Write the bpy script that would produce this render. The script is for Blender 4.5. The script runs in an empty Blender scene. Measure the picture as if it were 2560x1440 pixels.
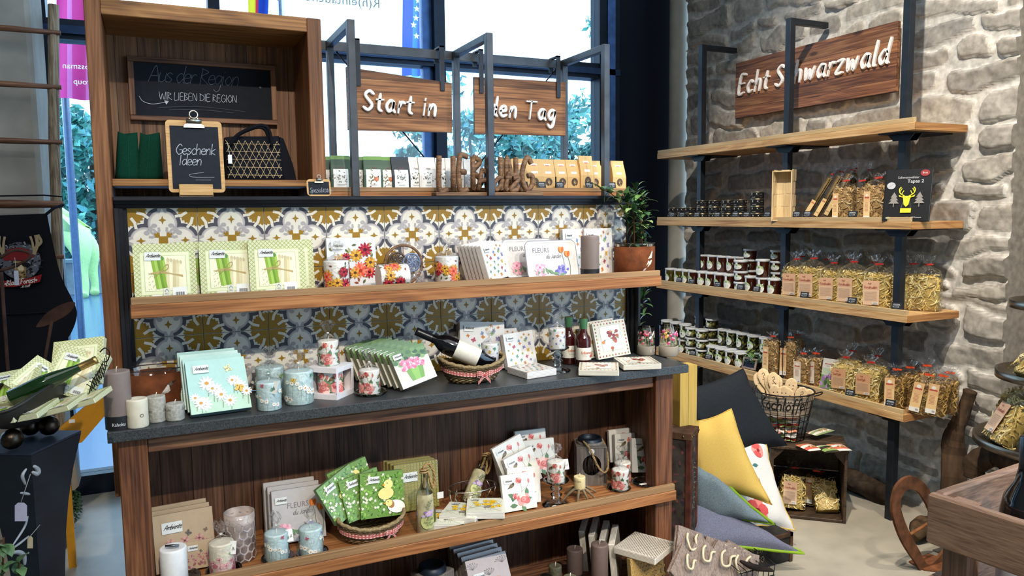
import bpy, math, random
import numpy as np
from mathutils import Vector, Matrix, Euler
random.seed(7)
sc = bpy.context.scene
COL = sc.collection
PI = math.pi

# ------------------------------------------------------------------ camera
FPX, YAW, PITCH, ROLL = 1901.49, .436889, .0986623, -.0120256     # focal length in pixels of a 2560 wide frame
EYE = np.array([.07773, -2.58942, 1.47245])
def cam_axes():
    fw = np.array([math.sin(YAW) * math.cos(PITCH), math.cos(YAW) * math.cos(PITCH), -math.sin(PITCH)])
    r = np.array([math.cos(YAW), -math.sin(YAW), 0.]); up = np.cross(r, fw)
    c, s = math.cos(ROLL), math.sin(ROLL)
    return c * r + s * up, -s * r + c * up, fw
CR, CU, CF = cam_axes()
cd = bpy.data.cameras.new('camera'); cam = bpy.data.objects.new('camera', cd); COL.objects.link(cam)
cd.sensor_fit = 'HORIZONTAL'; cd.sensor_width = 36; cd.lens = FPX / 2560 * 36; cd.clip_start = .02; cd.clip_end = 200
cam.matrix_world = Matrix(((CR[0], CU[0], -CF[0], EYE[0]), (CR[1], CU[1], -CF[1], EYE[1]), (CR[2], CU[2], -CF[2], EYE[2]), (0, 0, 0, 1)))
sc.camera = cam
def at(u, v, X=None, Y=None, Z=None):
    """measured point of the photograph -> the point of the plane X, Y or Z = const it lies on"""
    d = CR * ((u - 1280) / FPX) - CU * ((v - 720) / FPX) + CF
    i, q = (0, X) if X is not None else (1, Y) if Y is not None else (2, Z)
    p = EYE + d * ((q - EYE[i]) / d[i]); p[i] = q
    return Vector(p)

def PJ(p):
    q = np.array([CR, CU, CF]) @ (np.array(p) - EYE); return 1280 + FPX * q[0] / q[2], 720 - FPX * q[1] / q[2]
def onx(u, Y, Z):
    """point at depth Y and height Z seen in column u"""
    v = 700.
    for _ in range(6): p = at(u, v, Y=Y); v = PJ((p.x, Y, Z))[1]
    return Vector((p.x, Y, Z))
def ony(u, X, Z):
    v = 700.
    for _ in range(6): p = at(u, v, X=X); v = PJ((X, p.y, Z))[1]
    return Vector((X, p.y, Z))

# ------------------------------------------------------------------ view, sky, lights
vs = sc.view_settings; vs.view_transform = 'Standard'; vs.look = 'None'; vs.gamma = 1; vs.use_curve_mapping = False; vs.exposure = -.28
sc.cycles.max_bounces = 10; sc.cycles.transparent_max_bounces = 40; sc.cycles.diffuse_bounces = 3; sc.cycles.glossy_bounces = 3
sc.cycles.transmission_bounces = 6; sc.cycles.caustics_reflective = False; sc.cycles.caustics_refractive = False
sc.cycles.sample_clamp_indirect = 4
w = bpy.data.worlds.new('sky'); sc.world = w; w.use_nodes = True
nt = w.node_tree; nd = nt.nodes; nd.clear(); ln = nt.links.new
tc = nd.new('ShaderNodeTexCoord'); sx = nd.new('ShaderNodeSeparateXYZ'); ln(tc.outputs['Generated'], sx.inputs[0])
no = nd.new('ShaderNodeTexNoise'); no.inputs['Scale'].default_value = 3.2; no.inputs['Detail'].default_value = 6
mp = nd.new('ShaderNodeMapping'); mp.inputs['Scale'].default_value = (1, 1, 2.4); ln(tc.outputs['Generated'], mp.inputs[0]); ln(mp.outputs[0], no.inputs['Vector'])
cr = nd.new('ShaderNodeValToRGB'); cr.color_ramp.elements[0].position = .34; cr.color_ramp.elements[1].position = .56
cr.color_ramp.elements[0].color = (.17, .4, .7, 1); cr.color_ramp.elements[1].color = (.62, .82, 1, 1); ln(no.outputs[0], cr.inputs[0])
bg = nd.new('ShaderNodeBackground'); bg.inputs[1].default_value = 5.5; ln(cr.outputs[0], bg.inputs[0])
wo = nd.new('ShaderNodeOutputWorld'); ln(bg.outputs[0], wo.inputs[0])
def spot(name, loc, aim, watts, deg, col, blend=.35, size=.05):
    l = bpy.data.lights.new(name, 'SPOT'); l.energy = watts; l.color = col; l.spot_size = math.radians(deg); l.spot_blend = blend; l.shadow_soft_size = size
    o = bpy.data.objects.new(name, l); COL.objects.link(o); o.location = loc
    o.rotation_euler = (Vector(aim) - Vector(loc)).to_track_quat('-Z', 'Y').to_euler(); return o
WARM = (1, .915, .79)
spot('ceiling_spot', (.35, -5.5, 5.0), (.85, 0, 1.05), 1200, 24, WARM, .5)
spot('ceiling_spot', (1.9, -5.6, 5.0), (1.6, 0, .9), 700, 24, WARM, .5)
spot('ceiling_spot', (.4, -1.8, 5.0), (3.3, .0, 1.35), 1350, 40, WARM, .6, .05)
spot('ceiling_spot', (2.2, -2.4, 5.0), (2.7, -.4, .4), 520, 46, WARM, .6, .06)
spot('ceiling_spot', (-2.0, -5.5, 5.0), (-.6, -.2, .9), 260, 34, WARM, .6)
def area(name, loc, size, watts, col):
    l = bpy.data.lights.new(name, 'AREA'); l.shape = 'RECTANGLE'; l.size, l.size_y = size; l.energy = watts; l.color = col
    o = bpy.data.objects.new(name, l); COL.objects.link(o); o.location = loc; return o
spot('ceiling_spot', (.4, -4.0, 5.0), (1.7, -1.7, .9), 900, 22, WARM, .6)
area('ambient_fill_light', (.5, -3.4, 5.3), (5, 4), 150, (.93, .96, 1))  # added unseen area lamp, cool fill that lifts the ambient level of the hall

# ------------------------------------------------------------------ colours and materials
def C(h):
    if not isinstance(h, str): return h
    h = h.lstrip('#'); f = lambda x: x / 12.92 if x <= .04045 else ((x + .055) / 1.055) ** 2.4
    return tuple(f(int(h[i:i + 2], 16) / 255) for i in (0, 2, 4))
def mixc(a, b, t):
    a, b = C(a), C(b); return tuple(x + (y - x) * t for x, y in zip(a, b))
MATS = {}
def newmat(name):
    m = bpy.data.materials.new(name); m.use_nodes = True; MATS[name] = m
    t = m.node_tree; b = t.nodes['Principled BSDF']; return m, t, t.nodes.new, t.links.new, b
def ramp(new, stops):
    r = new('ShaderNodeValToRGB'); e = r.color_ramp.elements
    while len(e) < len(stops): e.new(.5)
    for k, (p, c) in enumerate(stops): e[k].position = p; e[k].color = (*C(c), 1)
    return r
def attr_mat(name, rough=.6, metal=0, spec=.5, noise=60, amt=.12, bump=.0, coat=0, sss=0, stretch=(1, 1, 1), trans=0, ior=1.45, alpha=1):
    """base colour from the part's own colours, broken up by a fine procedural noise"""
    m, t, new, ln, b = newmat(name)
    a = new('ShaderNodeAttribute'); a.attribute_name = 'Col'
    tc = new('ShaderNodeTexCoord'); mp = new('ShaderNodeMapping'); mp.inputs['Scale'].default_value = stretch
    n = new('ShaderNodeTexNoise'); n.inputs['Scale'].default_value = noise; n.inputs['Detail'].default_value = 4
    ln(tc.outputs['Object'], mp.inputs[0]); ln(mp.outputs[0], n.inputs['Vector'])
    r = new('ShaderNodeMapRange'); r.inputs[1].default_value = .3; r.inputs[2].default_value = .7; r.inputs[3].default_value = 1 - amt; r.inputs[4].default_value = 1 + amt * .6
    ln(n.outputs[0], r.inputs[0])
    v = new('ShaderNodeVectorMath'); v.operation = 'SCALE'; ln(a.outputs['Color'], v.inputs[0]); ln(r.outputs[0], v.inputs['Scale'])
    ln(v.outputs[0], b.inputs['Base Color'])
    b.inputs['Roughness'].default_value = rough; b.inputs['Metallic'].default_value = metal; b.inputs['Specular IOR Level'].default_value = spec
    b.inputs['Coat Weight'].default_value = coat; b.inputs['Coat Roughness'].default_value = .08; b.inputs['Transmission Weight'].default_value = trans; b.inputs['IOR'].default_value = ior
    if sss: b.inputs['Subsurface Weight'].default_value = sss; b.inputs['Subsurface Radius'].default_value = (.01, .006, .004)
    if bump:
        p = new('ShaderNodeBump'); p.inputs['Strength'].default_value = bump; p.inputs['Distance'].default_value = .004; ln(n.outputs[0], p.inputs['Height']); ln(p.outputs[0], b.inputs['Normal'])
    return m
attr_mat('paper', .55, noise=90, amt=.06)
attr_mat('wrapped', .22, spec=.6, noise=40, amt=.06, bump=.12)
attr_mat('matt', .85, noise=50, amt=.12, spec=.25)
attr_mat('fabric', .95, noise=420, amt=.45, bump=.5, spec=.12)
attr_mat('cotton', .9, noise=260, amt=.08, bump=.1, spec=.2)
attr_mat('wax', .5, noise=45, amt=.07, sss=.25, spec=.35)
attr_mat('rustic_wax', .7, noise=120, amt=.3, bump=.5, spec=.25)
attr_mat('metal', .32, metal=1, noise=30, amt=.12)
attr_mat('lacquer', .3, noise=30, amt=.1, spec=.5)
attr_mat('steel_dark', .42, metal=.55, noise=14, amt=.3, spec=.5)
attr_mat('rust', .85, noise=22, amt=.55, bump=.3, spec=.2)
attr_mat('wicker', .8, noise=160, amt=.45, bump=.6, spec=.25)
attr_mat('leaf', .42, noise=40, amt=.3, spec=.45)
attr_mat('bark', .9, noise=26, amt=.6, bump=1, spec=.15, stretch=(1, 1, .25))
attr_mat('pasta', .5, noise=70, amt=.22, sss=.12, spec=.4)
attr_mat('concrete', .75, noise=9, amt=.14, bump=.08, spec=.3)
attr_mat('floor_concrete', .36, noise=9, amt=.14, bump=.06, spec=.55)
attr_mat('stone', .9, noise=34, amt=.3, bump=.55, spec=.2)
attr_mat('tile', .4, noise=30, amt=.05, spec=.4)
attr_mat('granite', .38, noise=330, amt=.75, spec=.5)
attr_mat('liquid', .06, noise=8, amt=.2, coat=.6)
attr_mat('jarlight', .12, noise=26, amt=.45, coat=.6)
attr_mat('grass', .85, noise=4, amt=.25, spec=.2)
def film(name, tint, gloss, rough, bump, sc_=45, edge=1.25, base=.02):
    """thin clear film: see-through, with sheen and crinkle"""
    m, t, new, ln, b = newmat(name); out = t.nodes['Material Output']; t.nodes.remove(b)
    tr = new('ShaderNodeBsdfTransparent'); tr.inputs[0].default_value = (*tint, 1)
    gl = new('ShaderNodeBsdfGlossy'); gl.inputs['Roughness'].default_value = rough; gl.inputs['Color'].default_value = (1, 1, 1, 1)
    tc = new('ShaderNodeTexCoord'); n = new('ShaderNodeTexNoise'); n.inputs['Scale'].default_value = sc_; n.inputs['Detail'].default_value = 2; n.inputs['Distortion'].default_value = 1.2
    ln(tc.outputs['Object'], n.inputs['Vector'])
    p = new('ShaderNodeBump'); p.inputs['Strength'].default_value = bump; p.inputs['Distance'].default_value = .01; ln(n.outputs[0], p.inputs['Height']); ln(p.outputs[0], gl.inputs['Normal'])
    f = new('ShaderNodeFresnel'); f.inputs[0].default_value = edge; ln(p.outputs[0], f.inputs['Normal'])
    q = new('ShaderNodeMath'); q.operation = 'MULTIPLY_ADD'; ln(f.outputs[0], q.inputs[0]); q.inputs[1].default_value = gloss; q.inputs[2].default_value = base; q.use_clamp = True
    mx = new('ShaderNodeMixShader'); ln(q.outputs[0], mx.inputs[0]); ln(tr.outputs[0], mx.inputs[1]); ln(gl.outputs[0], mx.inputs[2]); ln(mx.outputs[0], out.inputs[0]); return m
film('cellophane', (.985, .985, .985), .42, .2, 1., 60, 1.35, .012)
film('clear_glass', (.95, .96, .95), 1.0, .03, .0, 5, 1.45, .015)
film('window_glass', (.93, .98, 1), .9, .0, .0, 5, 1.4, .0)
film('tinted_plastic', (.92, .95, .92), .9, .12, .1, 20, 1.4, .02)
film('cut_glass', (.96, .97, .96), 1.0, .03, .0, 5, 1.5, .012)
def wood(name, dark, mid, light, axis='X', sc_=1., rough=.55, plank=None, gap=.012, knots=.0, contrast=1.):
    m, t, new, ln, b = newmat(name)
    tc = new('ShaderNodeTexCoord'); src = tc.outputs['Object']; ai = 'XYZ'.index(axis)
    vec = src; pl = None
    if plank:
        pa, pw = plank
        sp = new('ShaderNodeSeparateXYZ'); ln(src, sp.inputs[0])
        dv = new('ShaderNodeMath'); dv.operation = 'DIVIDE'; ln(sp.outputs['XYZ'.index(pa)], dv.inputs[0]); dv.inputs[1].default_value = pw
        fl = new('ShaderNodeMath'); fl.operation = 'FLOOR'; ln(dv.outputs[0], fl.inputs[0])
        fr = new('ShaderNodeMath'); fr.operation = 'FRACT'; ln(dv.outputs[0], fr.inputs[0])
        wn = new('ShaderNodeTexWhiteNoise'); wn.noise_dimensions = '1D'; ln(fl.outputs[0], wn.inputs['W'])
        ad = new('ShaderNodeVectorMath'); ad.operation = 'MULTIPLY_ADD'; ln(wn.outputs['Color'], ad.inputs[0]); ad.inputs[1].default_value = (3, 3, 3); ln(src, ad.inputs[2]); vec = ad.outputs[0]
        gp = new('ShaderNodeMath'); gp.operation = 'COMPARE'; ln(fr.outputs[0], gp.inputs[0]); gp.inputs[1].default_value = 0; gp.inputs[2].default_value = gap / pw * .5; pl = (wn, gp)
    mp = new('ShaderNodeMapping'); s = [9 * sc_] * 3; s[ai] = .75 * sc_; mp.inputs['Scale'].default_value = s; ln(vec, mp.inputs[0])
    n1 = new('ShaderNodeTexNoise'); n1.inputs['Scale'].default_value = 1.5; n1.inputs['Detail'].default_value = 3; n1.inputs['Distortion'].default_value = .9; ln(mp.outputs[0], n1.inputs['Vector'])
    rg = new('ShaderNodeMath'); rg.operation = 'MULTIPLY'; ln(n1.outputs[0], rg.inputs[0]); rg.inputs[1].default_value = 11
    rf = new('ShaderNodeMath'); rf.operation = 'PINGPONG'; ln(rg.outputs[0], rf.inputs[0]); rf.inputs[1].default_value = 1
    mf = new('ShaderNodeMapping'); s2 = [150 * sc_] * 3; s2[ai] = 4 * sc_; mf.inputs['Scale'].default_value = s2; ln(vec, mf.inputs[0])
    n2 = new('ShaderNodeTexNoise'); n2.inputs['Scale'].default_value = 1; n2.inputs['Detail'].default_value = 4; ln(mf.outputs[0], n2.inputs['Vector'])
    mb = new('ShaderNodeMapping'); s3 = [5 * sc_] * 3; s3[ai] = 1.1 * sc_; mb.inputs['Scale'].default_value = s3; ln(vec, mb.inputs[0])
    n3 = new('ShaderNodeTexNoise'); n3.inputs['Scale'].default_value = 1.3; n3.inputs['Detail'].default_value = 3; ln(mb.outputs[0], n3.inputs['Vector'])
    a1 = new('ShaderNodeMath'); a1.operation = 'MULTIPLY_ADD'; ln(rf.outputs[0], a1.inputs[0]); a1.inputs[1].default_value = .27 * contrast; ln(n2.outputs[0], a1.inputs[2])
    a2 = new('ShaderNodeMath'); a2.operation = 'MULTIPLY_ADD'; ln(n3.outputs[0], a2.inputs[0]); a2.inputs[1].default_value = .55; ln(a1.outputs[0], a2.inputs[2])
    r = ramp(new, [(.55, dark), (.86, mid), (1.14 if False else 1, light)]); mr = new('ShaderNodeMapRange'); mr.inputs[1].default_value = .35; mr.inputs[2].default_value = 1.45; ln(a2.outputs[0], mr.inputs[0])
    r.color_ramp.elements[0].position = .18; r.color_ramp.elements[1].position = .5; r.color_ramp.elements[2].position = .82
    ln(mr.outputs[0], r.inputs[0]); col = r.outputs[0]
    if knots:
        mk = new('ShaderNodeMapping'); s4 = [7.] * 3; s4[ai] = 2.6; mk.inputs['Scale'].default_value = s4; ln(vec, mk.inputs[0])
        vo = new('ShaderNodeTexVoronoi'); vo.inputs['Scale'].default_value = 1; ln(mk.outputs[0], vo.inputs['Vector'])
        kr = new('ShaderNodeMapRange'); kr.inputs[1].default_value = .05; kr.inputs[2].default_value = knots; kr.inputs[3].default_value = .3; kr.inputs[4].default_value = 1; ln(vo.outputs['Distance'], kr.inputs[0])
        ml = new('ShaderNodeVectorMath'); ml.operation = 'SCALE'; ln(col, ml.inputs[0]); ln(kr.outputs[0], ml.inputs['Scale']); col = ml.outputs[0]
    if pl:
        wv = new('ShaderNodeMapRange'); wv.inputs[3].default_value = .72; wv.inputs[4].default_value = 1.2; ln(pl[0].outputs['Value'], wv.inputs[0])
        m1 = new('ShaderNodeVectorMath'); m1.operation = 'SCALE'; ln(col, m1.inputs[0]); ln(wv.outputs[0], m1.inputs['Scale'])
        iv = new('ShaderNodeMath'); iv.operation = 'MULTIPLY_ADD'; ln(pl[1].outputs[0], iv.inputs[0]); iv.inputs[1].default_value = -.85; iv.inputs[2].default_value = 1
        m2 = new('ShaderNodeVectorMath'); m2.operation = 'SCALE'; ln(m1.outputs[0], m2.inputs[0]); ln(iv.outputs[0], m2.inputs['Scale']); col = m2.outputs[0]
    ln(col, b.inputs['Base Color']); b.inputs['Roughness'].default_value = rough; b.inputs['Specular IOR Level'].default_value = .35
    p = new('ShaderNodeBump'); p.inputs['Strength'].default_value = .35; p.inputs['Distance'].default_value = .002; ln(a1.outputs[0], p.inputs['Height']); ln(p.outputs[0], b.inputs['Normal'])
    return m
OLD = ('#332017', '#6b4733', '#926a4c')
wood('old_wood_x', *OLD, 'X'); wood('old_wood_z', *OLD, 'Z', knots=.16); wood('old_wood_y', *OLD, 'Y')
wood('beam_x', '#4a301c', '#85592f', '#ab7c4a', 'X', knots=.13); wood('beam_z', '#3f2818', '#734829', '#976740', 'Z', knots=.13)
wood('plank_wall', '#2c1a12', '#553828', '#76523c', 'Z', plank=('X', .092), gap=.006, knots=.17)
wood('niche_planks', '#442c1e', '#7d573b', '#9b7350', 'Z', plank=('X', .068), gap=.004)
wood('dark_post', '#2c1810', '#613a24', '#875736', 'Z', sc_=1.2)
wood('shelf_face', '#553018', '#925d34', '#b17c4c', 'X'); wood('shelf_lip', '#7d5d3c', '#967450', '#a6845c', 'X', contrast=.25, rough=.6)
wood('oak_face', '#7a5230', '#b98f5c', '#d3ae7c', 'Y'); wood('oak_lip', '#a3855c', '#bfa173', '#cdb184', 'Y', contrast=.25)
wood('oak_end', '#6e4526', '#a5713f', '#c3915b', 'X')
wood('sign_x', '#3f2618', '#8a5b38', '#b07f52', 'X', plank=('Z', .047), gap=.003, knots=.1)
wood('sign_y', '#33201a', '#7d5036', '#a87a52', 'Y', plank=('Z', .062), gap=.004, knots=.1)
wood('mango', '#3d281b', '#75553c', '#9a7857', 'X', sc_=2.2); wood('spoon_wood', '#cfae80', '#dcc096', '#e8d2ad', 'X', sc_=2, contrast=.4); wood('light_oak', '#a97f4c', '#c49a63', '#d6b07c', 'X', sc_=2, contrast=.5)
wood('driftwood', '#4a3f33', '#8a7a64', '#a99a80', 'Z', sc_=1.6); wood('grey_wood', '#4b4540', '#6f6862', '#8d857c', 'Z', sc_=2, contrast=.5)
wood('crate_dark', '#1d150f', '#3c2d20', '#58432f', 'X', sc_=2); wood('tray_wood', '#6f5431', '#a58250', '#c2a272', 'X', sc_=2.4, contrast=.6)
[wood('crate_front' + q, '#5a4334', '#8a6b56', '#a08068', q.upper(), sc_=1.6, contrast=.4) for q in 'xyz']; wood('chip', '#c4a878', '#dcc499', '#ecdab4', 'Z', sc_=2.5, contrast=.35)
wood('pale_box', '#a3853c', '#b99b50', '#c8ad63', 'Z', sc_=1, contrast=.2); wood('washed', '#5a4b43', '#8a776b', '#a39184', 'Z', sc_=2.4, contrast=.7)

# ------------------------------------------------------------------ mesh gathering
ORG = {}
class G:
    def __init__(s, mat='paper', col='#ffffff'):
        s.v = []; s.f = []; s.c = []; s.m = []; s.s = []; s.mats = []; s.mat = mat; s.col = col; s.X = None
    def av(s, pts):
        i = len(s.v)
        if s.X is not None: pts = [s.X @ Vector(p) for p in pts]
        s.v.extend([tuple(p) for p in pts]); return i
    def face(s, idx, mat=None, col=None, smooth=False):
        mat = mat or s.mat
        if mat not in s.mats: s.mats.append(mat)
        s.f.append(tuple(idx)); s.m.append(s.mats.index(mat)); s.c.append(C(col if col is not None else s.col)); s.s.append(smooth)
    def box(s, x0, y0, z0, x1, y1, z1, mat=None, col=None, c=.0):
        if c <= 0:
            i = s.av([(x, y, z) for z in (z0, z1) for y in (y0, y1) for x in (x0, x1)])
            for q in ((0, 2, 3, 1), (4, 5, 7, 6), (0, 1, 5, 4), (2, 6, 7, 3), (0, 4, 6, 2), (1, 3, 7, 5)): s.face([i + k for k in q], mat, col)
            return
        P = {}; lo = (x0, y0, z0); hi = (x1, y1, z1); pts = []
        for k in range(8):
            b = [(k >> a) & 1 for a in range(3)]
            for a in range(3):
                P[k, a] = len(pts)
                pts.append([(hi[d] if b[d] else lo[d]) if d == a else (hi[d] - c if b[d] else lo[d] + c) for d in range(3)])
        i = s.av(pts)
        for a in range(3):
            d, e = (a + 1) % 3, (a + 2) % 3
            for sg in (0, 1):
                q = [sg << a | p << d | r << e for p, r in ((0, 0), (1, 0), (1, 1), (0, 1))]
                if not sg: q.reverse()
                s.face([i + P[k, a] for k in q], mat, col)
        for a in range(3):
            d, e = (a + 1) % 3, (a + 2) % 3
            for p in (0, 1):
                for r in (0, 1):
                    k0 = p << d | r << e; k1 = k0 | 1 << a
                    q = [P[k0, d], P[k1, d], P[k1, e], P[k0, e]]
                    if p == r: q.reverse()
                    s.face([i + z for z in q], mat, col)
        for k in range(8):
            q = [P[k, 0], P[k, 1], P[k, 2]]
            if bin(k).count('1') % 2 == 0: q.reverse()
            s.face([i + z for z in q], mat, col)
    def loft(s, rings, closed=True, cap0=False, cap1=False, mat=None, col=None, smooth=True, cols=None):
        n = len(rings[0]); i0 = [s.av(r) for r in rings]
        for k in range(len(rings) - 1):
            cc = cols[k] if cols else col
            for j in range(n if closed else n - 1):
                j2 = (j + 1) % n
                s.face((i0[k] + j, i0[k] + j2, i0[k + 1] + j2, i0[k + 1] + j), mat, cc, smooth)
        if cap0: s.face([i0[0] + j for j in range(n - 1, -1, -1)], mat, cols[0] if cols else col)
        if cap1: s.face([i0[-1] + j for j in range(n)], mat, cols[-1] if cols else col)
    def lathe(s, prof, n=24, o=(0, 0, 0), mat=None, col=None, smooth=True, cap0=False, cap1=False, cols=None, sx=1, sy=1):
        s.loft([[(o[0] + r * sx * math.cos(2 * PI * j / n), o[1] + r * sy * math.sin(2 * PI * j / n), o[2] + z) for j in range(n)] for r, z in prof], True, cap0, cap1, mat, col, smooth, cols)
    def tube(s, pts, r, n=8, mat=None, col=None, cap=True, close=False):
        pts = [Vector(p) for p in pts]; m = len(pts); rr = r if isinstance(r, (list, tuple)) else [r] * m; rings = []; prev = None
        for k in range(m):
            a = pts[k - 1] if (k or close) else pts[0]; b = pts[(k + 1) % m] if (k < m - 1 or close) else pts[-1]
            d = (b - a); d = d.normalized() if d.length > 1e-9 else Vector((0, 0, 1))
            if prev is None: prev = d.cross(Vector((0, 0, 1)) if abs(d.z) < .9 else Vector((1, 0, 0))).normalized()
            u = (prev - d * prev.dot(d)).normalized(); prev = u; w_ = d.cross(u)
            rings.append([pts[k] + (u * math.cos(2 * PI * j / n) + w_ * math.sin(2 * PI * j / n)) * rr[k] for j in range(n)])
        if close: rings.append(rings[0])
        s.loft(rings, True, cap and not close, cap and not close, mat, col)
    def bar(s, a, b, wx, wy=None, mat=None, col=None, up=(0, 0, 1)):
        a, b = Vector(a), Vector(b); d = (b - a).normalized(); wy = wy or wx; up = Vector(up)
        if abs(d.dot(up)) > .95: up = Vector((0, 1, 0))
        u = d.cross(up).normalized() * wx / 2; v = u.cross(d).normalized() * wy / 2
        i = s.av([a - u - v, a + u - v, a + u + v, a - u + v, b - u - v, b + u - v, b + u + v, b - u + v])
        for q in ((0, 3, 2, 1), (4, 5, 6, 7), (0, 1, 5, 4), (1, 2, 6, 5), (2, 3, 7, 6), (3, 0, 4, 7)): s.face([i + k for k in q], mat, col)
    def prism(s, pts, O, U, V, N, mat=None, col=None, side=None):
        """outline pts in the plane O,U,V extruded by N"""
        O, U, V, N = map(Vector, (O, U, V, N)); n = len(pts)
        i = s.av([O + U * a + V * b for a, b in pts]); j = s.av([O + U * a + V * b + N for a, b in pts])
        s.face([i + k for k in range(n - 1, -1, -1)], mat, col); s.face([j + k for k in range(n)], mat, col)
        for k in range(n): s.face((i + k, i + (k + 1) % n, j + (k + 1) % n, j + k), mat, side or col)
    def ball(s, c, r, n=12, mat=None, col=None, sx=1, sy=1, sz=1):
        s.loft([[(c[0] + r * sx * math.sin(PI * (k + .02) / (n // 2 + .04)) * math.cos(2 * PI * j / n), c[1] + r * sy * math.sin(PI * (k + .02) / (n // 2 + .04)) * math.sin(2 * PI * j / n), c[2] - r * sz * math.cos(PI * (k + .02) / (n // 2 + .04))) for j in range(n)] for k in range(n // 2 + 1)], True, True, True, mat, col)
    def art(s, art, F, mat=None, h0=.0003, dh=.00012):
        for k_, (pts, col, lv, fan) in enumerate(art.s):
            h = h0 + dh * lv + 9e-6 * k_
            if fan:
                cx = sum(p[0] for p in pts) / len(pts); cy = sum(p[1] for p in pts) / len(pts)
                i = s.av([F(cx, cy, h)] + [F(a, b, h) for a, b in pts]); n = len(pts)
                for k in range(n): s.face((i, i + 1 + k, i + 1 + (k + 1) % n), mat, col)
            else:
                i = s.av([F(a, b, h) for a, b in pts]); s.face(range(i, i + len(pts)), mat, col)
    def obj(s, name, parent=None, label=None, cat=None, group=None, kind=None, base=None):
        v = np.array(s.v, dtype=float).reshape(-1, 3)
        if parent is not None: org = np.array(ORG[parent.name])
        elif base is not None: org = np.array(base, float)
        else: org = np.array([(v[:, 0].min() + v[:, 0].max()) / 2, (v[:, 1].min() + v[:, 1].max()) / 2, v[:, 2].min()])
        me = bpy.data.meshes.new(name); me.from_pydata((v - org).tolist(), [], s.f)
        for m_ in s.mats: me.materials.append(MATS[m_])
        me.polygons.foreach_set('material_index', np.array(s.m, dtype=np.int32)); me.polygons.foreach_set('use_smooth', np.array(s.s, dtype=bool))
        ca = me.color_attributes.new('Col', 'FLOAT_COLOR', 'CORNER')
        lens = np.array([len(f) for f in s.f]); c = np.repeat(np.array(s.c, dtype=np.float32).reshape(-1, 3), lens, axis=0)
        ca.data.foreach_set('color', np.concatenate([c, np.ones((len(c), 1), np.float32)], 1).ravel())
        me.update()
        o = bpy.data.objects.new(name, me); COL.objects.link(o)
        if parent is not None: o.parent = parent
        else: o.location = org
        ORG[o.name] = tuple(org); tag(o, label, cat, group, kind); return o
def tag(o, label=None, cat=None, group=None, kind=None):
    if label: o['label'] = label
    if cat: o['category'] = cat
    if group: o['group'] = group
    if kind: o['kind'] = kind
    return o
def E(name, loc=(0, 0, 0), label=None, cat=None, group=None):
    o = bpy.data.objects.new(name, None); COL.objects.link(o); o.location = loc; o.empty_display_size = .02; ORG[o.name] = tuple(loc); return tag(o, label, cat, group)
KIDS = {}
def kids(o): return [c for c in o.children]
def dup(o, loc=None, rot=None, label=None, group=None, scale=None, parent=None):
    c = o.copy(); COL.objects.link(c)
    if parent is not None: c.parent = parent
    for ch in list(o.children): dup(ch, parent=c)
    return put(c, loc, rot, label, group, scale)
def put(c, loc=None, rot=None, label=None, group=None, scale=None):
    if loc is not None: c.location = loc
    if rot is not None: c.rotation_euler = rot
    if scale is not None: c.scale = scale if isinstance(scale, (tuple, list)) else (scale,) * 3
    if label: c['label'] = label
    if group: c['group'] = group
    return c
class Proto:
    """first use places the thing itself, later uses copy it with all its parts"""
    all = []
    def __init__(s, root): s.r = root; s.n = 0; Proto.all.append(s)
    def put(s, loc, rot=(0, 0, 0), label=None, group=None, scale=None, cat=None):
        s.n += 1
        o = put(s.r, loc, rot, label, group, scale) if s.n == 1 else dup(s.r, loc, rot, label, group, scale)
        if cat: o['category'] = cat
        return o
NTH = ['first', 'second', 'third', 'fourth', 'fifth', 'sixth', 'seventh', 'eighth', 'ninth', 'tenth', 'eleventh', 'twelfth']

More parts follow.
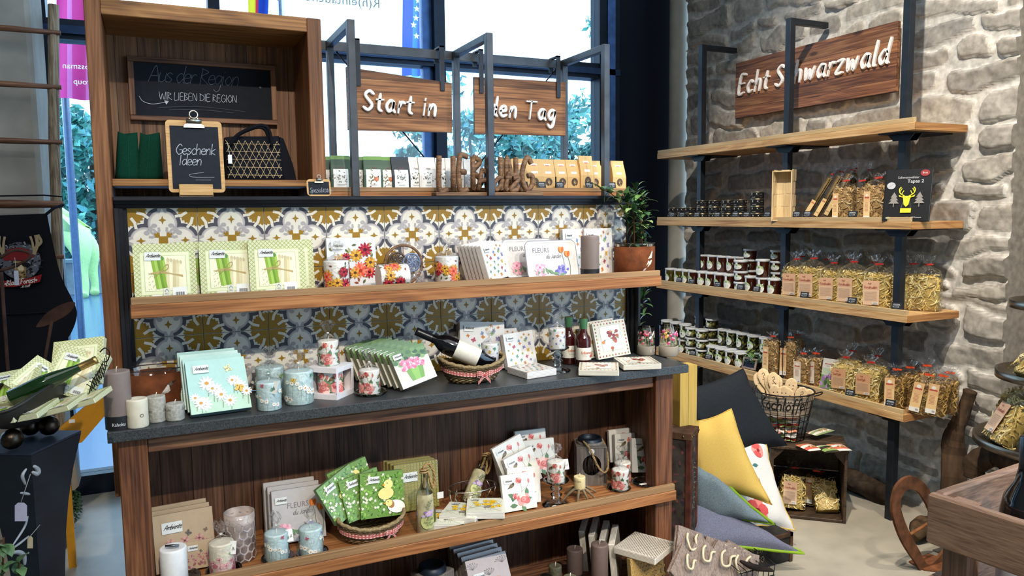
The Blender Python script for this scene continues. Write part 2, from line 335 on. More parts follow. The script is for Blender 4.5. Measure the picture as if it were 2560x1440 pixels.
# ------------------------------------------------------------------ flat print work (prints, lettering, painted motifs)
def smooth_line(p, n=5, close=False):
    if len(p) < 3: return list(p)
    out = []; m = len(p)
    for k in range(m if close else m - 1):
        a = p[(k - 1) % m] if (k or close) else p[0]; b = p[k]; c = p[(k + 1) % m]; d = p[(k + 2) % m] if (k < m - 2 or close) else p[-1]
        for j in range(n):
            t_ = j / n; out.append(tuple(.5 * (2 * b[i] + (c[i] - a[i]) * t_ + (2 * a[i] - 5 * b[i] + 4 * c[i] - d[i]) * t_ ** 2 + (3 * b[i] - a[i] - 3 * c[i] + d[i]) * t_ ** 3) for i in range(len(b))))
    if not close: out.append(tuple(p[-1]))
    return out
GLY = {  # one-line handwriting, unit x-height; width, strokes
 'a': (.9, ['.75,.9 .4,1 .1,.5 .35,0 .7,.4 .75,.9 .72,.3 .9,0']), 'b': (.85, ['.12,1.8 .1,.1', '.1,.5 .45,.95 .75,.5 .45,0 .1,.15']), 'c': (.75, ['.7,.85 .4,1 .08,.5 .35,0 .7,.12']),
 'd': (.9, ['.75,.8 .4,1 .08,.5 .35,0 .72,.45', '.8,1.8 .72,.3 .9,0']), 'e': (.8, ['.1,.5 .65,.6 .55,.98 .2,.9 .08,.4 .35,0 .75,.15']), 'f': (.6, ['.65,1.7 .4,1.8 .28,1.3 .25,-.5', '.02,.95 .55,.98']),
 'g': (.9, ['.72,.9 .35,1 .08,.5 .35,.05 .7,.5 .75,.9 .7,-.4 .4,-.75 .1,-.5']), 'h': (.9, ['.12,1.8 .1,0', '.1,.5 .4,.98 .68,.8 .7,.0']), 'i': (.35, ['.18,.95 .15,0', '.19,1.4 .2,1.45']),
 'j': (.4, ['.25,.95 .22,-.5 0,-.7', '.26,1.4 .27,1.45']), 'k': (.8, ['.12,1.8 .1,0', '.65,.95 .12,.45 .7,0']), 'l': (.35, ['.16,1.8 .12,.2 .3,0']), 'm': (1.3, ['.12,.95 .1,0', '.12,.55 .35,.97 .55,.8 .56,0', '.58,.55 .8,.97 1.05,.8 1.08,0']),
 'n': (.9, ['.12,.95 .1,0', '.12,.5 .4,.98 .68,.8 .7,0']), 'o': (.85, ['.4,1 .08,.5 .38,0 .72,.5 .4,1']), 'p': (.85, ['.12,.95 .05,-.8', '.1,.6 .45,.98 .75,.5 .4,0 .1,.2']), 'r': (.65, ['.12,.95 .1,0', '.12,.5 .35,.95 .62,.9']),
 's': (.7, ['.6,.88 .3,1 .1,.75 .55,.35 .4,.02 .05,.1']), 't': (.65, ['.3,1.5 .25,.25 .5,0', '.02,1 .58,1.02']), 'u': (.9, ['.1,.95 .12,.2 .4,0 .68,.3', '.72,.95 .7,.2 .88,0']), 'v': (.8, ['.08,.95 .35,0 .7,.95']), 'w': (1.15, ['.08,.95 .28,0 .55,.8 .8,0 1.05,.95']),
 'y': (.85, ['.1,.95 .15,.4 .4,.2 .68,.5', '.72,.95 .6,-.4 .1,-.7']), 'z': (.75, ['.08,.95 .65,.95 .05,.02 .7,.0']), 'A': (1.2, ['.05,0 .55,1.7 1.05,0', '.2,.6 .9,.65']), 'B': (1, ['.12,1.7 .1,0', '.12,1.7 .7,1.45 .15,.95 .85,.45 .1,0']),
 'D': (1.15, ['.15,1.7 .12,0', '.05,1.68 .95,1.1 .85,.35 .08,.02']), 'E': (.95, ['.8,1.68 .15,1.65 .12,.02 .8,.05', '.14,.9 .65,.92']), 'F': (.9, ['.8,1.68 .15,1.65 .12,0', '.14,.9 .62,.92']), 'G': (1.15, ['.95,1.4 .55,1.7 .1,.8 .5,0 1,.3 1,.75 .6,.75']),
 'I': (.4, ['.2,1.7 .18,0']), 'J': (.7, ['.5,1.7 .45,.2 .1,.05']), 'K': (1.05, ['.15,1.7 .12,0', '.9,1.7 .15,.8 .95,0']), 'L': (.9, ['.15,1.7 .12,.02 .8,.04']), 'N': (1.2, ['.12,0 .15,1.7 .9,.02 .95,1.7']), 'O': (1.2, ['.6,1.7 .1,.85 .6,0 1.08,.85 .6,1.7']),
 'P': (.95, ['.15,1.7 .12,0', '.1,1.65 .8,1.3 .7,.85 .15,.75']), 'R': (1.05, ['.15,1.7 .12,0', '.1,1.65 .8,1.3 .15,.8 .95,0']), 'S': (.95, ['.85,1.5 .45,1.72 .12,1.3 .8,.5 .5,0 .05,.2']), 'T': (1.1, ['.05,1.68 1.05,1.7', '.55,1.68 .5,0']), 'U': (1.1, ['.12,1.7 .15,.2 .5,0 .9,.3 .95,1.7']), 'V': (1.05, ['.05,1.7 .5,0 1,1.7']),
 'W': (1.5, ['.05,1.7 .4,0 .75,1.3 1.1,0 1.45,1.7']), 'C': (1.05, ['.92,1.45 .5,1.7 .1,.85 .5,0 .95,.3']), 'M': (1.35, ['.1,0 .2,1.7 .65,.5 1.1,1.7 1.2,0']), 'H': (1.1, ['.12,1.7 .1,0', '.9,1.7 .88,0', '.12,.85 .9,.88']), 'Q': (1.2, ['.6,1.7 .1,.85 .6,0 1.08,.85 .6,1.7', '.7,.4 1.1,-.1']), 'x': (.75, ['.08,.95 .65,0', '.65,.95 .05,0']),
 'Z': (1, ['.1,1.65 .9,1.65 .08,.02 .95,.05']), '.': (.3, ['.12,.02 .14,.06']), '!': (.35, ['.15,1.7 .14,.5', '.13,.05 .14,.1']), '*': (.5, ['.25,.4 .25,.9', '.05,.55 .45,.75', '.05,.75 .45,.55']),
 '2': (.9, ['.1,1.3 .45,1.7 .75,1.3 .08,.03 .85,.03']), ',': (.3, ['.16,.08 .05,-.2'])}
for k_, b_ in (('ä', 'a'), ('ö', 'o')): GLY[k_] = (GLY[b_][0], GLY[b_][1] + ['.25,1.35 .26,1.4', '.58,1.35 .59,1.4'])
GLY = {k_: (a_, [[tuple(map(float, q.split(','))) for q in st.split()] for st in b_]) for k_, (a_, b_) in GLY.items()}
TXT = {}
def flat_text(s):
    """upright lettering as flat triangles and outlines, unit height"""
    if s not in TXT:
        cu = bpy.data.curves.new('t', 'FONT'); cu.body = s; cu.size = 1; cu.resolution_u = 2; cu.fill_mode = 'FRONT'
        o = bpy.data.objects.new('t', cu); me = bpy.data.meshes.new_from_object(o)
        TXT[s] = [[(me.vertices[i].co.x, me.vertices[i].co.y) for i in p.vertices] for p in me.polygons]
        bpy.data.objects.remove(o); bpy.data.curves.remove(cu); bpy.data.meshes.remove(me)
    return TXT[s]
class Art:
    def __init__(s): s.s = []
    def poly(s, p, c, lv=0, fan=True): s.s.append((list(p), C(c), lv, fan)); return s
    def rect(s, a, b, c_, d, c, lv=0): return s.poly([(a, b), (c_, b), (c_, d), (a, d)], c, lv, False)
    def ell(s, x, y, rx, ry, c, lv=0, ang=0, n=10):
        ca, sa = math.cos(ang), math.sin(ang)
        return s.poly([(x + rx * math.cos(t) * ca - ry * math.sin(t) * sa, y + rx * math.cos(t) * sa + ry * math.sin(t) * ca) for t in (2 * PI * k / n for k in range(n))], c, lv)
    def leaf(s, x, y, ang, L, W, c, lv=0):
        ca, sa = math.cos(ang), math.sin(ang); q = [(0, 0), (.3, .42), (.6, .45), (1, 0), (.6, -.45), (.3, -.42)]
        return s.poly([(x + L * a * ca - W * b * sa, y + L * a * sa + W * b * ca) for a, b in q], c, lv)
    def line(s, p, w_, c, lv=0):
        p = [Vector((a, b)) for a, b in p]
        for k in range(len(p) - 1):
            d = p[k + 1] - p[k]
            if d.length < 1e-7: continue
            d.normalize(); n = Vector((-d.y, d.x)) * w_ / 2; e = d * w_ * .3
            s.poly([p[k] - n - e, p[k + 1] - n + e, p[k + 1] + n + e, p[k] + n - e], c, lv, False)
        return s
    def flower(s, x, y, r, c, cc, n=8, lv=0, c2=None, wd=.42, ph=None):
        ph = random.random() if ph is None else ph
        for k in range(n):
            a = 2 * PI * k / n + ph; s.ell(x + math.cos(a) * r * .58, y + math.sin(a) * r * .58, r * .45, r * wd * 3 / n * 1.1, c if k % 2 or not c2 else c2, lv + (k % 2), a, 8)
        return s.ell(x, y, r * .27, r * .25, cc, lv + 2)
    def rose(s, x, y, r, c1='#e8a59a', c2='#cf6f66', c3='#f3cdc2', lv=0):
        for k in range(6):
            a = k * 1.05 + x * 40; s.ell(x + math.cos(a) * r * .5, y + math.sin(a) * r * .45, r * .58, r * .5, (c1, c3, c2)[k % 3], lv + k % 2, a)
        s.ell(x, y, r * .5, r * .45, c2, lv + 2); s.ell(x + r * .08, y + r * .05, r * .33, r * .3, c1, lv + 3); return s.ell(x, y, r * .14, r * .12, c2, lv + 4)
    def fly(s, x, y, r, ang, c, c2='#3a3030', lv=0):
        for sg in (-1, 1):
            s.ell(x + r * .5 * math.cos(ang + sg * .75), y + r * .5 * math.sin(ang + sg * .75), r * .55, r * .34, c, lv, ang + sg * .75, 8)
            s.ell(x + r * .38 * math.cos(ang + sg * 2.1), y + r * .38 * math.sin(ang + sg * 2.1), r * .4, r * .28, c, lv, ang + sg * 2.1, 8)
            s.ell(x + r * .62 * math.cos(ang + sg * .75), y + r * .62 * math.sin(ang + sg * .75), r * .13, r * .1, c2, lv + 1, 0, 5)
        return s.line([(x - r * .3 * math.cos(ang), y - r * .3 * math.sin(ang)), (x + r * .4 * math.cos(ang), y + r * .4 * math.sin(ang))], r * .12, c2, lv + 1)
    def hand(s, txt, x, y, h, w_, c, lv=0, sp=1., slant=0., ang=0.):
        """handwriting strokes; h = x-height"""
        ca, sa = math.cos(ang), math.sin(ang); cx = 0
        for ch in txt:
            if ch == ' ': cx += .55 * sp; continue
            a, st = GLY[ch]
            for q in st:
                q = smooth_line(q, 4); s.line([(x + ((cx + u + slant * v) * ca - v * sa) * h, y + ((cx + u + slant * v) * sa + v * ca) * h) for u, v in q], w_, c, lv)
            cx += (a + .12) * sp
        return s
    def text(s, txt, x, y, h, c, lv=0, al='l', sx=1., mir=False):
        P = flat_text(txt); wd = max((p[0] for q in P for p in q), default=0) * sx; ox = 0 if al == 'l' else -wd / 2 * h if al == 'c' else -wd * h
        for q in P: s.poly([(x + ox + (a * sx if not mir else wd - a * sx) * h, y + b * h) for a, b in q], c, lv, False)
        return s
    def add(s, o, dx=0, dy=0, k=1.):
        for p, c, lv, f in o.s: s.s.append(([(a * k + dx, b * k + dy) for a, b in p], c, lv, f))
        return s
def hand_width(txt, sp=1.): return sum(.55 * sp if c == ' ' else (GLY[c][0] + .12) * sp for c in txt)
def plane(O, U, V):
    O, U, V = Vector(O), Vector(U), Vector(V); N = U.cross(V)
    return lambda u, v, h: O + U * u + V * v + N * h
def cyl(R, a0=0., O=(0, 0, 0)):
    return lambda u, v, h: (O[0] + (R + h) * math.sin(u / R + a0), O[1] - (R + h) * math.cos(u / R + a0), O[2] + v)
FRONT = lambda O: plane(O, (1, 0, 0), (0, 0, 1))      # prints that face the shop (-Y)
WALLF = lambda O: plane(O, (0, -1, 0), (0, 0, 1))     # prints that face -X (right-hand shelf)
# ------------------------------------------------------------------ the hall
def struct(name, g, **k): return g.obj(name, kind='structure', **k)
WX, WY1, WY0 = 3.46, 1.75, -.50
g = G('floor_concrete', '#a39a89'); g.box(-4.6, -7.6, -.1, 3.95, 2.06, 0); struct('floor', g)
g = G('matt', '#8e8a84'); g.box(-4.6, -7.6, 5.6, 3.95, 2.2, 5.7); struct('ceiling', g)
g = G('matt', '#8d867c'); g.box(-4.7, -7.6, 0, -4.6, 2.2, 5.6); struct('wall_left', g)
g = G('matt', '#9a9288'); g.box(-4.6, -7.7, 0, 3.95, -7.6, 5.6); struct('wall_rear', g)
g = G('matt', '#0b1220'); g.box(3.03, 2.0, 0, 3.95, 2.12, 5.6); struct('wall_front', g)
def stone_wall(name, X, ya, yb, z1, seed, res=.0085, ret=None):
    """rubble masonry facing -X, real relief"""
    rnd = random.Random(seed); ny = int((yb - ya) / res) + 1; nz = int(z1 / res) + 1
    ys = np.linspace(ya, yb, ny); zs = np.linspace(0, z1, nz)
    YY, ZZ = np.meshgrid(ys, zs)
    rs = np.random.RandomState(seed)
    def fbm(sc_, n=4):
        o = np.zeros_like(YY)
        for k in range(n):
            a = rs.uniform(-1, 1, (int((yb - ya) * sc_ * 2 ** k) + 4, int(z1 * sc_ * 2 ** k) + 4))
            fy = (YY - ya) * sc_ * 2 ** k; fz = ZZ * sc_ * 2 ** k; i = fy.astype(int); j = fz.astype(int); u = fy - i; v = fz - j
            u = u * u * (3 - 2 * u); v = v * v * (3 - 2 * v)
            o += (a[i, j] * (1 - u) * (1 - v) + a[i + 1, j] * u * (1 - v) + a[i, j + 1] * (1 - u) * v + a[i + 1, j + 1] * u * v) / 2 ** k
        return o
    wy = YY + .034 * fbm(5, 3); wz = ZZ + .028 * fbm(5, 3)
    H = np.zeros_like(YY) ; T = np.zeros_like(YY); D = np.full_like(YY, -1.)
    z = -.05
    while z < z1:
        h = rnd.choice([.06, .08, .095, .11, .125, .15]); y = ya - rnd.uniform(.05, .3)
        while y < yb + .1:
            L = rnd.uniform(.17, .48) * (1.15 if h < .1 else 1); z0_, z1_ = z + rnd.uniform(.006, .014), z + h - rnd.uniform(.008, .018); y0_, y1_ = y + rnd.uniform(.008, .018), y + L - rnd.uniform(.008, .018)
            t0 = rnd.uniform(-.14, .14); cy = (y0_ + y1_) / 2
            zz = wz - t0 * (wy - cy)
            r = min(h, L) * rnd.uniform(.18, .42); qy = np.abs(wy - cy) - (y1_ - y0_) / 2 + r; qz = np.abs(zz - (z0_ + z1_) / 2) - (z1_ - z0_) / 2 + r
            sd = -(np.hypot(np.maximum(qy, 0), np.maximum(qz, 0)) + np.minimum(np.maximum(qy, qz), 0) - r)
            mk = sd > D; D = np.where(mk, sd, D)
            hh = rnd.uniform(.006, .026); tl = rnd.uniform(-.12, .34); tone = rnd.uniform(-1, 1)
            H = np.where(mk & (sd > 0), hh + tl * ((z0_ + z1_) / 2 - zz) * -.6, H); T = np.where(mk & (sd > 0), tone, T)
            y += L
        z += h
    e = np.clip(D / .009, 0, 1); e = e * e * (3 - 2 * e)
    hgt = e * H + (.006 * fbm(12, 4) + .009 * fbm(5, 2)) * (.35 + .65 * e)
    xx = X - np.maximum(hgt, -.006)
    g = G('stone')
    V = np.stack([xx, YY, ZZ], -1).reshape(-1, 3)
    idx = (np.arange(nz - 1)[:, None] * ny + np.arange(ny - 1)[None]).ravel()
    F = np.stack([idx, idx + ny, idx + ny + 1, idx + 1], 1)
    nse = fbm(9, 3); tone = np.clip(.5 + .32 * T + .16 * nse, 0, 1)[..., None]
    st = np.array(C('#8b8782')) * (1 - tone) + np.array(C('#b8b0a3')) * tone; mo = np.array(C('#cdc8bf'))
    ca = (mo * (1 - e[..., None]) + st * e[..., None]).reshape(-1, 3)
    g.v = V.tolist(); g.f = F.tolist(); g.mats = ['stone']; g.m = [0] * len(F); g.s = [True] * len(F); g.c = ca[idx].tolist()
    if ret: g.loft([[(X + ret, ya, zs[k]), (X + ret * .5, ya, zs[k]), (xx[k, 0], ya, zs[k])] for k in range(0, nz)], False, col='#857b6e')
    g.loft([[(xx[k, -1], yb, zs[k]), (X + .08, yb + .004, zs[k])] for k in range(0, nz, 3)], False, col='#8d8478')
    return struct(name, g, base=(X, (ya + yb) / 2, 0))
stone_wall('wall_right', WX, WY0, WY1, 3.6, 3, ret=.42)
stone_wall('wall_recess', 3.9, -2.3, WY0, 3.2, 9, res=.014)
g = G('concrete', '#a9a79e'); g.lathe([(.078, 0), (.078, 5.6)], 28, (3.512, 1.90, 0)); struct('column_corner', g)
g = G('concrete', '#9d9990'); g.box(-1.3, 1.42, 0, -.37, 1.9, 5.6, c=.02); struct('column_left', g)
# window front, Y = 2
w1 = tag(E('window_1', (.0, 2.0, 0)), kind='structure')
g = G('steel_dark', '#1a2433')
for x0, x1 in ((-4.6, -4.45), (-2.5, -2.4), (-.42, -.36), (.40, .46), (1.69, 1.76), (2.87, 3.03)): g.box(x0, 1.94, .1, x1, 2.06, 5.6)
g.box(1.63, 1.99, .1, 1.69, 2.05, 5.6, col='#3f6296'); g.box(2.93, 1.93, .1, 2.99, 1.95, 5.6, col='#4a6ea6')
for z0, z1 in ((2.375, 2.475), (5.45, 5.6)): g.box(-4.6, 1.95, z0, 3.03, 2.07, z1)
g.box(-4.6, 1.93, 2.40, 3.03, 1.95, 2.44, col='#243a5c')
g.box(-4.6, 1.94, 0, 3.03, 2.06, .105)
g.obj('window_frame', w1)
for a, b in ((-4.45, -2.5), (-2.4, -.42), (-.36, .40), (.46, 1.63), (1.76, 2.87)):
    for z0, z1 in ((.105, 2.375), (2.475, 5.45)):
        g = G('window_glass'); g.box(a, 2.0, z0, b, 2.008, z1); g.obj('pane', w1)
a = Art(); p0 = at(948, 12, Y=1.998)
a.text('R(h)eintauchen & genie', 0, 0, .075, '#aebfbb', mir=True, sx=1.05)
wd = max(q[0] for s_ in a.s for q in s_[0]); g = G('paper'); g.art(a, FRONT((p0.x - wd, 1.998, p0.z - .02))); g.obj('window_lettering', w1)
# ------------------------------------------------------------------ outside
g = G('concrete', '#7f93ad', ); g.mat = 'wet_paving'
m, t, new, ln, b = newmat('wet_paving'); n = new('ShaderNodeTexNoise'); n.inputs['Scale'].default_value = 1.4; n.inputs['Detail'].default_value = 5
r = ramp(new, [(.35, '#30507a'), (.65, '#55759c')]); ln(n.outputs[0], r.inputs[0]); ln(r.outputs[0], b.inputs['Base Color']); r2 = new('ShaderNodeMapRange'); r2.inputs[3].default_value = .08; r2.inputs[4].default_value = .4; ln(n.outputs[0], r2.inputs[0]); ln(r2.outputs[0], b.inputs['Roughness'])
g.box(-30, 2.06, -.1, 40, 60, -.005); tag(g.obj('pavement'), kind='structure')
wl = E('parapet_wall', (0, 14.25, 0), 'low concrete parapet wall across the wet pavement outside', 'wall')
g = G('concrete', '#8c97a3'); g.box(-14, 14.2, 0, 20, 14.5, .62); g.obj('wall_body', wl)
g = G('concrete', '#9eabba'); g.box(-14, 14.16, .62, 20, 14.55, .68); g.obj('coping', wl)
rl = E('railing', (-1.0, 14.4, .68), 'thin dark metal railing on the parapet wall behind the green animal statue', 'railing')
g = G('steel_dark', '#2a3340')
g.tube([(-14, 14.35, 1.02), (20, 14.35, 1.02)], .018, 6); g.obj('rail', rl)
for x in (-12.6, -8.5, -4.8, -1.0, 3, 7, 11):
    g = G('steel_dark', '#2a3340'); g.tube([(x - .12, 14.35, .68), (x - .05, 14.35, 1.02)], .02, 6); g.tube([(x + .12, 14.35, .68), (x + .05, 14.35, 1.02)], .02, 6); g.box(x - .1, 14.3, .9, x + .1, 14.4, 1.02); g.obj('post', rl)
# green animal statue: hindquarters in view, the rest hidden by the apron
def skin(name, verts, edges, rad, mat, col, sub=2):
    me = bpy.data.meshes.new(name); me.from_pydata(verts, edges, []); o = bpy.data.objects.new(name, me); COL.objects.link(o)
    md = o.modifiers.new('skin', 'SKIN'); md.use_smooth_shade = True
    for k, r_ in enumerate(rad): me.skin_vertices[0].data[k].radius = r_ if isinstance(r_, tuple) else (r_, r_)
    me.skin_vertices[0].data[0].use_root = True
    sd = o.modifiers.new('sub', 'SUBSURF'); sd.levels = sub; sd.render_levels = sub
    dg = bpy.context.evaluated_depsgraph_get(); m2 = bpy.data.meshes.new_from_object(o.evaluated_get(dg)); bpy.data.objects.remove(o)
    g = G(mat, col); g.v = [tuple(v.co) for v in m2.vertices]; g.f = [tuple(p.vertices) for p in m2.polygons]
    g.mats = [mat]; g.m = [0] * len(g.f); g.c = [C(col)] * len(g.f); g.s = [True] * len(g.f); bpy.data.meshes.remove(m2); return g
HX, HY = -1.18, 13.55
hv = [(-.42, .12, 1.25), (-.30, .1, 1.36), (-.85, .12, 1.22), (-1.4, .12, 1.28), (-1.75, .12, 1.62), (-1.95, .12, 1.98), (-2.3, .12, 1.92),
      (-.06, -.1, 1.12), (.02, -.12, .9), (.02, -.12, .62), (.0, -.12, .5), (.04, -.12, .2), (.0, -.12, .06), (.0, -.18, .03),
      (.0, .38, 1.12), (.14, .38, .9), (.15, .38, .62), (.13, .38, .5), (.17, .38, .2), (.15, .38, .06), (.16, .3, .03),
      (-1.42, -.1, .95), (-1.45, -.1, .5), (-1.44, -.1, .06), (-1.42, .36, .95), (-1.3, .36, .5), (-1.32, .36, .06), (-.02, .12, 1.3), (.03, .12, .9)]
he = [(0, 1), (0, 2), (2, 3), (3, 4), (4, 5), (5, 6), (1, 7), (7, 8), (8, 9), (9, 10), (10, 11), (11, 12), (12, 13), (1, 14), (14, 15), (15, 16), (16, 17), (17, 18), (18, 19), (19, 20), (3, 21), (21, 22), (22, 23), (3, 24), (24, 25), (25, 26), (1, 27), (27, 28)]
hr = [.33, .33, .32, .32, .2, .15, .1, .26, .2, .12, .1, .075, .09, .1, .24, .19, .11, .1, .07, .085, .1, .15, .085, .09, .15, .085, .09, .08, .03]
g = skin('animal_statue', [(x + HX, y + HY, z) for x, y, z in hv], he, hr, 'lacquer', '#c9ee9c')
g.obj('animal_statue', None, 'glossy light green animal statue standing on the wet pavement outside', 'statue')
def crown(g, c, rx, ry, rz, n, s_, cols, seed, gap=.25):
    rnd = random.Random(seed); cl = [(rnd.gauss(0, .5), rnd.gauss(0, .5), rnd.gauss(0, .5), rnd.uniform(.14, .42)) for _ in range(26)]
    for _ in range(n):
        q = rnd.choice(cl); d = Vector((rnd.gauss(0, 1), rnd.gauss(0, 1), rnd.gauss(0, 1))).normalized() * rnd.uniform(.4, 1) * q[3]
        p = Vector((c[0] + rx * (q[0] + d.x), c[1] + ry * (q[1] + d.y), c[2] + rz * (q[2] + d.z)))
        u = Vector((rnd.gauss(0, 1), rnd.gauss(0, 1), rnd.gauss(0, 1))).normalized(); v = u.orthogonal().normalized(); k = s_ * rnd.uniform(.5, 1.2); u *= k; v *= k * .55
        i = g.av([p - u, p - v, p + u, p + v]); g.face((i, i + 1, i + 2, i + 3), 'leaf', rnd.choice(cols))
TEAL = ['#4f9a8e', '#3d8578', '#69b3a4', '#2f6d66', '#5aa0a6']
def tree(px, Y, zc, rx, rz, n, label, seed, ls=.16, trunk=.09, cols=TEAL):
    x = at(px, 400, Y=Y).x; r_ = E('tree', (x, Y, 0), label, 'tree', 'trees beyond the window'); rnd = random.Random(seed)
    g = G('bark', '#4a4a44'); top = (x, Y, zc + rz * .3); g.tube([(x, Y, 0), (x + .1, Y, zc * .5), top], [trunk * 1.3, trunk, trunk * .4], 7); g.obj('trunk', r_)
    for k in range(5):
        a_ = k * 1.3 + seed; g = G('bark', '#4a4a44'); z0 = zc * (.45 + .1 * k); g.tube([(x + .05, Y, z0), (x + rx * .35 * math.cos(a_), Y + .2 * math.sin(a_), z0 + rz * .3), (x + rx * .7 * math.cos(a_), Y + .3 * math.sin(a_), z0 + rz * .55)], [trunk * .5, trunk * .3, trunk * .1], 5); g.obj('branch', r_)
    g = G('leaf'); crown(g, (x, Y, zc), rx, rx * .6, rz, n, ls, cols, seed); g.obj('crown', r_)
tree(1175, 17, 3.0, 2.6, 1.7, 2300, 'broad leafy tree outside, between the two hanging wooden signs', 11)
tree(1420, 20.5, 3.9, 2.0, 2.2, 2300, 'tall leafy tree outside, seen right of the second hanging sign', 12)
tree(1290, 24.5, 3.2, 3.2, 1.9, 1500, 'open crowned tree outside, in the gap under the second hanging sign', 13)
tree(225, 18, 2.4, 2.0, 2.6, 4200, 'dense tree outside behind the green animal statue', 14, .17)
tree(120, 22, 3.0, 1.8, 2.4, 2800, 'dense tree outside, left of the ladder behind the concrete column', 15, .17)
def flag(name, pts, Y, label, paint, base_col):
    """a hanging banner with soft folds; pts = top-left, top-right, bottom-right, bottom-left in (x, z)"""
    r_ = E(name, ((pts[0][0] + pts[2][0]) / 2, Y, pts[2][1]), label, 'flag'); g = G('cotton', base_col); N = 24; M_ = 16
    P = lambda s, q: ((pts[0][0] * (1 - s) + pts[1][0] * s) * (1 - q) + (pts[3][0] * (1 - s) + pts[2][0] * s) * q, Y + .06 * math.sin(s * 9 + q * 2) * (1 - .3 * q), (pts[0][1] * (1 - s) + pts[1][1] * s) * (1 - q) + (pts[3][1] * (1 - s) + pts[2][1] * s) * q)
    for i_ in range(N):
        for j_ in range(M_):
            q = [P(i_ / N, j_ / M_), P((i_ + 1) / N, j_ / M_), P((i_ + 1) / N, (j_ + 1) / M_), P(i_ / N, (j_ + 1) / M_)]
            k = g.av(q); g.face((k, k + 3, k + 2, k + 1), None, paint(i_ / N, j_ / M_), True)
    g.obj('cloth', r_); return r_
xz = lambda u, v, Y: (lambda p: (p.x, p.z))(at(u, v, Y=Y))
def flag_pole(r_, x, Y):
    g = G('metal', '#b9bec4'); g.tube([(x, Y, 0), (x, Y, 9)], .04, 8); g.obj('pole', r_)
q = [xz(140, -260, 7), xz(236, -260, 7), xz(238, 252, 7), xz(140, 244, 7)]
f_ = flag('banner_flag', q, 7, 'pink banner flag with mirrored white lettering outside the left window', lambda s, t_: '#d8458f' if math.sin(s * 14) > -.6 else '#e27ab8', '#d8458f'); flag_pole(f_, q[0][0] - .05, 7.1)
a = Art(); a.text('Crossman', 0, 0, .085, '#ffffff', mir=True); a.text('Group', .09, -.16, .085, '#ffffff', mir=True)
p = at(157, 170, Y=6.9); g = G('paper'); g.art(a, FRONT((p.x, 6.9, p.z))); g.obj('flag_lettering', f_)
q = [xz(1013, -300, 7), xz(1062, -300, 7), xz(1058, 190, 7), xz(1007, 190, 7)]
f_ = flag('star_flag', q, 7, 'blue flag with small white stars outside, left of the dark mullion', lambda s, t_: '#0a49c4' if s < .4 else '#2f8fd0' if s < .75 else '#0f5ac8', '#0a49c4'); flag_pole(f_, q[1][0] + .04, 7.1)
a = Art()
for u, v in ((1042, 22), (1040, 45), (1034, 62), (1045, 2), (1041, 90)):
    p = at(u, v, Y=6.9); a.poly([(p.x + (.045 if k % 2 == 0 else .018) * math.sin(k * PI / 5), p.z + (.045 if k % 2 == 0 else .018) * math.cos(k * PI / 5)) for k in range(10)], '#eef6ff')
g = G('paper'); g.art(a, FRONT((0, 6.9, 0))); g.obj('star', f_)
q = [xz(617, -300, 7), xz(684, -300, 7), xz(668, 60, 7), xz(622, 60, 7)]
f_ = flag('tricolour_flag', q, 7, 'yellow, red and blue flags hanging together above the wooden niche outside', lambda s, t_: '#e0c928' if s < .3 else '#d02d3f' if s < .5 else '#1f4fb4', '#1f4fb4'); flag_pole(f_, q[1][0] + .04, 7.1)
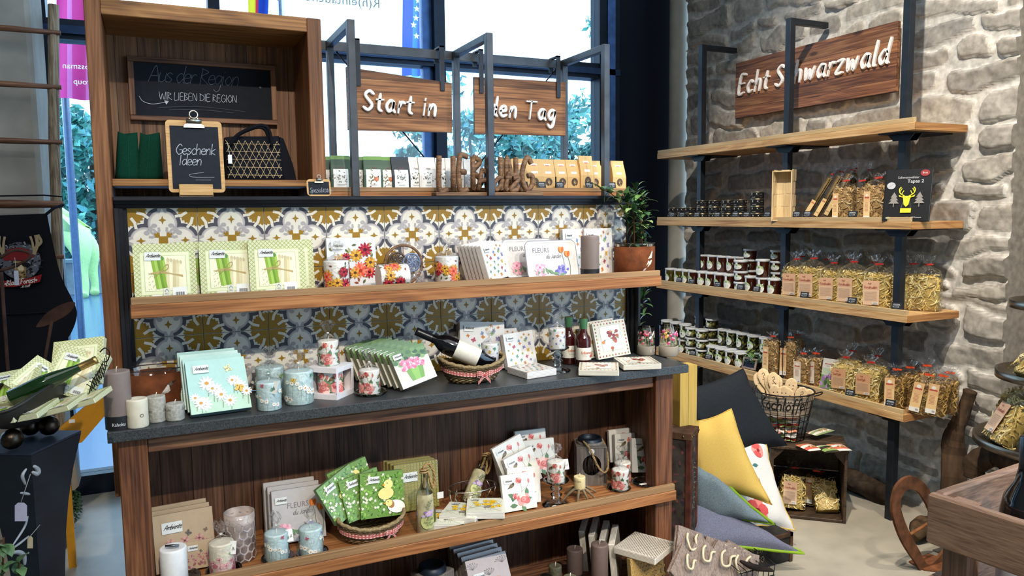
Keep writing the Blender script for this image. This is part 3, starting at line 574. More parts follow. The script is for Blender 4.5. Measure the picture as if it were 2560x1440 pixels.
# ------------------------------------------------------------------ tile design (one 20 cm cement tile, drawn on a -1..1 square)
TA = Art(); CRM, GLD, DRK, GRY, LGR = '#dcd6c8', '#94701f', '#4b4a52', '#a9a3a3', '#bdb6b2'
TA.rect(-1, -1, 1, 1, CRM, 0)
def disc_clip(x, y, r, c, lv):
    TA.poly([(max(-.995, min(.995, x + r * math.cos(k * PI / 16))), max(-.995, min(.995, y + r * math.sin(k * PI / 16)))) for k in range(32)], c, lv, False)
for r_, c, lv in ((.53, DRK, 1), (.42, GRY, 2), (.385, LGR, 3), (.345, CRM, 4)):
    for x, y in ((0, .52), (0, -.52), (.52, 0), (-.52, 0)): disc_clip(x, y, r_, c, lv)
    k = {1: .48, 2: .38, 3: .345, 4: .33}[lv]; TA.rect(-k, -k, k, k, c, lv)
for a in range(4):
    R = lambda x, y: ((x, y), (-y, x), (-x, -y), (y, -x))[a]
    P = lambda q, c, lv, f=True: TA.poly([R(*p) for p in q], c, lv, f)
    P([(-.13, .84), (.13, .84), (.13, .995), (-.13, .995)], GRY, 5, False); P([(-.07, .84), (.07, .84), (0, .99)], CRM, 6, False)
    q = []
    for k in range(25):
        an = k * PI / 48; q.append((1 - math.cos(an) * (.53 + .03 * (k % 3) - .02 * (k in (6, 18))), 1 - math.sin(an) * (.53 + .03 * (k % 3) - .02 * (k in (6, 18)))))
    P([(.995, .995)] + [(min(.995, x), min(.995, y)) for x, y in q], GLD, 6, False)
    for an in (.42, 1.15):
        TA.line([R(1 - math.cos(an) * .34, 1 - math.sin(an) * .34), R(1 - math.cos(an + .05) * .5, 1 - math.sin(an + .05) * .5), R(1 - math.cos(an - .03) * .66, 1 - math.sin(an - .03) * .66)], .085, CRM, 7)
    P([(.105 * s_ * math.sin(k * PI / 4), .63 + .13 * s_ * math.cos(k * PI / 4)) for k in range(8) for s_ in ((1.1,) if k % 2 == 0 else (.42,))], GLD, 8)
    for sg in (-1, 1):
        arc = lambda cx, cy, r0, a0, a1: [R(sg * (cx + r0 * math.cos(a0 + (a1 - a0) * k / 8)), cy + r0 * math.sin(a0 + (a1 - a0) * k / 8)) for k in range(9)]
        TA.line(arc(.23, .33, .125, 2.7, 7.4), .075, GRY, 7); p = R(sg * .24, .46); TA.ell(p[0], p[1], .085, .07, GRY, 8)
        P([(sg * .09, .09), (sg * .24, .11), (sg * .25, .17), (sg * .2, .19), (sg * .24, .24), (sg * .17, .26), (sg * .15, .22), (sg * .1, .25)], GLD, 9)
    P([(-.1, 0), (.1, 0), (.1, .13), (-.1, .13)], GLD, 9, False)
# ------------------------------------------------------------------ tiled splashback with its dark moulding
sb = E('splashback', (.9, .02, .9), 'tiled splashback of gold, grey and white patterned cement tiles in a black frame', 'splashback')
g = G('tile', '#3a3633'); g.box(0, .001, .9, 1.8, .05, 1.5)
for i in range(9):
    for j in range(3):
        A2 = Art().add(TA, .1 + .2 * i, 1.0 + .2 * j, .0991); g.art(A2, FRONT((0, 0, 0)), h0=.0004, dh=.00009)
g.obj('tile_panel', sb)
def moulding(x0, z0, x1, z1, nm):
    g = G('steel_dark', '#27282d'); ax = x1 - x0 > z1 - z0
    for k, (y0, f0, f1) in enumerate(((-.012, 0, 1), (-.03, .3, 1), (-.058, .62, 1))):
        if ax: g.box(x0, y0, z0 + (z1 - z0) * f0, x1, .06, z0 + (z1 - z0) * f1, c=.002)
        elif nm == 'l': g.box(x0, y0, z0, x1 - (x1 - x0) * f0, .055, z1, c=.002)
        else: g.box(x0 + (x1 - x0) * f0, y0, z0, x1, .055, z1, c=.002)
    return g
moulding(-.03, 1.5, 1.83, 1.534, 't').obj('top_moulding', sb); moulding(-.03, .9, .004, 1.5, 'l').obj('side_moulding', sb); moulding(1.796, .9, 1.83, 1.5, 'r').obj('side_moulding', sb)
# ------------------------------------------------------------------ base cabinet
cb = E('display_cabinet', (.88, -.15, 0), 'rustic reclaimed wood display cabinet under the dark granite worktop', 'cabinet')
for x0, x1 in ((-.046, .027), (1.733, 1.811)):
    g = G('dark_post'); g.box(x0, -.30, 0, x1, -.235, .869, c=.003); g.obj('post', cb)
    g = G('old_wood_z'); xs = (x0, x0 + .02) if x0 < 1 else (x1 - .02, x1); g.box(xs[0], -.235, .04, xs[1], .0, .869); g.obj('side_panel', cb)
g = G('old_wood_x'); g.box(.027, -.292, .858, 1.733, -.262, .869, c=.002); g.box(.027, -.285, .818, 1.733, -.262, .858, c=.003); g.obj('apron', cb)
g = G('plank_wall'); g.box(-.026, -.005, .04, 1.791, .02, .869); g.obj('back_panel', cb)
g = G('old_wood_x'); g.box(-.026, -.234, .06, 1.791, -.005, .09); g.box(.028, -.43, .06, 1.731, -.234, .09); g.box(.028, -.43, .06, 1.80, -.301, .09); g.obj('bottom_board', cb)
sf = E('cabinet_shelf', (.9, -.17, .39), None)
g = G('shelf_face'); g.box(.028, -.34, .39, 1.80, -.3, .427, c=.002); g.box(.028, -.3, .392, 1.732, -.006, .427); g.obj('shelf', cb)
g = G('shelf_lip'); g.box(.03, -.337, .427, 1.795, -.322, .452, c=.0015); g.obj('shelf_lip', cb)
bpy.data.objects.remove(sf)
g = G('granite', '#3a3d3f'); g.box(-.067, -.332, .8695, 1.857, -.002, .9, c=.002)
g.obj('worktop', None, 'dark speckled granite worktop on the rustic display cabinet', 'worktop')
ls = E('ledge_shelf', (.9, -.12, 1.19), 'wooden ledge shelf with raised lip fixed across the patterned tiles', 'shelf')
g = G('shelf_face'); g.box(.004, -.235, 1.19, 1.802, -.0008, 1.228, c=.002); g.obj('board', ls)
g = G('shelf_lip'); g.box(.006, -.232, 1.228, 1.798, -.217, 1.249, c=.0015); g.obj('lip', ls)
# ------------------------------------------------------------------ niche on top, left
nc = E('display_niche', (.26, .11, .62), 'tall reclaimed wood display niche framing the large chalkboard', 'display niche')
g = G('beam_z'); g.box(-.075, -.03, .62, -.0315, .26, 2.105, c=.002); g.obj('side_post', nc)
g = G('beam_z'); g.box(.555, -.03, 1.536, .60, .26, 2.105, c=.002); g.obj('side_post', nc)
g = G('beam_x'); g.box(-.0315, -.03, 2.06, .555, .26, 2.105, c=.002); g.obj('top_beam', nc)
g = G('niche_planks'); g.box(-.0315, .25, 1.536, .555, .262, 2.06); g.obj('back_planks', nc)
g = G('beam_x'); g.box(-.0315, .001, 1.566, .555, .25, 1.588, c=.002); g.obj('niche_shelf', nc)
# ------------------------------------------------------------------ shop unit behind the splashback: tea shelf, arched steel frames
ts = E('tea_shelf', (1.2, .25, 0), 'plain wooden shelf unit behind the splashback carrying rows of tea bags', 'shelf')
g = G('shelf_face'); g.box(.61, .08, 1.535, 1.86, .5, 1.562, c=.002); g.obj('board', ts)
g = G('shelf_lip'); g.box(.61, .078, 1.553, 1.86, .09, 1.568, c=.001); g.obj('lip', ts)
g = G('old_wood_x'); g.box(.62, .09, 0, 1.85, .49, 1.535); g.obj('carcass', ts)
fr = E('steel_rack', (1.2, .2, 1.534), 'dark steel rack of three arched posts holding the two hanging signs', 'rack')
for x in (.703, 1.205, 1.70):
    g = G('steel_dark', '#4a4c50'); g.box(x - .0125, -.012, 1.5345, x + .0125, .013, 2.118, c=.001); g.obj('front_post', fr)
    g = G('steel_dark', '#4a4c50'); g.box(x - .0125, .013, 2.093, x + .0125, .34, 2.118, c=.001); g.obj('top_arm', fr)
    g = G('steel_dark', '#4a4c50'); g.box(x - .0125, .32, 1.562, x + .0125, .345, 2.093, c=.001); g.obj('rear_post', fr)
g = G('steel_dark', '#4a4c50'); g.box(.60, .342, 2.085, 1.715, .362, 2.12, c=.001); g.obj('rear_rail', fr)
for x0, x1 in ((.73, 1.18), (1.68, 1.23)):
    g = G('steel_dark', '#2a2c30'); g.tube([(x0, .36, 2.09), (x1, .37, 1.58)], .003, 6); g.obj('cross_brace', fr)
def sign_board(name, cs, Y, txt, h, label, dx, dz, w_=.011):
    """tilted plank board with thick cut-out letters; cs = tl, tr, br, bl in (x, z)"""
    r_ = E(name, ((cs[0][0] + cs[2][0]) / 2, Y, cs[2][1]), label, 'sign')
    g = G('sign_x'); g.prism([cs[3], cs[2], cs[1], cs[0]], (0, Y, 0), (1, 0, 0), (0, 0, 1), (0, -.014, 0)); g.obj('board', r_)
    return r_
s1 = sign_board('hanging_sign', ((.757, 2.022), (1.176, 1.987), (1.174, 1.794), (.757, 1.79)), .318, 0, 0, 'left hanging wooden sign with white lettering Start in', 0, 0)
s2 = sign_board('hanging_sign', ((1.272, 2.018), (1.692, 2.022), (1.69, 1.797), (1.272, 1.793)), .318, 0, 0, 'right hanging wooden sign with white lettering den Tag', 0, 0)
def letters(txt, O, U, V, N, h, w_, depth, r_, slant=.12, sp=1., col='#f4f1ee', mat='matt', nm='letter'):
    """rounded hand-script letters cut from thick board, each letter one piece"""
    O, U, V, N = map(Vector, (O, U, V, N)); cx = 0
    for ch in txt:
        if ch == ' ': cx += .6 * sp; continue
        a, st = GLY[ch]; g = G(mat, col)
        for q in st:
            q = smooth_line(q, 5); P3 = [O + U * (cx + u + slant * v) * h + V * v * h + N * (depth * .55) for u, v in q]
            rings = []; m_ = len(P3)
            for k in range(m_):
                d = (P3[min(m_ - 1, k + 1)] - P3[max(0, k - 1)])
                d = d.normalized() if d.length > 1e-6 else U
                s_ = d.cross(N).normalized() * w_ / 2
                e = d * (w_ * .38 if k == m_ - 1 else -w_ * .38 if k == 0 else 0); f_ = .55 if k in (0, m_ - 1) else 1
                rings.append([P3[k] + e + s_ * a_ * f_ + N * b_ * depth * .5 for a_, b_ in ((-1, -1), (1, -1), (1, .55), (.7, 1), (-.7, 1), (-1, .55))])
            g.loft(rings, True, True, True, smooth=False)
        g.obj(nm, r_); cx += (a + .14) * sp
letters('Start in', (.812, .303, 1.868), (1, 0, -.04), (0, 0, 1), (0, -1, 0), .041, .0125, .012, s1, sp=1.12)
letters('den Tag', (1.328, .303, 1.868), (1, 0, -.03), (0, 0, 1), (0, -1, 0), .041, .0125, .012, s2, sp=1.12)
for s_, xs in ((s1, (.80, 1.135)), (s2, (1.302, 1.655))):
    for x in xs:
        g = G('steel_dark', '#2e3035'); g.box(x - .009, .297, 1.955, x + .009, .303, 2.128); g.box(x - .009, .297, 2.122, x + .009, .366, 2.128); g.box(x - .009, .363, 2.07, x + .009, .369, 2.128); g.obj('hook_strap', s_)
# ------------------------------------------------------------------ shelf unit on the stone wall
ru = E('wall_shelf_unit', (3.27, .6, 0), 'four tier oak shelf unit on black steel posts against the stone wall', 'shelf unit')
XF, YS0, YS1 = 3.08, -.30, 1.57
SH = {'A': 1.865, 'B': 1.4325, 'C': 1.018, 'D': .568}
for k, zt in SH.items():
    b_ = zt - .021; th = .034
    g = G('oak_face'); g.box(XF, YS0, b_ - th, 3.425, YS1, b_, c=.0015); o = g.obj('shelf_board', ru)
    g = G('oak_lip'); g.box(XF + .001, YS0 + .004, b_, XF + .016, YS1 - .003, zt, c=.001); g.obj('front_lip', o)
    g = G('oak_end'); g.box(XF + .001, YS0 - .004, b_ - th + .001, 3.425, YS0, b_ - .001); g.obj('end_board', o)
    for y in (1.24, .525, -.18):
        g = G('steel_dark', '#1b1d21'); zz = b_ - th
        g.prism([(-.072, 0), (-.04, -.034), (.04, -.034), (.072, 0)], (3.15, y, zz - .0005), (0, -1, 0), (0, 0, 1), (.006, 0, 0)); g.prism([(-.072, 0), (-.04, -.034), (.04, -.034), (.072, 0)], (3.20, y, zz - .0005), (0, -1, 0), (0, 0, 1), (.006, 0, 0))
        g.box(3.09, y - .072, zz - .006, 3.40, y + .072, zz - .0008); g.obj('bracket_plate', o)
for y, z1 in ((1.24, 2.48), (.525, 2.475), (-.18, 2.9)):
    zs_ = [0] + [z for s_ in 'DCBA' for z in (SH[s_] - .062, SH[s_] - .0205)] + [z1]
    g = G('steel_dark', '#2c3036')
    for k in range(0, len(zs_), 2): g.box(3.157, y - .018, zs_[k], 3.193, y + .018, zs_[k + 1], c=.001)
    g.obj('steel_post', ru)
    if z1 < 2.8: g = G('steel_dark', '#2c3036'); g.box(3.193, y - .015, z1 - .03, 3.432, y + .015, z1, c=.001); g.obj('wall_arm', ru)
ws = E('wall_sign', (3.42, .62, 2.04), 'wide wooden sign with raised white lettering Echt Schwarzwald on the stone wall', 'sign')
g = G('sign_y'); g.box(3.397, .055, 2.04, 3.42, 1.196, 2.378, c=.001); g.obj('board', ws)
wd_ = hand_width('Echt Schwarzwald', 1.1); h_ = 1.06 / wd_
letters('Echt Schwarzwald', (3.397, 1.165, 2.185), (0, -1, 0), (0, 0, 1), (-1, 0, 0), h_, .0155, .014, ws, sp=1.1, slant=.2)
# ------------------------------------------------------------------ goods of the display cabinet: makers
rnd = random.Random(5)
def brand(a, x, y, k=1., c='#2a2726'):
    a.rect(x - .003 * k, y - .007 * k, x + .03 * k, y + .012 * k, '#d9dad6', 20); a.hand('Ambiente', x, y, .0045 * k, .0009 * k, c, 22, .8, .5)
def d_asparagus(a):
    a.rect(-.0825, 0, .0825, .165, '#d2d3b0'); 
    for k in range(-14, 30):
        x = -.0825 + k * .0125
        for sg in (1, -1):
            x0, y0 = (x, 0) if sg > 0 else (x, .165); x1, y1 = x + .165, .165 - y0
            if x0 < -.0825: y0 += (-.0825 - x0) * sg; x0 = -.0825
            if x1 > .0825: y1 -= (x1 - .0825) * sg; x1 = .0825
            if x1 > x0: a.line([(x0, y0), (x1, y1)], .0017, '#a3aa62', 1)
    a.rect(-.066, .016, .066, .14, '#cfd6a4', 3); a.rect(-.064, .018, .064, .138, '#e2e4bd', 4); a.rect(-.056, .026, .056, .13, '#b8c18a', 5); a.rect(-.0545, .0275, .0545, .1285, '#e8e6c6', 6)
    for k in range(40): a.ell(-.045 + rnd.random() * .03, .03 + rnd.random() * .05, .0012, .0022, '#b7ba86', 7, rnd.random() * 3, 5)
    for k in range(5):
        x = -.034 + k * .0072; a.line([(x + .012, .035 + k * .001), (x, .128 - abs(k - 2) * .003)], .0078, ('#86a83d', '#a3c25a', '#6f9435')[k % 3], 8 + k % 2); a.leaf(x - .0005, .12 - abs(k - 2) * .003, 1.7, .016, .009, '#5f8a4a', 10)
    for k in range(5):
        x = .008 + k * .0085; a.line([(x - .004, .03), (x, .118 - k * .002)], .0085, ('#d9cda4', '#ebe2bf', '#cdbd92')[k % 3], 8 + k % 2); a.leaf(x, .11 - k * .002, 1.6, .014, .008, '#c9bd96', 10)
    for sg in (0, 1): a.line(smooth_line([(-.04, .078), (-.012, .084 - sg * .005), (.015, .076), (.045, .07 - sg * .003)], 4), .003, '#b49c68', 12)
    a.line(smooth_line([(-.012, .084), (0, .1), (.008, .102), (.006, .09), (-.01, .082), (-.03, .068)], 4), .002, '#a08a58', 13); brand(a, -.05, .125, 1.3)
def bouquet(a, x0, y0, x1, y1, n, k=1.):
    RED, OR, YE = ('#b32e3c', '#8d1528', '#4a0f1c'), ('#d8553a', '#e0806a', '#a8321e'), ('#d9a63c', '#b9822c', '#5a3320')
    for _ in range(n * 2): a.leaf(x0 + rnd.random() * (x1 - x0), y0 + rnd.random() * (y1 - y0), rnd.random() * 6.3, .014 * k, .007 * k, rnd.choice(['#6e7444', '#8a4a3c', '#9aa06a', '#56603a']), 1)
    for j in range(n):
        c = (RED, OR, YE)[j % 3]; r = rnd.uniform(.012, .021) * k
        a.flower(x0 + r * .6 + rnd.random() * (x1 - x0 - r * 1.2), y0 + r * .6 + rnd.random() * (y1 - y0 - r * 1.2), r, c[0], c[2], 11, 2 + j % 3 * 3, c[1], .55)
def d_sunflower(a):
    a.rect(-.0825, 0, .0825, .165, '#d6d8da'); bouquet(a, -.075, .005, .075, .15, 17, 1.25); brand(a, -.065, .135, 1.2)
def flies(a, x0, y0, x1, y1, n, r=.009):
    for j in range(n): a.fly(x0 + (j * .618 % 1) * (x1 - x0), y0 + (j + .5) / n * (y1 - y0), r * rnd.uniform(.7, 1.25), rnd.random() * 6.3, rnd.choice(['#c9803a', '#7a8fb8', '#8fae72', '#b8576a', '#d8b04a', '#8a84b8', '#6aa08a']), lv=1 + j % 2)
def d_butterfly(a):
    a.rect(-.0825, 0, .0825, .165, '#d6d4d0'); flies(a, -.07, .01, .07, .125, 20); flies(a, .0, .12, .07, .155, 5, .008); brand(a, -.065, .138, 1.1)
    for k in range(5): a.line(smooth_line([(-.06 + k * .03, .02 + k * .01), (-.05 + k * .03, .05), (-.03 + k * .02, .07 + k * .01)], 4), .0007, '#b5b3b0', 1)
def d_fleurs(a, tray=False):
    w, h = (.1, .135) if tray else (.0825, .165)
    if not tray: a.rect(-w, 0, w, h, '#b9b4b2')
    y = h - (.035 if tray else .06); a.text('FLEURS', -w * .72 if tray else -w * .45, y, .024, '#7a747c', 2, sx=.9); a.hand('du Jardin', -.02, y - .022, .009, .0013, '#5e5a62', 2, .9, .3)
    a.flower(-.045, .035, .026, '#e59ab0', '#d86a8c', 9, 2, '#f2c3cf', .8); a.flower(-.05, .045, .017, '#f0b7c4', '#d86a8c', 8, 6, '#e59ab0', .8)
    for k in range(26): a.ell(.035 + rnd.gauss(0, .011), .033 + rnd.gauss(0, .008), .0055, .005, rnd.choice(['#6f6bc0', '#8d86d6', '#5a55a8', '#a39ae0']), 2 + k % 3, 0, 6)
    for x, y_ in ((.045, y + .008), (.068, y - .008)):
        a.line(smooth_line([(x, y_), (x + .008, .05), (x + .004, .01)], 4), .0016, '#5d7a4a', 1)
        for k in (-1, 0, 1): a.ell(x + k * .005, y_, .006, .0115, ('#d9752e', '#e8924a', '#c9621f')[k + 1], 3, -k * .25)
    for k in range(6): a.leaf(-.06 + k * .022, .02, 1 + k * .5, .028, .012, '#6d8f6a', 1)
    if not tray: brand(a, -.07, .13, 1.1)
def daisies(a, x0, y0, x1, y1, n, r, stem=True):
    for j in range(n):
        x = x0 + ((j * .618 + .2) % 1) * (x1 - x0); y = y0 + ((j * .7548 + .1) % 1) * (y1 - y0); q = r * rnd.uniform(.7, 1.15)
        if stem: a.line(smooth_line([(x, y), (x + .003, y - .015), (x + .001, max(.002, y - .04))], 3), r * .09, '#7d9672', 1)
        a.flower(x, y, q, '#f6f5ef', '#c98f33', 11, 2 + j % 3 * 3, '#e6ebe6', .5)
def d_daisy(a):
    a.rect(-.0825, 0, .0825, .165, '#a9cfc6'); a.rect(-.0825, .0, .0825, .05, '#b4d2bb', 0); daisies(a, -.075, .02, .075, .1, 12, .021); a.fly(.03, .13, .014, .4, '#d9d9a0'); a.fly(.055, .062, .016, 1.2, '#d8b04a', '#4a3520', 14); brand(a, -.06, .132, 1.3)
def d_bouquet(a):
    a.rect(-.0825, 0, .0825, .165, '#cfc9b8'); a.rect(-.0825, .11, .0825, .165, '#5f7a45', 0); a.rect(-.0825, 0, .0825, .03, '#d8d2c4', 0)
    for k in range(24): a.ell(-.08 + rnd.random() * .16, .1 + rnd.random() * .06, .012, .009, rnd.choice(['#4d6a3a', '#6d8a52', '#86a068', '#39522e']), 1 + k % 3)
    a.poly([(-.028, .02), (.03, .02), (.042, .075), (-.04, .075)], '#6f9a3e', 5); a.poly([(-.012, .02), (.012, .02), (.018, .075), (-.018, .075)], '#86b04e', 6)
    for k in range(9): a.rose(-.042 + (k % 5) * .021, .082 + (k // 5) * .022 + (k % 2) * .006, .014, '#e08aa0', '#cf5f80', '#f0b8c4', 8)
    brand(a, -.07, .138, 1.2)
def roses(a, x0, y0, x1, y1, k=1., n=2):
    w, h = x1 - x0, y1 - y0
    for j in range(7): a.leaf(x0 + w * (.15 + .1 * j), y0 + h * (.1 + .12 * (j % 4)), j * 1.3, .032 * k, .018 * k, rnd.choice(['#5f7d58', '#6f8f6a', '#486848']), 1 + j % 2)
    a.line(smooth_line([(x0 + w * .55, y0 + h * .35), (x0 + w * .6, y0 + h * .6), (x0 + w * .52, y0 + h * .85)], 4), .0014 * k, '#7a7d58', 1); a.line(smooth_line([(x0 + w * .6, y0 + h * .5), (x0 + w * .8, y0 + h * .65), (x0 + w * .85, y0 + h * .8)], 4), .0012 * k, '#7a7d58', 1)
    a.rose(x0 + w * .62, y0 + h * .25, .026 * k, '#e39a92', '#cf6a66', '#f2c8bf', 4); a.rose(x0 + w * .36, y0 + h * .38, .011 * k, '#d98078', '#b84f52', '#eab0a6', 4)
    a.rose(x0 + w * .52, y0 + h * .85, .012 * k, '#d47a70', '#b4504e', '#e6a79c', 4); a.ell(x0 + w * .85, y0 + h * .8, .004 * k, .009 * k, '#c9756c', 4)
    a.ell(x0 + w * .28, y0 + h * .72, .012 * k, .007 * k, '#7a6a4e', 5, .5); a.ell(x0 + w * .33, y0 + h * .77, .005 * k, .005 * k, '#57482f', 6); a.leaf(x0 + w * .24, y0 + h * .7, 3.7, .016 * k, .005 * k, '#57482f', 6)
def d_rose(a):
    a.rect(-.0825, 0, .0825, .165, '#dbd8d1'); roses(a, -.075, .008, .075, .155, 1.25); brand(a, -.066, .132, 1.2)
def d_sepia(a):
    a.rect(-.0825, 0, .0825, .165, '#b59d80'); 
    for k in range(16): a.ell(-.075 + rnd.random() * .15, .01 + rnd.random() * .06, .012, .007, rnd.choice(['#a9756f', '#8f5a58', '#c4948a', '#96705e']), 1 + k % 3, rnd.random() * 3)
    for k in range(7): a.flower(-.06 + k * .02, .05 + .03 * (k % 2), .014, '#b47a78', '#6e4a40', 8, 5, '#c99a92')
    a.fly(.01, .1, .011, .6, '#6a6258', '#3e3a36', 6); a.fly(.06, .1, .008, 2, '#7d6a58', '#3e3a36', 6); brand(a, -.055, .12, 1.7)
def d_chick(a):
    a.rect(-.0825, 0, .0825, .165, '#6f9248')
    for k in range(220): a.ell(-.08 + rnd.random() * .16, .004 + rnd.random() * .155, .006, .0028, rnd.choice(['#7fae4a', '#4a7a30', '#98c060', '#6a9a3c', '#3d6628']), 1 + k % 3, rnd.random() * 3, 6)
    for k in range(34): a.flower(-.078 + rnd.random() * .156, .01 + rnd.random() * .145, .0055, '#f4f2e6', '#e0b838', 6, 5)
    a.ell(.012, .085, .03, .022, '#ead98a', 12, .1, 14); a.ell(.022, .118, .018, .017, '#efdf90', 13, 0, 12); a.leaf(.01, .116, 3.1, .012, .008, '#d89a3a', 14); a.ell(.018, .122, .0022, .0022, '#2a2218', 15)
    a.ell(.05, .035, .034, .024, '#f5f2ea', 13, -.2, 14); a.ell(.03, .045, .013, .016, '#a87a4a', 14, .4); a.ell(.022, .05, .014, .013, '#ecdc8c', 15); a.leaf(.012, .05, 3.2, .01, .007, '#d89a3a', 16); a.ell(.019, .054, .002, .002, '#2a2218', 17); brand(a, -.05, .135, 1.3)
def d_lattice(a):
    a.rect(-.0825, 0, .0825, .165, '#8d8444')
    for i in range(14):
        for j in range(14): a.ell(-.076 + i * .0117, .007 + j * .0117, .0042, .0042, '#a9a05e', 1, 0, 6); a.ell(-.076 + i * .0117, .007 + j * .0117, .0018, .0018, '#6a6230', 2, 0, 5)
    brand(a, -.05, .115, 1.7)
def d_yellow(a):
    a.rect(-.0825, 0, .0825, .165, '#dad8c6')
    for k in range(30): a.line([(-.08 + rnd.random() * .16, .01 + rnd.random() * .12)] * 1 + [(-.06 + rnd.random() * .12, .03 + rnd.random() * .12)], .0016, rnd.choice(['#8a9468', '#a8ae88', '#7a7466']), 1)
    for k in range(11): a.flower(-.05 + rnd.random() * .11, .04 + rnd.random() * .09, .014, '#e2b422', '#c98a14', 7, 3 + k % 2 * 3, '#eecb4a', .6)
    a.ell(.01, .06, .02, .009, '#8a8478', 8, .5); brand(a, -.06, .135, 1.1)
def d_hips(a):
    a.rect(-.0825, 0, .0825, .165, '#d6d0c0')
    for k in range(10):
        for x, y in ((-.072 + k * .016, .01), (-.072 + k * .016, .155), (-.073, .01 + k * .016), (.073, .01 + k * .016)): a.ell(x, y, .004, .005, rnd.choice(['#8a4238', '#a88a4a', '#7a8450', '#b0604a']), 2, 0, 6)
    for w_ in (.052, .051): a.rect(-w_, .03 + .052 - w_, w_, .145 - .052 + w_, '#8e9a78' if w_ > .0515 else '#ebe6d8', 3)
    for k in range(13): x, y = rnd.gauss(0, .022), .085 + rnd.gauss(0, .024); a.ell(x, y, .0085, .008, rnd.choice(['#b0552e', '#8a2c2a', '#c9793a', '#a04236']), 6 + k % 2); a.leaf(x, y, k, .018, .009, '#7a8450', 5)
def d_net(a, base='#cfc7b8', line='#7d6f5e', st=.0125):
    a.rect(-.0825, 0, .0825, .165, base)
    for k in range(-13, 14):
        for sg in (1, -1):
            x0, y0 = k * st, (0 if sg > 0 else .165); L = .165; p = []
            x0 -= .0825; q = [(x0 + L * t_ , y0 + sg * L * t_) for t_ in (j / 12 for j in range(13))]; q = [z for z in q if -.0825 <= z[0] <= .0825]
            if len(q) > 1: a.line(q, .0013, line, 1)
def d_gold(a):
    a.rect(-.0825, 0, .0825, .165, '#a08246'); s_ = .0183
    for i in range(10):
        for j in range(10):
            x, y = -.0825 + s_ * (i + .5 * (j % 2)), .004 + s_ * j * .95
            if x > .08: continue
            for r_, c, l in ((.0088, '#d9cca0', 1), (.0075, '#a5803a', 2)):
                for k in range(4): a.ell(max(-.078, min(.078, x + .004 * math.cos(k * PI / 2))), max(.006, min(.159, y + .004 * math.sin(k * PI / 2))), r_ * .66, r_ * .66, c, l, 0, 8)
def d_lace(a):
    a.rect(-.0825, 0, .0825, .165, '#b8a8a2')
    for x, y in ((-.06, .13), (.06, .13), (0, .1)):
        for k in range(7): an = .6 + k * .33; a.line(smooth_line([(x, y), (x + .02 * math.cos(an), y + .016 * math.sin(an)), (x + .03 * math.cos(an + .2), y + .022 * math.sin(an + .2))], 3), .0011, '#5a5048', 1); a.ell(x + .03 * math.cos(an + .2), y + .022 * math.sin(an + .2), .002, .002, '#5a5048', 2, 0, 5)
    for q in (-.02, .03): a.line([(q + .02 * math.cos(k * .5), .07 + .02 * math.sin(k * .5)) for k in range(14)], .0012, '#d08a78', 1)
    brand(a, -.06, .1, 1.3)
def pack(design, edge, t=.024, name='napkin_pack'):
    """folded paper napkins in clear wrap: print on the front, paper layers on the edges"""
    a = Art(); design(a); g = G('wrapped', edge); g.box(-.0825, 0, 0, .0825, t, .165, c=.002)
    for k in range(1, 5):
        y = t * k / 5
        for sg in (-1, 1): g.box(sg * .0826 - .0003, y - .0006, .004, sg * .0826 + .0003, y + .0006, .161, col=mixc(edge, '#50483e', .45))
        g.box(-.079, y - .0006, .1649, .079, y + .0006, .1653, col=mixc(edge, '#50483e', .4)); g.box(-.079, y - .0006, -.0003, .079, y + .0006, .0001, col=mixc(edge, '#50483e', .4))
    g.art(a, FRONT((0, 0, 0))); o = g.obj(name, base=(0, 0, 0), cat='paper napkins')
    return Proto(o)
PK = {n: pack(f, e) for n, f, e in (('asp', d_asparagus, '#c6c6a2'), ('sun', d_sunflower, '#e4e2de'), ('fly', d_butterfly, '#dedad6'), ('fle', d_fleurs, '#a8a4a4'), ('dai', d_daisy, '#6d8f92'), ('bou', d_bouquet, '#9a9c86'),
      ('ros', d_rose, '#e2ded8'), ('sep', d_sepia, '#a08c72'), ('chi', d_chick, '#5d7a44'), ('lat', d_lattice, '#9a915a'), ('yel', d_yellow, '#dcd8d0'), ('hip', d_hips, '#dcd6c8'), ('net', d_net, '#d8d0c4'), ('gol', d_gold, '#8f7c50'), ('lac', d_lace, '#8f857e'))}
def stand(n, u, Y, Z, label, tilt=10, turn=0, lean=0, group=None, scale=None):
    """pack standing on Z at column u, tilted back / turned / leaning sideways (degrees)"""
    R_ = Matrix.Rotation(math.radians(turn), 3, 'Z') @ Matrix.Rotation(math.radians(lean), 3, 'Y') @ Matrix.Rotation(math.radians(-tilt), 3, 'X')
    p = onx(u, Y, Z); lo = min((R_ @ Vector((x, y, z))).z for x in (-.0825, .0825) for y in (0, .024) for z in (0, .165))
    p.z -= lo - .0004; return PK[n].put(p, R_.to_euler(), label, group, scale)
def flat(n, u, v, Z, label, turn, group=None, up=0.):
    """pack lying on its back at the pixel of its centre"""
    p = at(u, v, Z=Z + .024 + up); R_ = Matrix.Rotation(math.radians(turn), 3, 'Z') @ Matrix.Rotation(math.radians(-90), 3, 'X')
    c = R_ @ Vector((0, 0, .0825)); return PK[n].put((p.x - c.x, p.y - c.y, Z + .0245 + up), R_.to_euler(), label, group)
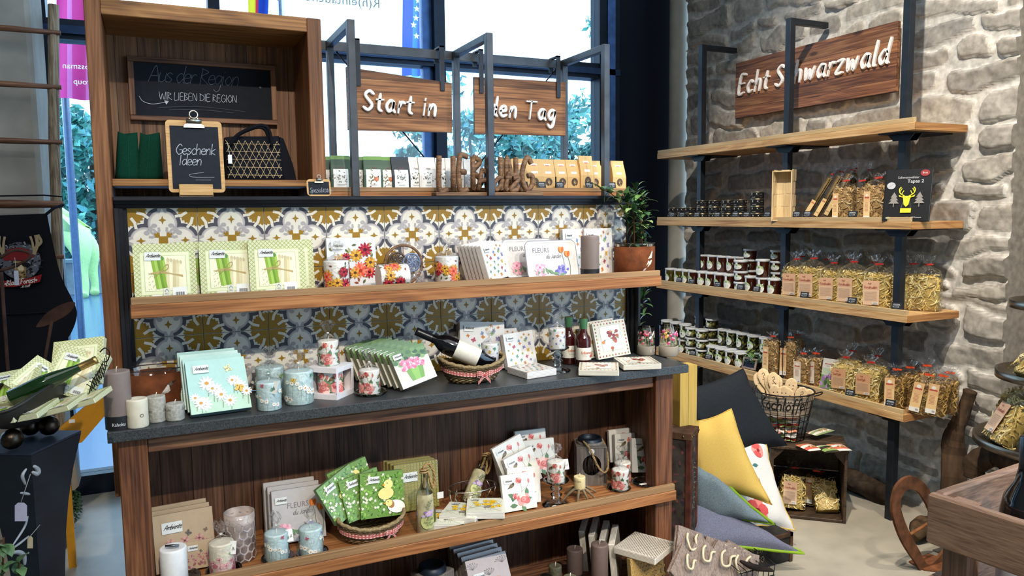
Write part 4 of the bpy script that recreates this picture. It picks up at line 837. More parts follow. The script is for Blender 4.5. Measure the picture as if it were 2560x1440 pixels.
def candle(R, H, mat, col, design=None, wrap=False, wick=True, band=None, tagged=False, tx=None, name='candle'):
    g = G(mat, col); o0 = []
    pr = [(R * .96, 0), (R, .003), (R, H - .004), (R * .97, H), (R * .86, H + .001), (R * .5, H - .002), (.002, H - .003)]
    g.lathe(pr, 32, cap0=True, cap1=True); top = G(mat, '#efece4')
    if design: a = Art(); design(a); g.art(a, cyl(R), dh=.0001)
    o = g.obj(name, base=(0, 0, 0), cat='candle')
    if wick: q = G('cotton', '#e8e0d0'); q.tube([(0, 0, H - .004), (.001, 0, H + .006), (.003, .001, H + .011)], .0011, 6); q.obj('wick', o)
    if band: q = G('paper', '#15161a'); q.lathe([(R + .0006, .0), (R + .0008, band)], 32); a = Art(); a.text('Kahoku', 0, band * .3, .0115, '#e6e6e6', al='c'); q.art(a, cyl(R + .001)); q.obj('label_band', o)
    if wrap:
        q = G('cellophane', '#ffffff'); r2 = random.Random(int(R * 1e5)); rings = []
        for rr, z, cr_ in ((R * .9, -.0002, 0), (R + .0018, .001, 0), (R + .0022, H * .5, .0006), (R + .002, H, .001), (R * .72, H + .008, .003), (R * .25, H + .018, .003), (R * .1, H + .024, .001), (R * .3, H + .034, .006), (R * .55, H + .05, .012), (R * .42, H + .06, .014)):
            rings.append([((rr + r2.uniform(-cr_, cr_)) * math.cos(2 * PI * j / 22), (rr + r2.uniform(-cr_, cr_)) * math.sin(2 * PI * j / 22), z + r2.uniform(-cr_, cr_) * .6) for j in range(22)])
        q.loft(rings, True, smooth=False); q.lathe([(R * .13, H + .0225), (R * .13, H + .0255)], 10, col='#eeeae2', mat='cotton'); q.obj('wrapper', o)
    if tagged:
        q = G('paper', '#eceae4'); q.bar((R * .9, -R * .6, H + .004), (R * .75, -R * .95, H - .03), .02, .0006, up=(.5, 1, .3)); a = Art(); a.hand('A', -.004, .008, .006, .0012, '#222222'); q.art(a, FRONT((R * .85, -R * .98, H - .026))); q.obj('price_tag', o)
    return Proto(o)
def c_wrapd(fn): return lambda a: [fn(a, x, z) for x, z in ((-.05, 0), (0, 0), (.05, 0))]
def cd_daisy(a): daisies(a, -.11, .012, .11, .06, 20, .008); flies(a, -.1, .06, .1, .08, 5, .006)
def cd_rose(a):
    for x in (-.09, -.03, .03, .08): roses(a, x - .03, .004, x + .03, .078, .72)
def cd_fly(a): flies(a, -.1, .006, .1, .078, 30, .0062)
def cd_sun(a): bouquet(a, -.12, .004, .12, .085, 30, .95)
def cd_pink(a):
    for k in range(60): a.ell(-.1 + rnd.random() * .2, .004 + rnd.random() * .032, .009, .007, rnd.choice(['#d99aa0', '#e6b8b4', '#c9727e', '#efd0c4', '#b8606a']), 1 + k % 3)
    for k in range(12): a.flower(-.1 + k * .018, .03 + .01 * (k % 3), .008, '#dc8f98', '#8a4048', 7, 5, '#edb8b8')
    flies(a, -.09, .055, .09, .075, 4, .006)
def cd_script(a):
    for x in (-.025, .035): a.hand('Das Cara', x - .018, .03, .005, .0007, '#5a564e', 1, .8, .3); [a.rect(x - .014, .022 - .005 * k, x + .014, .0227 - .005 * k, '#8a8478', 1) for k in range(3)]
CN = {'sun': candle(.04, .098, 'wax', '#ece9e4', cd_sun, True), 'dai': candle(.0345, .083, 'wax', '#c6dcdd', cd_daisy, True, tagged=True), 'dai2': candle(.0425, .1, 'wax', '#c9dfde', lambda a: (daisies(a, -.13, .012, .13, .075, 24, .01), flies(a, -.12, .07, .12, .095, 6, .009)), True),
      'ros': candle(.032, .078, 'wax', '#ebe8e0', cd_rose, True), 'ros2': candle(.0315, .075, 'wax', '#eae7de', cd_rose, True, tagged=True), 'fly': candle(.031, .078, 'wax', '#e6e4e2', cd_fly, True), 'pin': candle(.035, .09, 'wax', '#eadfc9', cd_pink, True, tagged=True), 'whi': candle(.0365, .1, 'wax', '#e6e5e4'),
      'gry': candle(.0365, .135, 'wax', '#81736d', band=.032), 'cre': candle(.028, .078, 'wax', '#d8d0bb', lambda a: (a.hand('Das', -.035, .03, .004, .0007, '#8a8270'), a.ell(.012, .035, .005, .005, '#6a6458'), a.ell(.012, .035, .003, .003, '#d8d0bb', 1), [a.rect(-.006, .02 - .005 * k, .014, .0206 - .005 * k, '#a8a08c') for k in range(3)]), wick=False),
      'rus': candle(.0245, .072, 'rustic_wax', '#a8a498', cd_script), 'rus2': candle(.025, .047, 'rustic_wax', '#a9a79e', cd_script), 'ivo': candle(.0215, .046, 'wax', '#d9c796', cd_script), 'tau': candle(.03, .15, 'wax', '#6d5c55', wick=True), 'tau2': candle(.031, .122, 'wax', '#5b4c48', band=.028), 'moss': candle(.02, .055, 'rustic_wax', '#5d5a48')}
def plate(R=.056):
    g = G('cut_glass', '#ffffff'); g.lathe([(R * .55, .0005), (R * .9, .004), (R, .010), (R * .98, .0125), (R * .86, .007), (R * .55, .004), (.001, .004)], 36, cap0=True); return Proto(g.obj('glass_plate', base=(0, 0, 0), cat='plate'))
PL = plate()
def candlestick():
    g = G('cut_glass', '#ffffff'); H = .088
    g.lathe([(.046, .0003), (.047, .004), (.03, .010), (.014, .016), (.017, .022), (.011, .028), (.018, .034), (.02, .038), (.012, .044), (.011, .05), (.019, .055), (.021, .06), (.013, .066), (.013, .071), (.03, .077), (.042, .084), (.043, .087), (.038, .087), (.028, .0815), (.001, .080)], 36, cap0=True)
    return Proto(g.obj('glass_candlestick', base=(0, 0, 0), cat='candlestick'))
CS = candlestick()
def basket_oval(name, label, rx0, rx1, ry0, ry1, H, loc, rz):
    r_ = E(name, loc, label, 'basket'); g = G('wicker', '#7d6648'); N = 46; rr2 = random.Random(3)
    rows = 13
    for k in range(rows):
        t_ = k / (rows - 1); rx = rx0 + (rx1 - rx0) * t_ ** .8; ry = ry0 + (ry1 - ry0) * t_ ** .8; z = .006 + (H - .012) * t_ + 0
        pts = [(loc[0] + (rx + .0022 * (-1) ** (j + k)) * math.cos(2 * PI * j / N) * (1 + .1 * abs(math.sin(4 * PI * j / N)) ** .5), loc[1] + (ry + .0022 * (-1) ** (j + k)) * math.sin(2 * PI * j / N) * (1 + .1 * abs(math.sin(4 * PI * j / N)) ** .5), loc[2] + z + .012 * t_ * math.cos(4 * PI * j / N)) for j in range(N)]
        g.tube(pts, H / rows * .62, 5, col=rr2.choice(['#85704e', '#6d5a3e', '#96805a', '#5f4e36']), close=True)
    i = g.av([(loc[0] + rx0 * math.cos(2 * PI * j / 24), loc[1] + ry0 * math.sin(2 * PI * j / 24), loc[2] + .003) for j in range(24)]); g.face(range(i, i + 24))
    g.obj('weave', r_)
    g = G('wicker', '#94805c'); pts = [(loc[0] + rx1 * math.cos(2 * PI * j / N) * (1 + .1 * abs(math.sin(4 * PI * j / N)) ** .5), loc[1] + ry1 * math.sin(2 * PI * j / N) * (1 + .1 * abs(math.sin(4 * PI * j / N)) ** .5), loc[2] + H + .012 * math.cos(4 * PI * j / N) + .0015 * (-1) ** j) for j in range(N)]; g.tube(pts, .0062, 6, close=True); g.obj('braided_rim', r_)
    q = G('cotton', '#b04a4a'); t_ = .62; rx = rx0 + (rx1 - rx0) * t_ ** .8 + .0055; ry = ry0 + (ry1 - ry0) * t_ ** .8 + .0055; M_ = 120
    P = lambda j, dz: (loc[0] + rx * math.cos(j) * (1 + .1 * abs(math.sin(2 * j)) ** .5), loc[1] + ry * math.sin(j) * (1 + .1 * abs(math.sin(2 * j)) ** .5), loc[2] + H * t_ + dz + .008 * math.cos(2 * j))
    for j in range(M_):
        for k in range(4):
            a0, a1 = 2 * PI * j / M_, 2 * PI * (j + 1) / M_; i = q.av([P(a0, -.008 + .004 * k), P(a1, -.008 + .004 * k), P(a1, -.004 + .004 * k), P(a0, -.004 + .004 * k)])
            q.face((i, i + 1, i + 2, i + 3), None, ('#d9b6ae', '#b4605c', '#8f2f36')[(j + k) % 2 + (j % 2) * (k % 2)])
    q.obj('gingham_ribbon', r_)
    return r_, lambda an, dz=0: P(an, dz)
def bow(r_, c, n, k=1.):
    """gingham bow on the front of a basket"""
    c = Vector(c); n = Vector(n).normalized(); u = Vector((0, 0, 1)).cross(n).normalized(); w_ = Vector((0, 0, 1)); g = G('cotton', '#b04a4a')
    def strip(pts, wd):
        pts = smooth_line(pts, 5); m_ = len(pts)
        for s_ in range(m_ - 1):
            for q in range(5):
                a0, b0 = pts[s_], pts[s_ + 1]; f = lambda p, z: c + u * p[0] * k + w_ * (p[1] + (z - 2.5) / 5 * wd) * k + n * (p[2] + .002) * k
                i = g.av([f(a0, q), f(b0, q), f(b0, q + 1), f(a0, q + 1)]); g.face((i, i + 1, i + 2, i + 3), None, ('#dfc2ba', '#b4605c', '#8f2f36')[(s_ + q) % 2 + (s_ % 2) * (q % 2)])
    for sg in (-1, 1): strip([(0, 0, .004), (sg * .018, .01, .012), (sg * .03, .008, .006), (sg * .018, .0, .002), (0, -.001, .003)], .018); strip([(0, 0, .004), (sg * .012, -.012, .006), (sg * .024, -.026, .003)], .012)
    g.ball(c + n * .006 * k, .005 * k, 8); return g.obj('bow', r_)
def bottle(name, label, prof, glass, parts, cat='bottle', n=28):
    """parts: (name, profile, material, colour, art or None, art radius)"""
    r_ = E(name, (0, 0, 0), label, cat); g = G(*glass); g.lathe(prof, n, cap0=True, cap1=True); g.obj('glass_body', r_)
    for nm, pr, mt, col, ar, R in parts:
        g = G(mt, col)
        if pr: g.lathe(pr, n)
        if ar: a = Art(); ar(a); g.art(a, cyl(R))
        g.obj(nm, r_)
    return r_
# ------------------------------------------------------------------ goods on the tiled ledge
ZL, ZC, ZS, ZB = 1.2282, .9002, .4272, .0902
ga = 'asparagus napkin packs on the tiled ledge'
for u, Y, lb in ((418, -.178, 'leftmost front asparagus napkin pack on the tiled ledge, with barcode sticker'), (578, -.166, 'middle front asparagus napkin pack on the tiled ledge, beside the barcoded one'), (698, -.186, 'right front asparagus napkin pack on the tiled ledge, nearest the sunflower candle')):
    o = stand('asp', u, Y, ZL, lb, 9, 0, 0, ga)
    if u == 418:
        g = G('paper', '#d9dccb'); a = Art(); a.rect(-.008, .006, .01, .034, '#cfd2c2'); a.line(smooth_line([(-.004, .024), (.001, .031), (.006, .024)], 4), .0012, '#3a3a36', 1); a.text('FSC', -.004, .016, .006, '#7a4a3a', 1)
        a.rect(.016, .008, .055, .036, '#dfe0d8'); [a.rect(.024 + k * .0019, .012, .0248 + k * .0019 + (.0006 if k % 3 else 0), .022, '#3a3a44', 1) for k in range(13)]; a.rect(-.038, .004, -.012, .016, '#e4e2de', 1); a.text('€ 3,80', -.034, .008, .006, '#5a5458', 2); g.art(a, FRONT((0, 0, 0)), h0=.003); g.obj('price_sticker', o, base=None)
for u, Y, lb in ((520, -.105, 'asparagus napkin pack leaning on the tiles behind the left and middle ones'), (655, -.098, 'asparagus napkin pack leaning on the tiles behind the middle and right ones'), (722, -.13, 'asparagus napkin pack whose edge shows right of the front row')): stand('asp', u, Y, ZL, lb, 7, 0, 0, ga)
CN['sun'].put(onx(843, -.15, ZL), (0, 0, 0), 'sunflower printed candle in clear wrap, standing beside the asparagus napkins', 'sunflower candles')
stand('sun', 884, -.055, ZL, 'white napkin pack with red and yellow blooms behind the left sunflower candle', 6)
CN['sun'].put(onx(945, -.17, ZL + .041), (0, math.radians(90), 0), 'sunflower printed candle lying on its side below the wooden ring', 'sunflower candles')
CN['sun'].put(onx(1118, -.13, ZL), (0, 0, 1.2), 'sunflower printed candle standing between wooden ring and butterfly napkins', 'sunflower candles')
r_ = E('ring_ornament', onx(1010, -.07, ZL), 'wooden ring ornament with two openwork discs inside, on the tiled ledge', 'ornament'); c = r_.location
g = G('mango'); g.tube([(c.x + .066 * math.cos(k * PI / 20), c.y, c.z + .072 + .066 * math.sin(k * PI / 20)) for k in range(40)], .0048, 8, close=True); g.obj('ring', r_)
g = G('mango'); g.tube([(c.x, c.y, c.z + .136), (c.x, c.y, c.z + .008)], .0015, 6); g.obj('divider_wire', r_); g = G('mango'); g.box(c.x - .03, c.y - .018, c.z, c.x + .03, c.y + .018, c.z + .008, c=.002); g.obj('foot', r_)
for dx, dz, col in ((-.024, .083, '#4b3a30'), (.027, .078, '#6a7894')):
    g = G('lacquer', col); g.tube([(c.x + dx + .03 * math.cos(k * PI / 12), c.y - .006, c.z + dz + .03 * math.sin(k * PI / 12)) for k in range(24)], .0042, 6, close=True)
    for k in range(6): a_ = k * PI / 3; g.tube(smooth_line([(c.x + dx, c.y - .006, c.z + dz), (c.x + dx + .016 * math.cos(a_ + .5), c.y - .006, c.z + dz + .016 * math.sin(a_ + .5)), (c.x + dx + .03 * math.cos(a_), c.y - .006, c.z + dz + .03 * math.sin(a_))], 4), .0036, 6); g.tube([(c.x + dx + .017 * math.cos(a_ + .5) + .007 * math.cos(q), c.y - .006, c.z + dz + .017 * math.sin(a_ + .5) + .007 * math.sin(q)) for q in (j * PI / 5 for j in range(10))], .0022, 5, close=True)
    g.obj('openwork_disc', r_)
for k in range(6): stand('fly', 1252 - k * 9.5, -.165 + k * .021, ZL, 'white butterfly napkin pack, ' + ('front one of the leaning row on the tiled ledge' if k == 0 else NTH[k] + ' from the front of the leaning row on the tiled ledge'), 14, 30, -6, 'butterfly napkin packs on the ledge', scale=(.76, 1, .78))
def tray():
    r_ = E('serving_tray', (0, 0, 0), '', 'tray'); w_, h_ = .105, .143; cor = lambda e, r0: [(sx * (w_ - e - r0) + r0 * math.cos(q), h_ / 2 + sy * (h_ / 2 - e - r0) + r0 * math.sin(q)) for sx, sy, s0 in ((1, 1, 0), (-1, 1, PI / 2), (-1, -1, PI), (1, -1, 1.5 * PI)) for q in (s0 + j * PI / 10 for j in range(6))]
    g = G('lacquer', '#e6e3e0'); R3 = lambda e, r0, y: [(x, y, z) for x, z in cor(e, r0)]
    g.loft([R3(.008, .02, .012), R3(0, .022, -.006), R3(.003, .02, -.008), R3(.010, .016, .003)], True, True, True); g.obj('tray_body', r_)
    g = G('lacquer', '#9b98a2'); g.tube([(x, -.0075, z) for x, z in cor(.0015, .021)], .0014, 6, close=True); g.obj('grey_rim', r_)
    g = G('paper', '#d8d4cf'); a = Art(); a.poly([(x * .995, z) for x, z in cor(.012, .015)], '#cfccc9', 0); d_fleurs(a, True); g.art(a, FRONT((0, .0025, 0))); g.obj('floral_print', r_); return Proto(r_)
TR = tray(); rt = (math.radians(-14), 0, 0)
TR.put(onx(1384, -.17, ZL + .003), rt, 'front white serving tray printed Fleurs du Jardin with tulips and hydrangea', 'serving trays')
TR.put(onx(1326, -.1, ZL + .008), rt, 'serving tray behind, mostly hidden by the front Fleurs du Jardin tray', 'serving trays')
CN['gry'].put(onx(1475, -.19, ZL), (0, 0, 0), 'tall grey pillar candle with black Kahoku band on the tiled ledge', scale=(.93, .93, 1.16))
for u, Y in ((1447, -.06), (1500, -.075)): stand('hip' if 0 else 'fly', u, Y, ZL, ('left' if u < 1470 else 'right') + ' crinkled white napkin pack half hidden behind the grey pillar candle', 5, 0, 0, 'white napkin packs behind the candle', scale=(.75, 1, 1.08))
def rusty_pot(label, loc, rx, ry, H, bird, rz=0, mirror=1):
    r_ = E('metal_planter', loc, label, 'planter'); N = 44; se = lambda rx, ry, z, p=.75: [(loc[0] + math.copysign(abs(math.cos(t)) ** p, math.cos(t)) * rx, loc[1] + math.copysign(abs(math.sin(t)) ** p, math.sin(t)) * ry, loc[2] + z) for t in (2 * PI * k / N for k in range(N))]
    g = G('rust', '#5e3219'); g.loft([se(rx * .97, ry * .97, .002), se(rx, ry, .006), se(rx, ry, H * .9), se(rx * .985, ry * .98, H * .9), se(rx * .97, ry * .95, .008)], True, True, True); g.obj('rusty_sleeve', r_)
    g = G('clear_glass'); g.loft([se(rx * .94, ry * .93, .012), se(rx * .95, ry * .94, H * .96), se(rx * 1.0, ry * 1.0, H), se(rx * .97, ry * .96, H * .995)], True, True); g.obj('glass_liner', r_)
    g = G('steel_dark', '#2a2625'); g.tube(se(rx * .99, ry * .99, H * .995), .0016, 6, close=True); g.obj('rim_wire', r_)
    g = G('paper'); a = Art()
    for p, c in bird: a.poly([(x * mirror, y) for x, y in p], c, 1)
    F = lambda u, v, h: (loc[0] + u, loc[1] - ry * (1 - abs(u / rx) ** 2.67) ** .375 - h - .0006, loc[2] + v); g.art(a, F); g.obj('bird_cutout', r_); return r_
B1 = [([(.02, .062), (.036, .083), (.04, .079), (.034, .06)], '#cfc6ba'), ([(.034, .082), (.046, .09), (.05, .082), (.043, .078)], '#5a5048'), ([(.048, .09), (.06, .0935), (.049, .084)], '#241f1c'), ([(.022, .061), (.034, .058), (.042, .064), (.04, .077)], '#b8aea2'), ([(.008, .048), (.02, .062), (.03, .058), (.018, .05)], '#8b8177')]
rusty_pot('oval rusty metal planter with a small bird motif, left on the granite worktop', onx(390, -.12, ZC), .079, .055, .128, B1)
B2 = [([(.02, .062), (.036, .083), (.043, .082), (.04, .066)], '#cfc4b4'), ([(.033, .05), (.045, .068), (.04, .062)], '#bdb1a1'), ([(.012, .036), (.024, .058), (.028, .05)], '#cfc4b4'), ([(.018, .03), (.036, .044), (.042, .058), (.03, .056)], '#d9cdbd'), ([(-.01, .012), (.008, .02), (.015, .03), (.004, .026)], '#a49aa0'), ([(.034, .08), (.042, .096), (.045, .085)], '#d5c9b9')]
pt = onx(1586, -.125, ZL); rusty_pot('square rusty planter with leaf motif and plant, right end of the tiled ledge', pt, .079, .06, .122, B2)
def plant(label, name, stems, leaf_c, loc, parent=None, L=.052, W=.027, n_leaf=9, stem_c='#5b3a22', sd=4):
    r_ = E(name, loc, label, 'plant'); r2 = random.Random(sd)
    for pts in stems:
        pts = smooth_line(pts, 5); g = G('bark', stem_c); g.tube(pts, [.0032 * (1 - .6 * k / len(pts)) for k in range(len(pts))], 6); s_ = g.obj('stem', r_)
        g = G('leaf')
        for k in range(n_leaf):
            t_ = .12 + .86 * (k + .5) / n_leaf; b_ = Vector(pts[int(t_ * (len(pts) - 1))])
            for _ in range(2):
                d = Vector((r2.gauss(0, 1), r2.gauss(0, 1) - .5, r2.gauss(.25, .8))).normalized(); u = d.cross(Vector((0, 0, 1)) + d * .01).normalized(); nn = u.cross(d); l_, w_ = L * r2.uniform(.65, 1.15), W * r2.uniform(.7, 1.1); cl = r2.choice(leaf_c)
                row = lambda t2, wd, dz: [b_ + d * l_ * t2 - u * wd * w_ + nn * dz, b_ + d * l_ * t2 + nn * (dz - .002), b_ + d * l_ * t2 + u * wd * w_ + nn * dz]
                g.loft([row(0, .05, 0), row(.25, .42, .003), row(.55, .5, .004), row(.85, .26, 0), row(1, .02, -.005)], False, col=cl)
        g.obj('leaves', s_)
    return r_
LG = ['#2f5230', '#46693c', '#5f8448', '#87a066', '#3a5c36', '#24422a']
pl = Vector((pt.x, pt.y, pt.z + .012)); P_ = lambda u, v, Y: tuple(at(u, v, Y=Y))
plant('leafy green artificial plant growing from the rusty planter at the tile edge', 'artificial_plant', [[tuple(pl), P_(1590, 590, -.12), P_(1565, 540, -.1), P_(1535, 490, -.08), P_(1500, 472, -.09)], [tuple(pl + Vector((.01, 0, 0))), P_(1600, 560, -.12), P_(1585, 500, -.1), P_(1592, 468, -.1)], [tuple(pl + Vector((.02, 0, 0))), P_(1608, 580, -.13), P_(1612, 520, -.12), P_(1600, 480, -.12)], [tuple(pl + Vector((-.01, 0, 0))), P_(1575, 575, -.1), P_(1570, 525, -.14), P_(1560, 480, -.15)], [tuple(pl), P_(1585, 560, -.16), P_(1580, 520, -.17), P_(1548, 478, -.1)]], LG, tuple(pl), n_leaf=17)
p5 = at(1600, 705, Y=.05); plant('trailing green artificial vine hanging in the dark gap right of the tiles', 'hanging_vine', [[(p5.x, .05, 1.53), P_(1605, 700, .05), P_(1592, 760, .05), P_(1596, 820, .05), P_(1590, 890, .05)], [(p5.x, .06, 1.53), P_(1612, 705, .06), P_(1608, 750, .06), P_(1610, 790, .06)]], LG, (p5.x, .05, 1.0), n_leaf=11, sd=9)
# ------------------------------------------------------------------ worktop, from the left
put_ = lambda k, u, Y, lb, **kw: CN[k].put(onx(u, Y, ZC), (0, 0, kw.pop('rz', 0)), lb, **kw)
put_('gry', 299, -.285, 'large grey pillar candle with black band at the left end of the worktop')
put_('cre', 345, -.3, 'smooth cream candle with small ring emblem, front left on the worktop')
put_('rus', 393, -.265, 'taller rough grey candle with dark script, between cream candle and short one')
put_('rus2', 439, -.27, 'short rough grey candle with dark script, front left on the worktop')
gd = 'daisy napkin packs on the worktop'
for k in range(4): stand('dai', 556 - k * 9, -.29 + k * .043, ZC, 'blue daisy napkin pack, ' + ('front one leaning on the worktop' if k == 0 else NTH[k] + ' from the front of the leaning row'), 34 - k * 5, 5, 0, gd)
put_('dai2', 677, -.13, 'pale blue daisy candle at the back, behind the two front daisy candles'); put_('dai', 674, -.27, 'small daisy candle with white tag, beside the daisy napkins', rz=-.5); put_('dai2', 749, -.235, 'large daisy candle in clear wrap on the worktop', rz=1)
bx = onx(828, -.19, ZC); r_ = E('gift_box', bx, 'white gift box with open window showing a rose mug', 'box'); ca, sa = math.cos(.62), math.sin(.62); M3 = Matrix.Translation(bx) @ Matrix.Rotation(-.75, 4, 'Z')
g = G('paper', '#dcd9db'); g.X = M3; s_ = .052
for z0, z1 in ((0, .016), (.084, .1)): g.box(-s_, -s_, z0, s_, s_, z1)
g.box(-s_, s_ - .002, .016, s_, s_, .084); g.box(s_ - .0, -s_, .016, s_ + .001, -s_ + .012, .084); g.box(s_ - .001, s_ - .012, .016, s_ + .001, s_, .084); g.box(-s_, -s_, .016, -s_ + .002, s_, .084); g.obj('carton', r_)
g = G('lacquer', '#e9e7e2'); g.lathe([(.03, .017), (.037, .03), (.04, .055), (.039, .08)], 28, tuple(bx), cap0=True); a = Art()
for x in (-.05, -.0, .05): roses(a, x - .03, .016, x + .03, .08, .9)
g.art(a, cyl(.0405, .25, tuple(bx))); mg = g.obj('mug', None, 'white porcelain mug printed with pink roses inside the gift box', 'mug')
CN['ros'].put((bx.x - .004, bx.y, ZC + .1003), (0, 0, .4), 'rose printed candle in clear wrap standing on the white gift box')
PL.put(onx(928, -.235, ZC), (0, 0, 0), 'round clear glass plate under the small rose candle on the worktop', 'glass plates', .95)
CN['ros'].put(onx(925, -.235, ZC + .004), (0, 0, 2.2), 'rose and robin candle on the glass plate beside the pink bouquet napkins')
for k in range(8): stand('bou', 1052 - k * 16, -.26 + k * .03, ZC, 'pink bouquet napkin pack, ' + ('front one beside the wine basket' if k == 0 else NTH[k] + ' from the front of the slanted row by the wine basket'), 24, 14, -11, 'pink bouquet napkin packs', scale=(.8, 1, .74))
bc = onx(1180, -.2, ZC)
bk, PB = basket_oval('wicker_basket', 'wicker basket with gingham ribbon holding the dark wine bottle on the worktop', .075, .108, .05, .076, .072, tuple(bc), 0)
bow(bk, Vector(PB(-PI / 2 + .1)) + Vector((0, -.004, -.004)), (0, -1, 0), .95)
WINE = [(.033, 0), (.0365, .004), (.0365, .19), (.032, .208), (.018, .23), (.0148, .25), (.0145, .3), (.0152, .302), (.0152, .31), (.001, .311)]
def lab_wine(a): [a.rect(-.016, .1 - .011 * k, .016, .1018 - .011 * k, '#8a8478', 1) for k in range(5)]
wb = bottle('wine_bottle', 'dark red wine bottle with cream label lying in the wicker basket', WINE, ('liquid', '#0a0b10'), [('paper_label', [(.0368, .06), (.0369, .063), (.0369, .15), (.0368, .152)], 'paper', '#d9d4c6', lab_wine, .037), ('neck_capsule', [(.0152, .245), (.0156, .302), (.0156, .311), (.002, .3115)], 'lacquer', '#14161c', None, 0)])
p0, p1 = onx(1232, -.21, ZC + .05), onx(1064, -.13, ZC + .158); d_ = (p1 - p0).normalized(); q_ = Vector((0, 0, 1)).rotation_difference(d_); put(wb, p0, (q_ @ Matrix.Rotation(2.6, 3, 'Z').to_quaternion()).to_euler(), scale=.93)
CN['fly'].put(onx(1226, -.2, ZC + .05), (0, 0, 2), 'butterfly printed candle in clear wrap inside the wicker basket', 'butterfly candles', scale=.95)
stand('fly', 1208, -.085, ZC, 'white butterfly napkin pack leaning behind the wicker basket', 14, -6, 4, scale=1.03); stand('fly', 1308, -.12, ZC, 'butterfly napkin pack turned square, between basket and candlestick', 12, 6, -3); stand('fly', 1258, -.04, ZC + .01, 'butterfly napkin pack at the back against the tiles', 6, 0, 0)
flat('fly', 1322, 917, ZC, 'napkin pack lying flat right of the wicker basket', 8)
CS.put(onx(1394, -.2, ZC), (0, 0, 0), 'clear cut glass candlestick carrying the butterfly candle on the worktop', 'glass candlesticks')
CN['fly'].put(onx(1393, -.2, ZC + .0815), (0, 0, .5), 'butterfly printed candle on the glass candlestick', 'butterfly candles')
SY = [(.026, 0), (.0285, .004), (.0285, .095), (.026, .108), (.016, .122), (.0125, .135), (.012, .165), (.0145, .166), (.0145, .178), (.001, .179)]
def lab_sy(a):
    a.rect(-.04, .062, .04, .069, '#3f8a70', 1); a.rect(-.04, .028, .04, .036, '#3f8a70', 1); a.hand('Erdbeersirup', -.026, .05, .0056, .0011, '#c26a4a', 2, .78); [a.rect(-.024, .045 - .005 * k, -.004, .0458 - .005 * k, '#8f8a80', 2) for k in range(2)]; a.ell(.012, .041, .006, .005, '#b8473a', 2); a.ell(.02, .045, .005, .005, '#c9604a', 2)
sy = bottle('syrup_bottle', '', SY, ('liquid', '#3a0d0b'), [('paper_label', [(.0287, .026), (.0288, .028), (.0288, .071), (.0287, .072)], 'paper', '#dcd8cc', lab_sy, .029), ('cap', [(.015, .162), (.0152, .166), (.0152, .178), (.0145, .1795), (.001, .18)], 'metal', '#b8a878', None, 0), ('green_seal', [(.0126, .14), (.0155, .165), (.0156, .179)], 'lacquer', '#3d6b4a', None, 0)])
SYP = Proto(sy); SYP.put(onx(1459, -.165, ZC), (0, 0, .1), 'front red strawberry syrup bottle beside the glass candlestick', 'syrup bottles', 1.0); SYP.put(onx(1422, -.1, ZC), (0, 0, .3), 'red syrup bottle behind the glass candlestick', 'syrup bottles')
stand('hip', 1537, -.13, ZC, 'white napkin pack printed with rosehips, front one leaning on the tiles', 14, -4, -5, 'rosehip napkin packs', .85); stand('hip', 1506, -.09, ZC, 'rosehip napkin pack mostly hidden behind the syrup bottle', 10, -4, -5, 'rosehip napkin packs', .85)
flat('hip', 1497, 914, ZC, 'pale napkin pack lying flat on the worktop, left of two', -32, 'flat napkin packs'); flat('hip', 1590, 900, ZC, 'pale napkin pack lying flat on the worktop, right of two', -18, 'flat napkin packs')
def votive(pal):
    r_ = E('glass_votive', (0, 0, 0), '', 'candle holder'); g = G('concrete', '#8d8477'); g.lathe([(.033, 0), (.0355, .003), (.0355, .036), (.034, .038), (.031, .038), (.031, .034), (.001, .034)], 32, cap0=True); g.obj('concrete_base', r_)
    g = G('clear_glass'); g.lathe([(.0325, .034), (.0325, .112), (.0315, .1125), (.031, .112)], 32); g.obj('glass_cylinder', r_); g = G('paper'); a = Art(); r2 = random.Random(len(pal) * 3)
    for k in range(34):
        x = (k / 34 - .5) * .2; y = .05 + .045 * r2.random(); c = r2.choice(pal); a.line([(x, .04), (x + .003, y)], .0009, r2.choice(['#6e8a5a', '#8a9a78', '#c9b878']), 0); a.ell(x + .003, y, .0055, .0048, c, 1, r2.random()); a.ell(x + .006, y + .004, .004, .003, mixc(c, '#ffffff', .3), 2)
    g.art(a, cyl(.0326)); g.obj('painted_flowers', r_); return r_
v1 = votive(['#b8324a', '#d95a6a', '#e8e2d6']); put(v1, onx(1615, -.09, ZC), label='glass candle cylinder on concrete base with red flower, left of two'); v2 = votive(['#c93a78', '#d9508a', '#a8325a', '#d8a84a']); put(v2, onx(1671, -.15, ZC), label='glass candle cylinder with pink poppies on concrete base, right corner of worktop', scale=1.08)
g = G('paper', '#e2e0da'); a = Art(); a.rect(-.011, -.006, .011, .006, '#e2e0da'); a.text('€ 7,90', -.009, -.003, .006, '#6a6460', 1); g.art(a, cyl(.0358, .25, (0, 0, .02))); g.obj('price_sticker', v1)
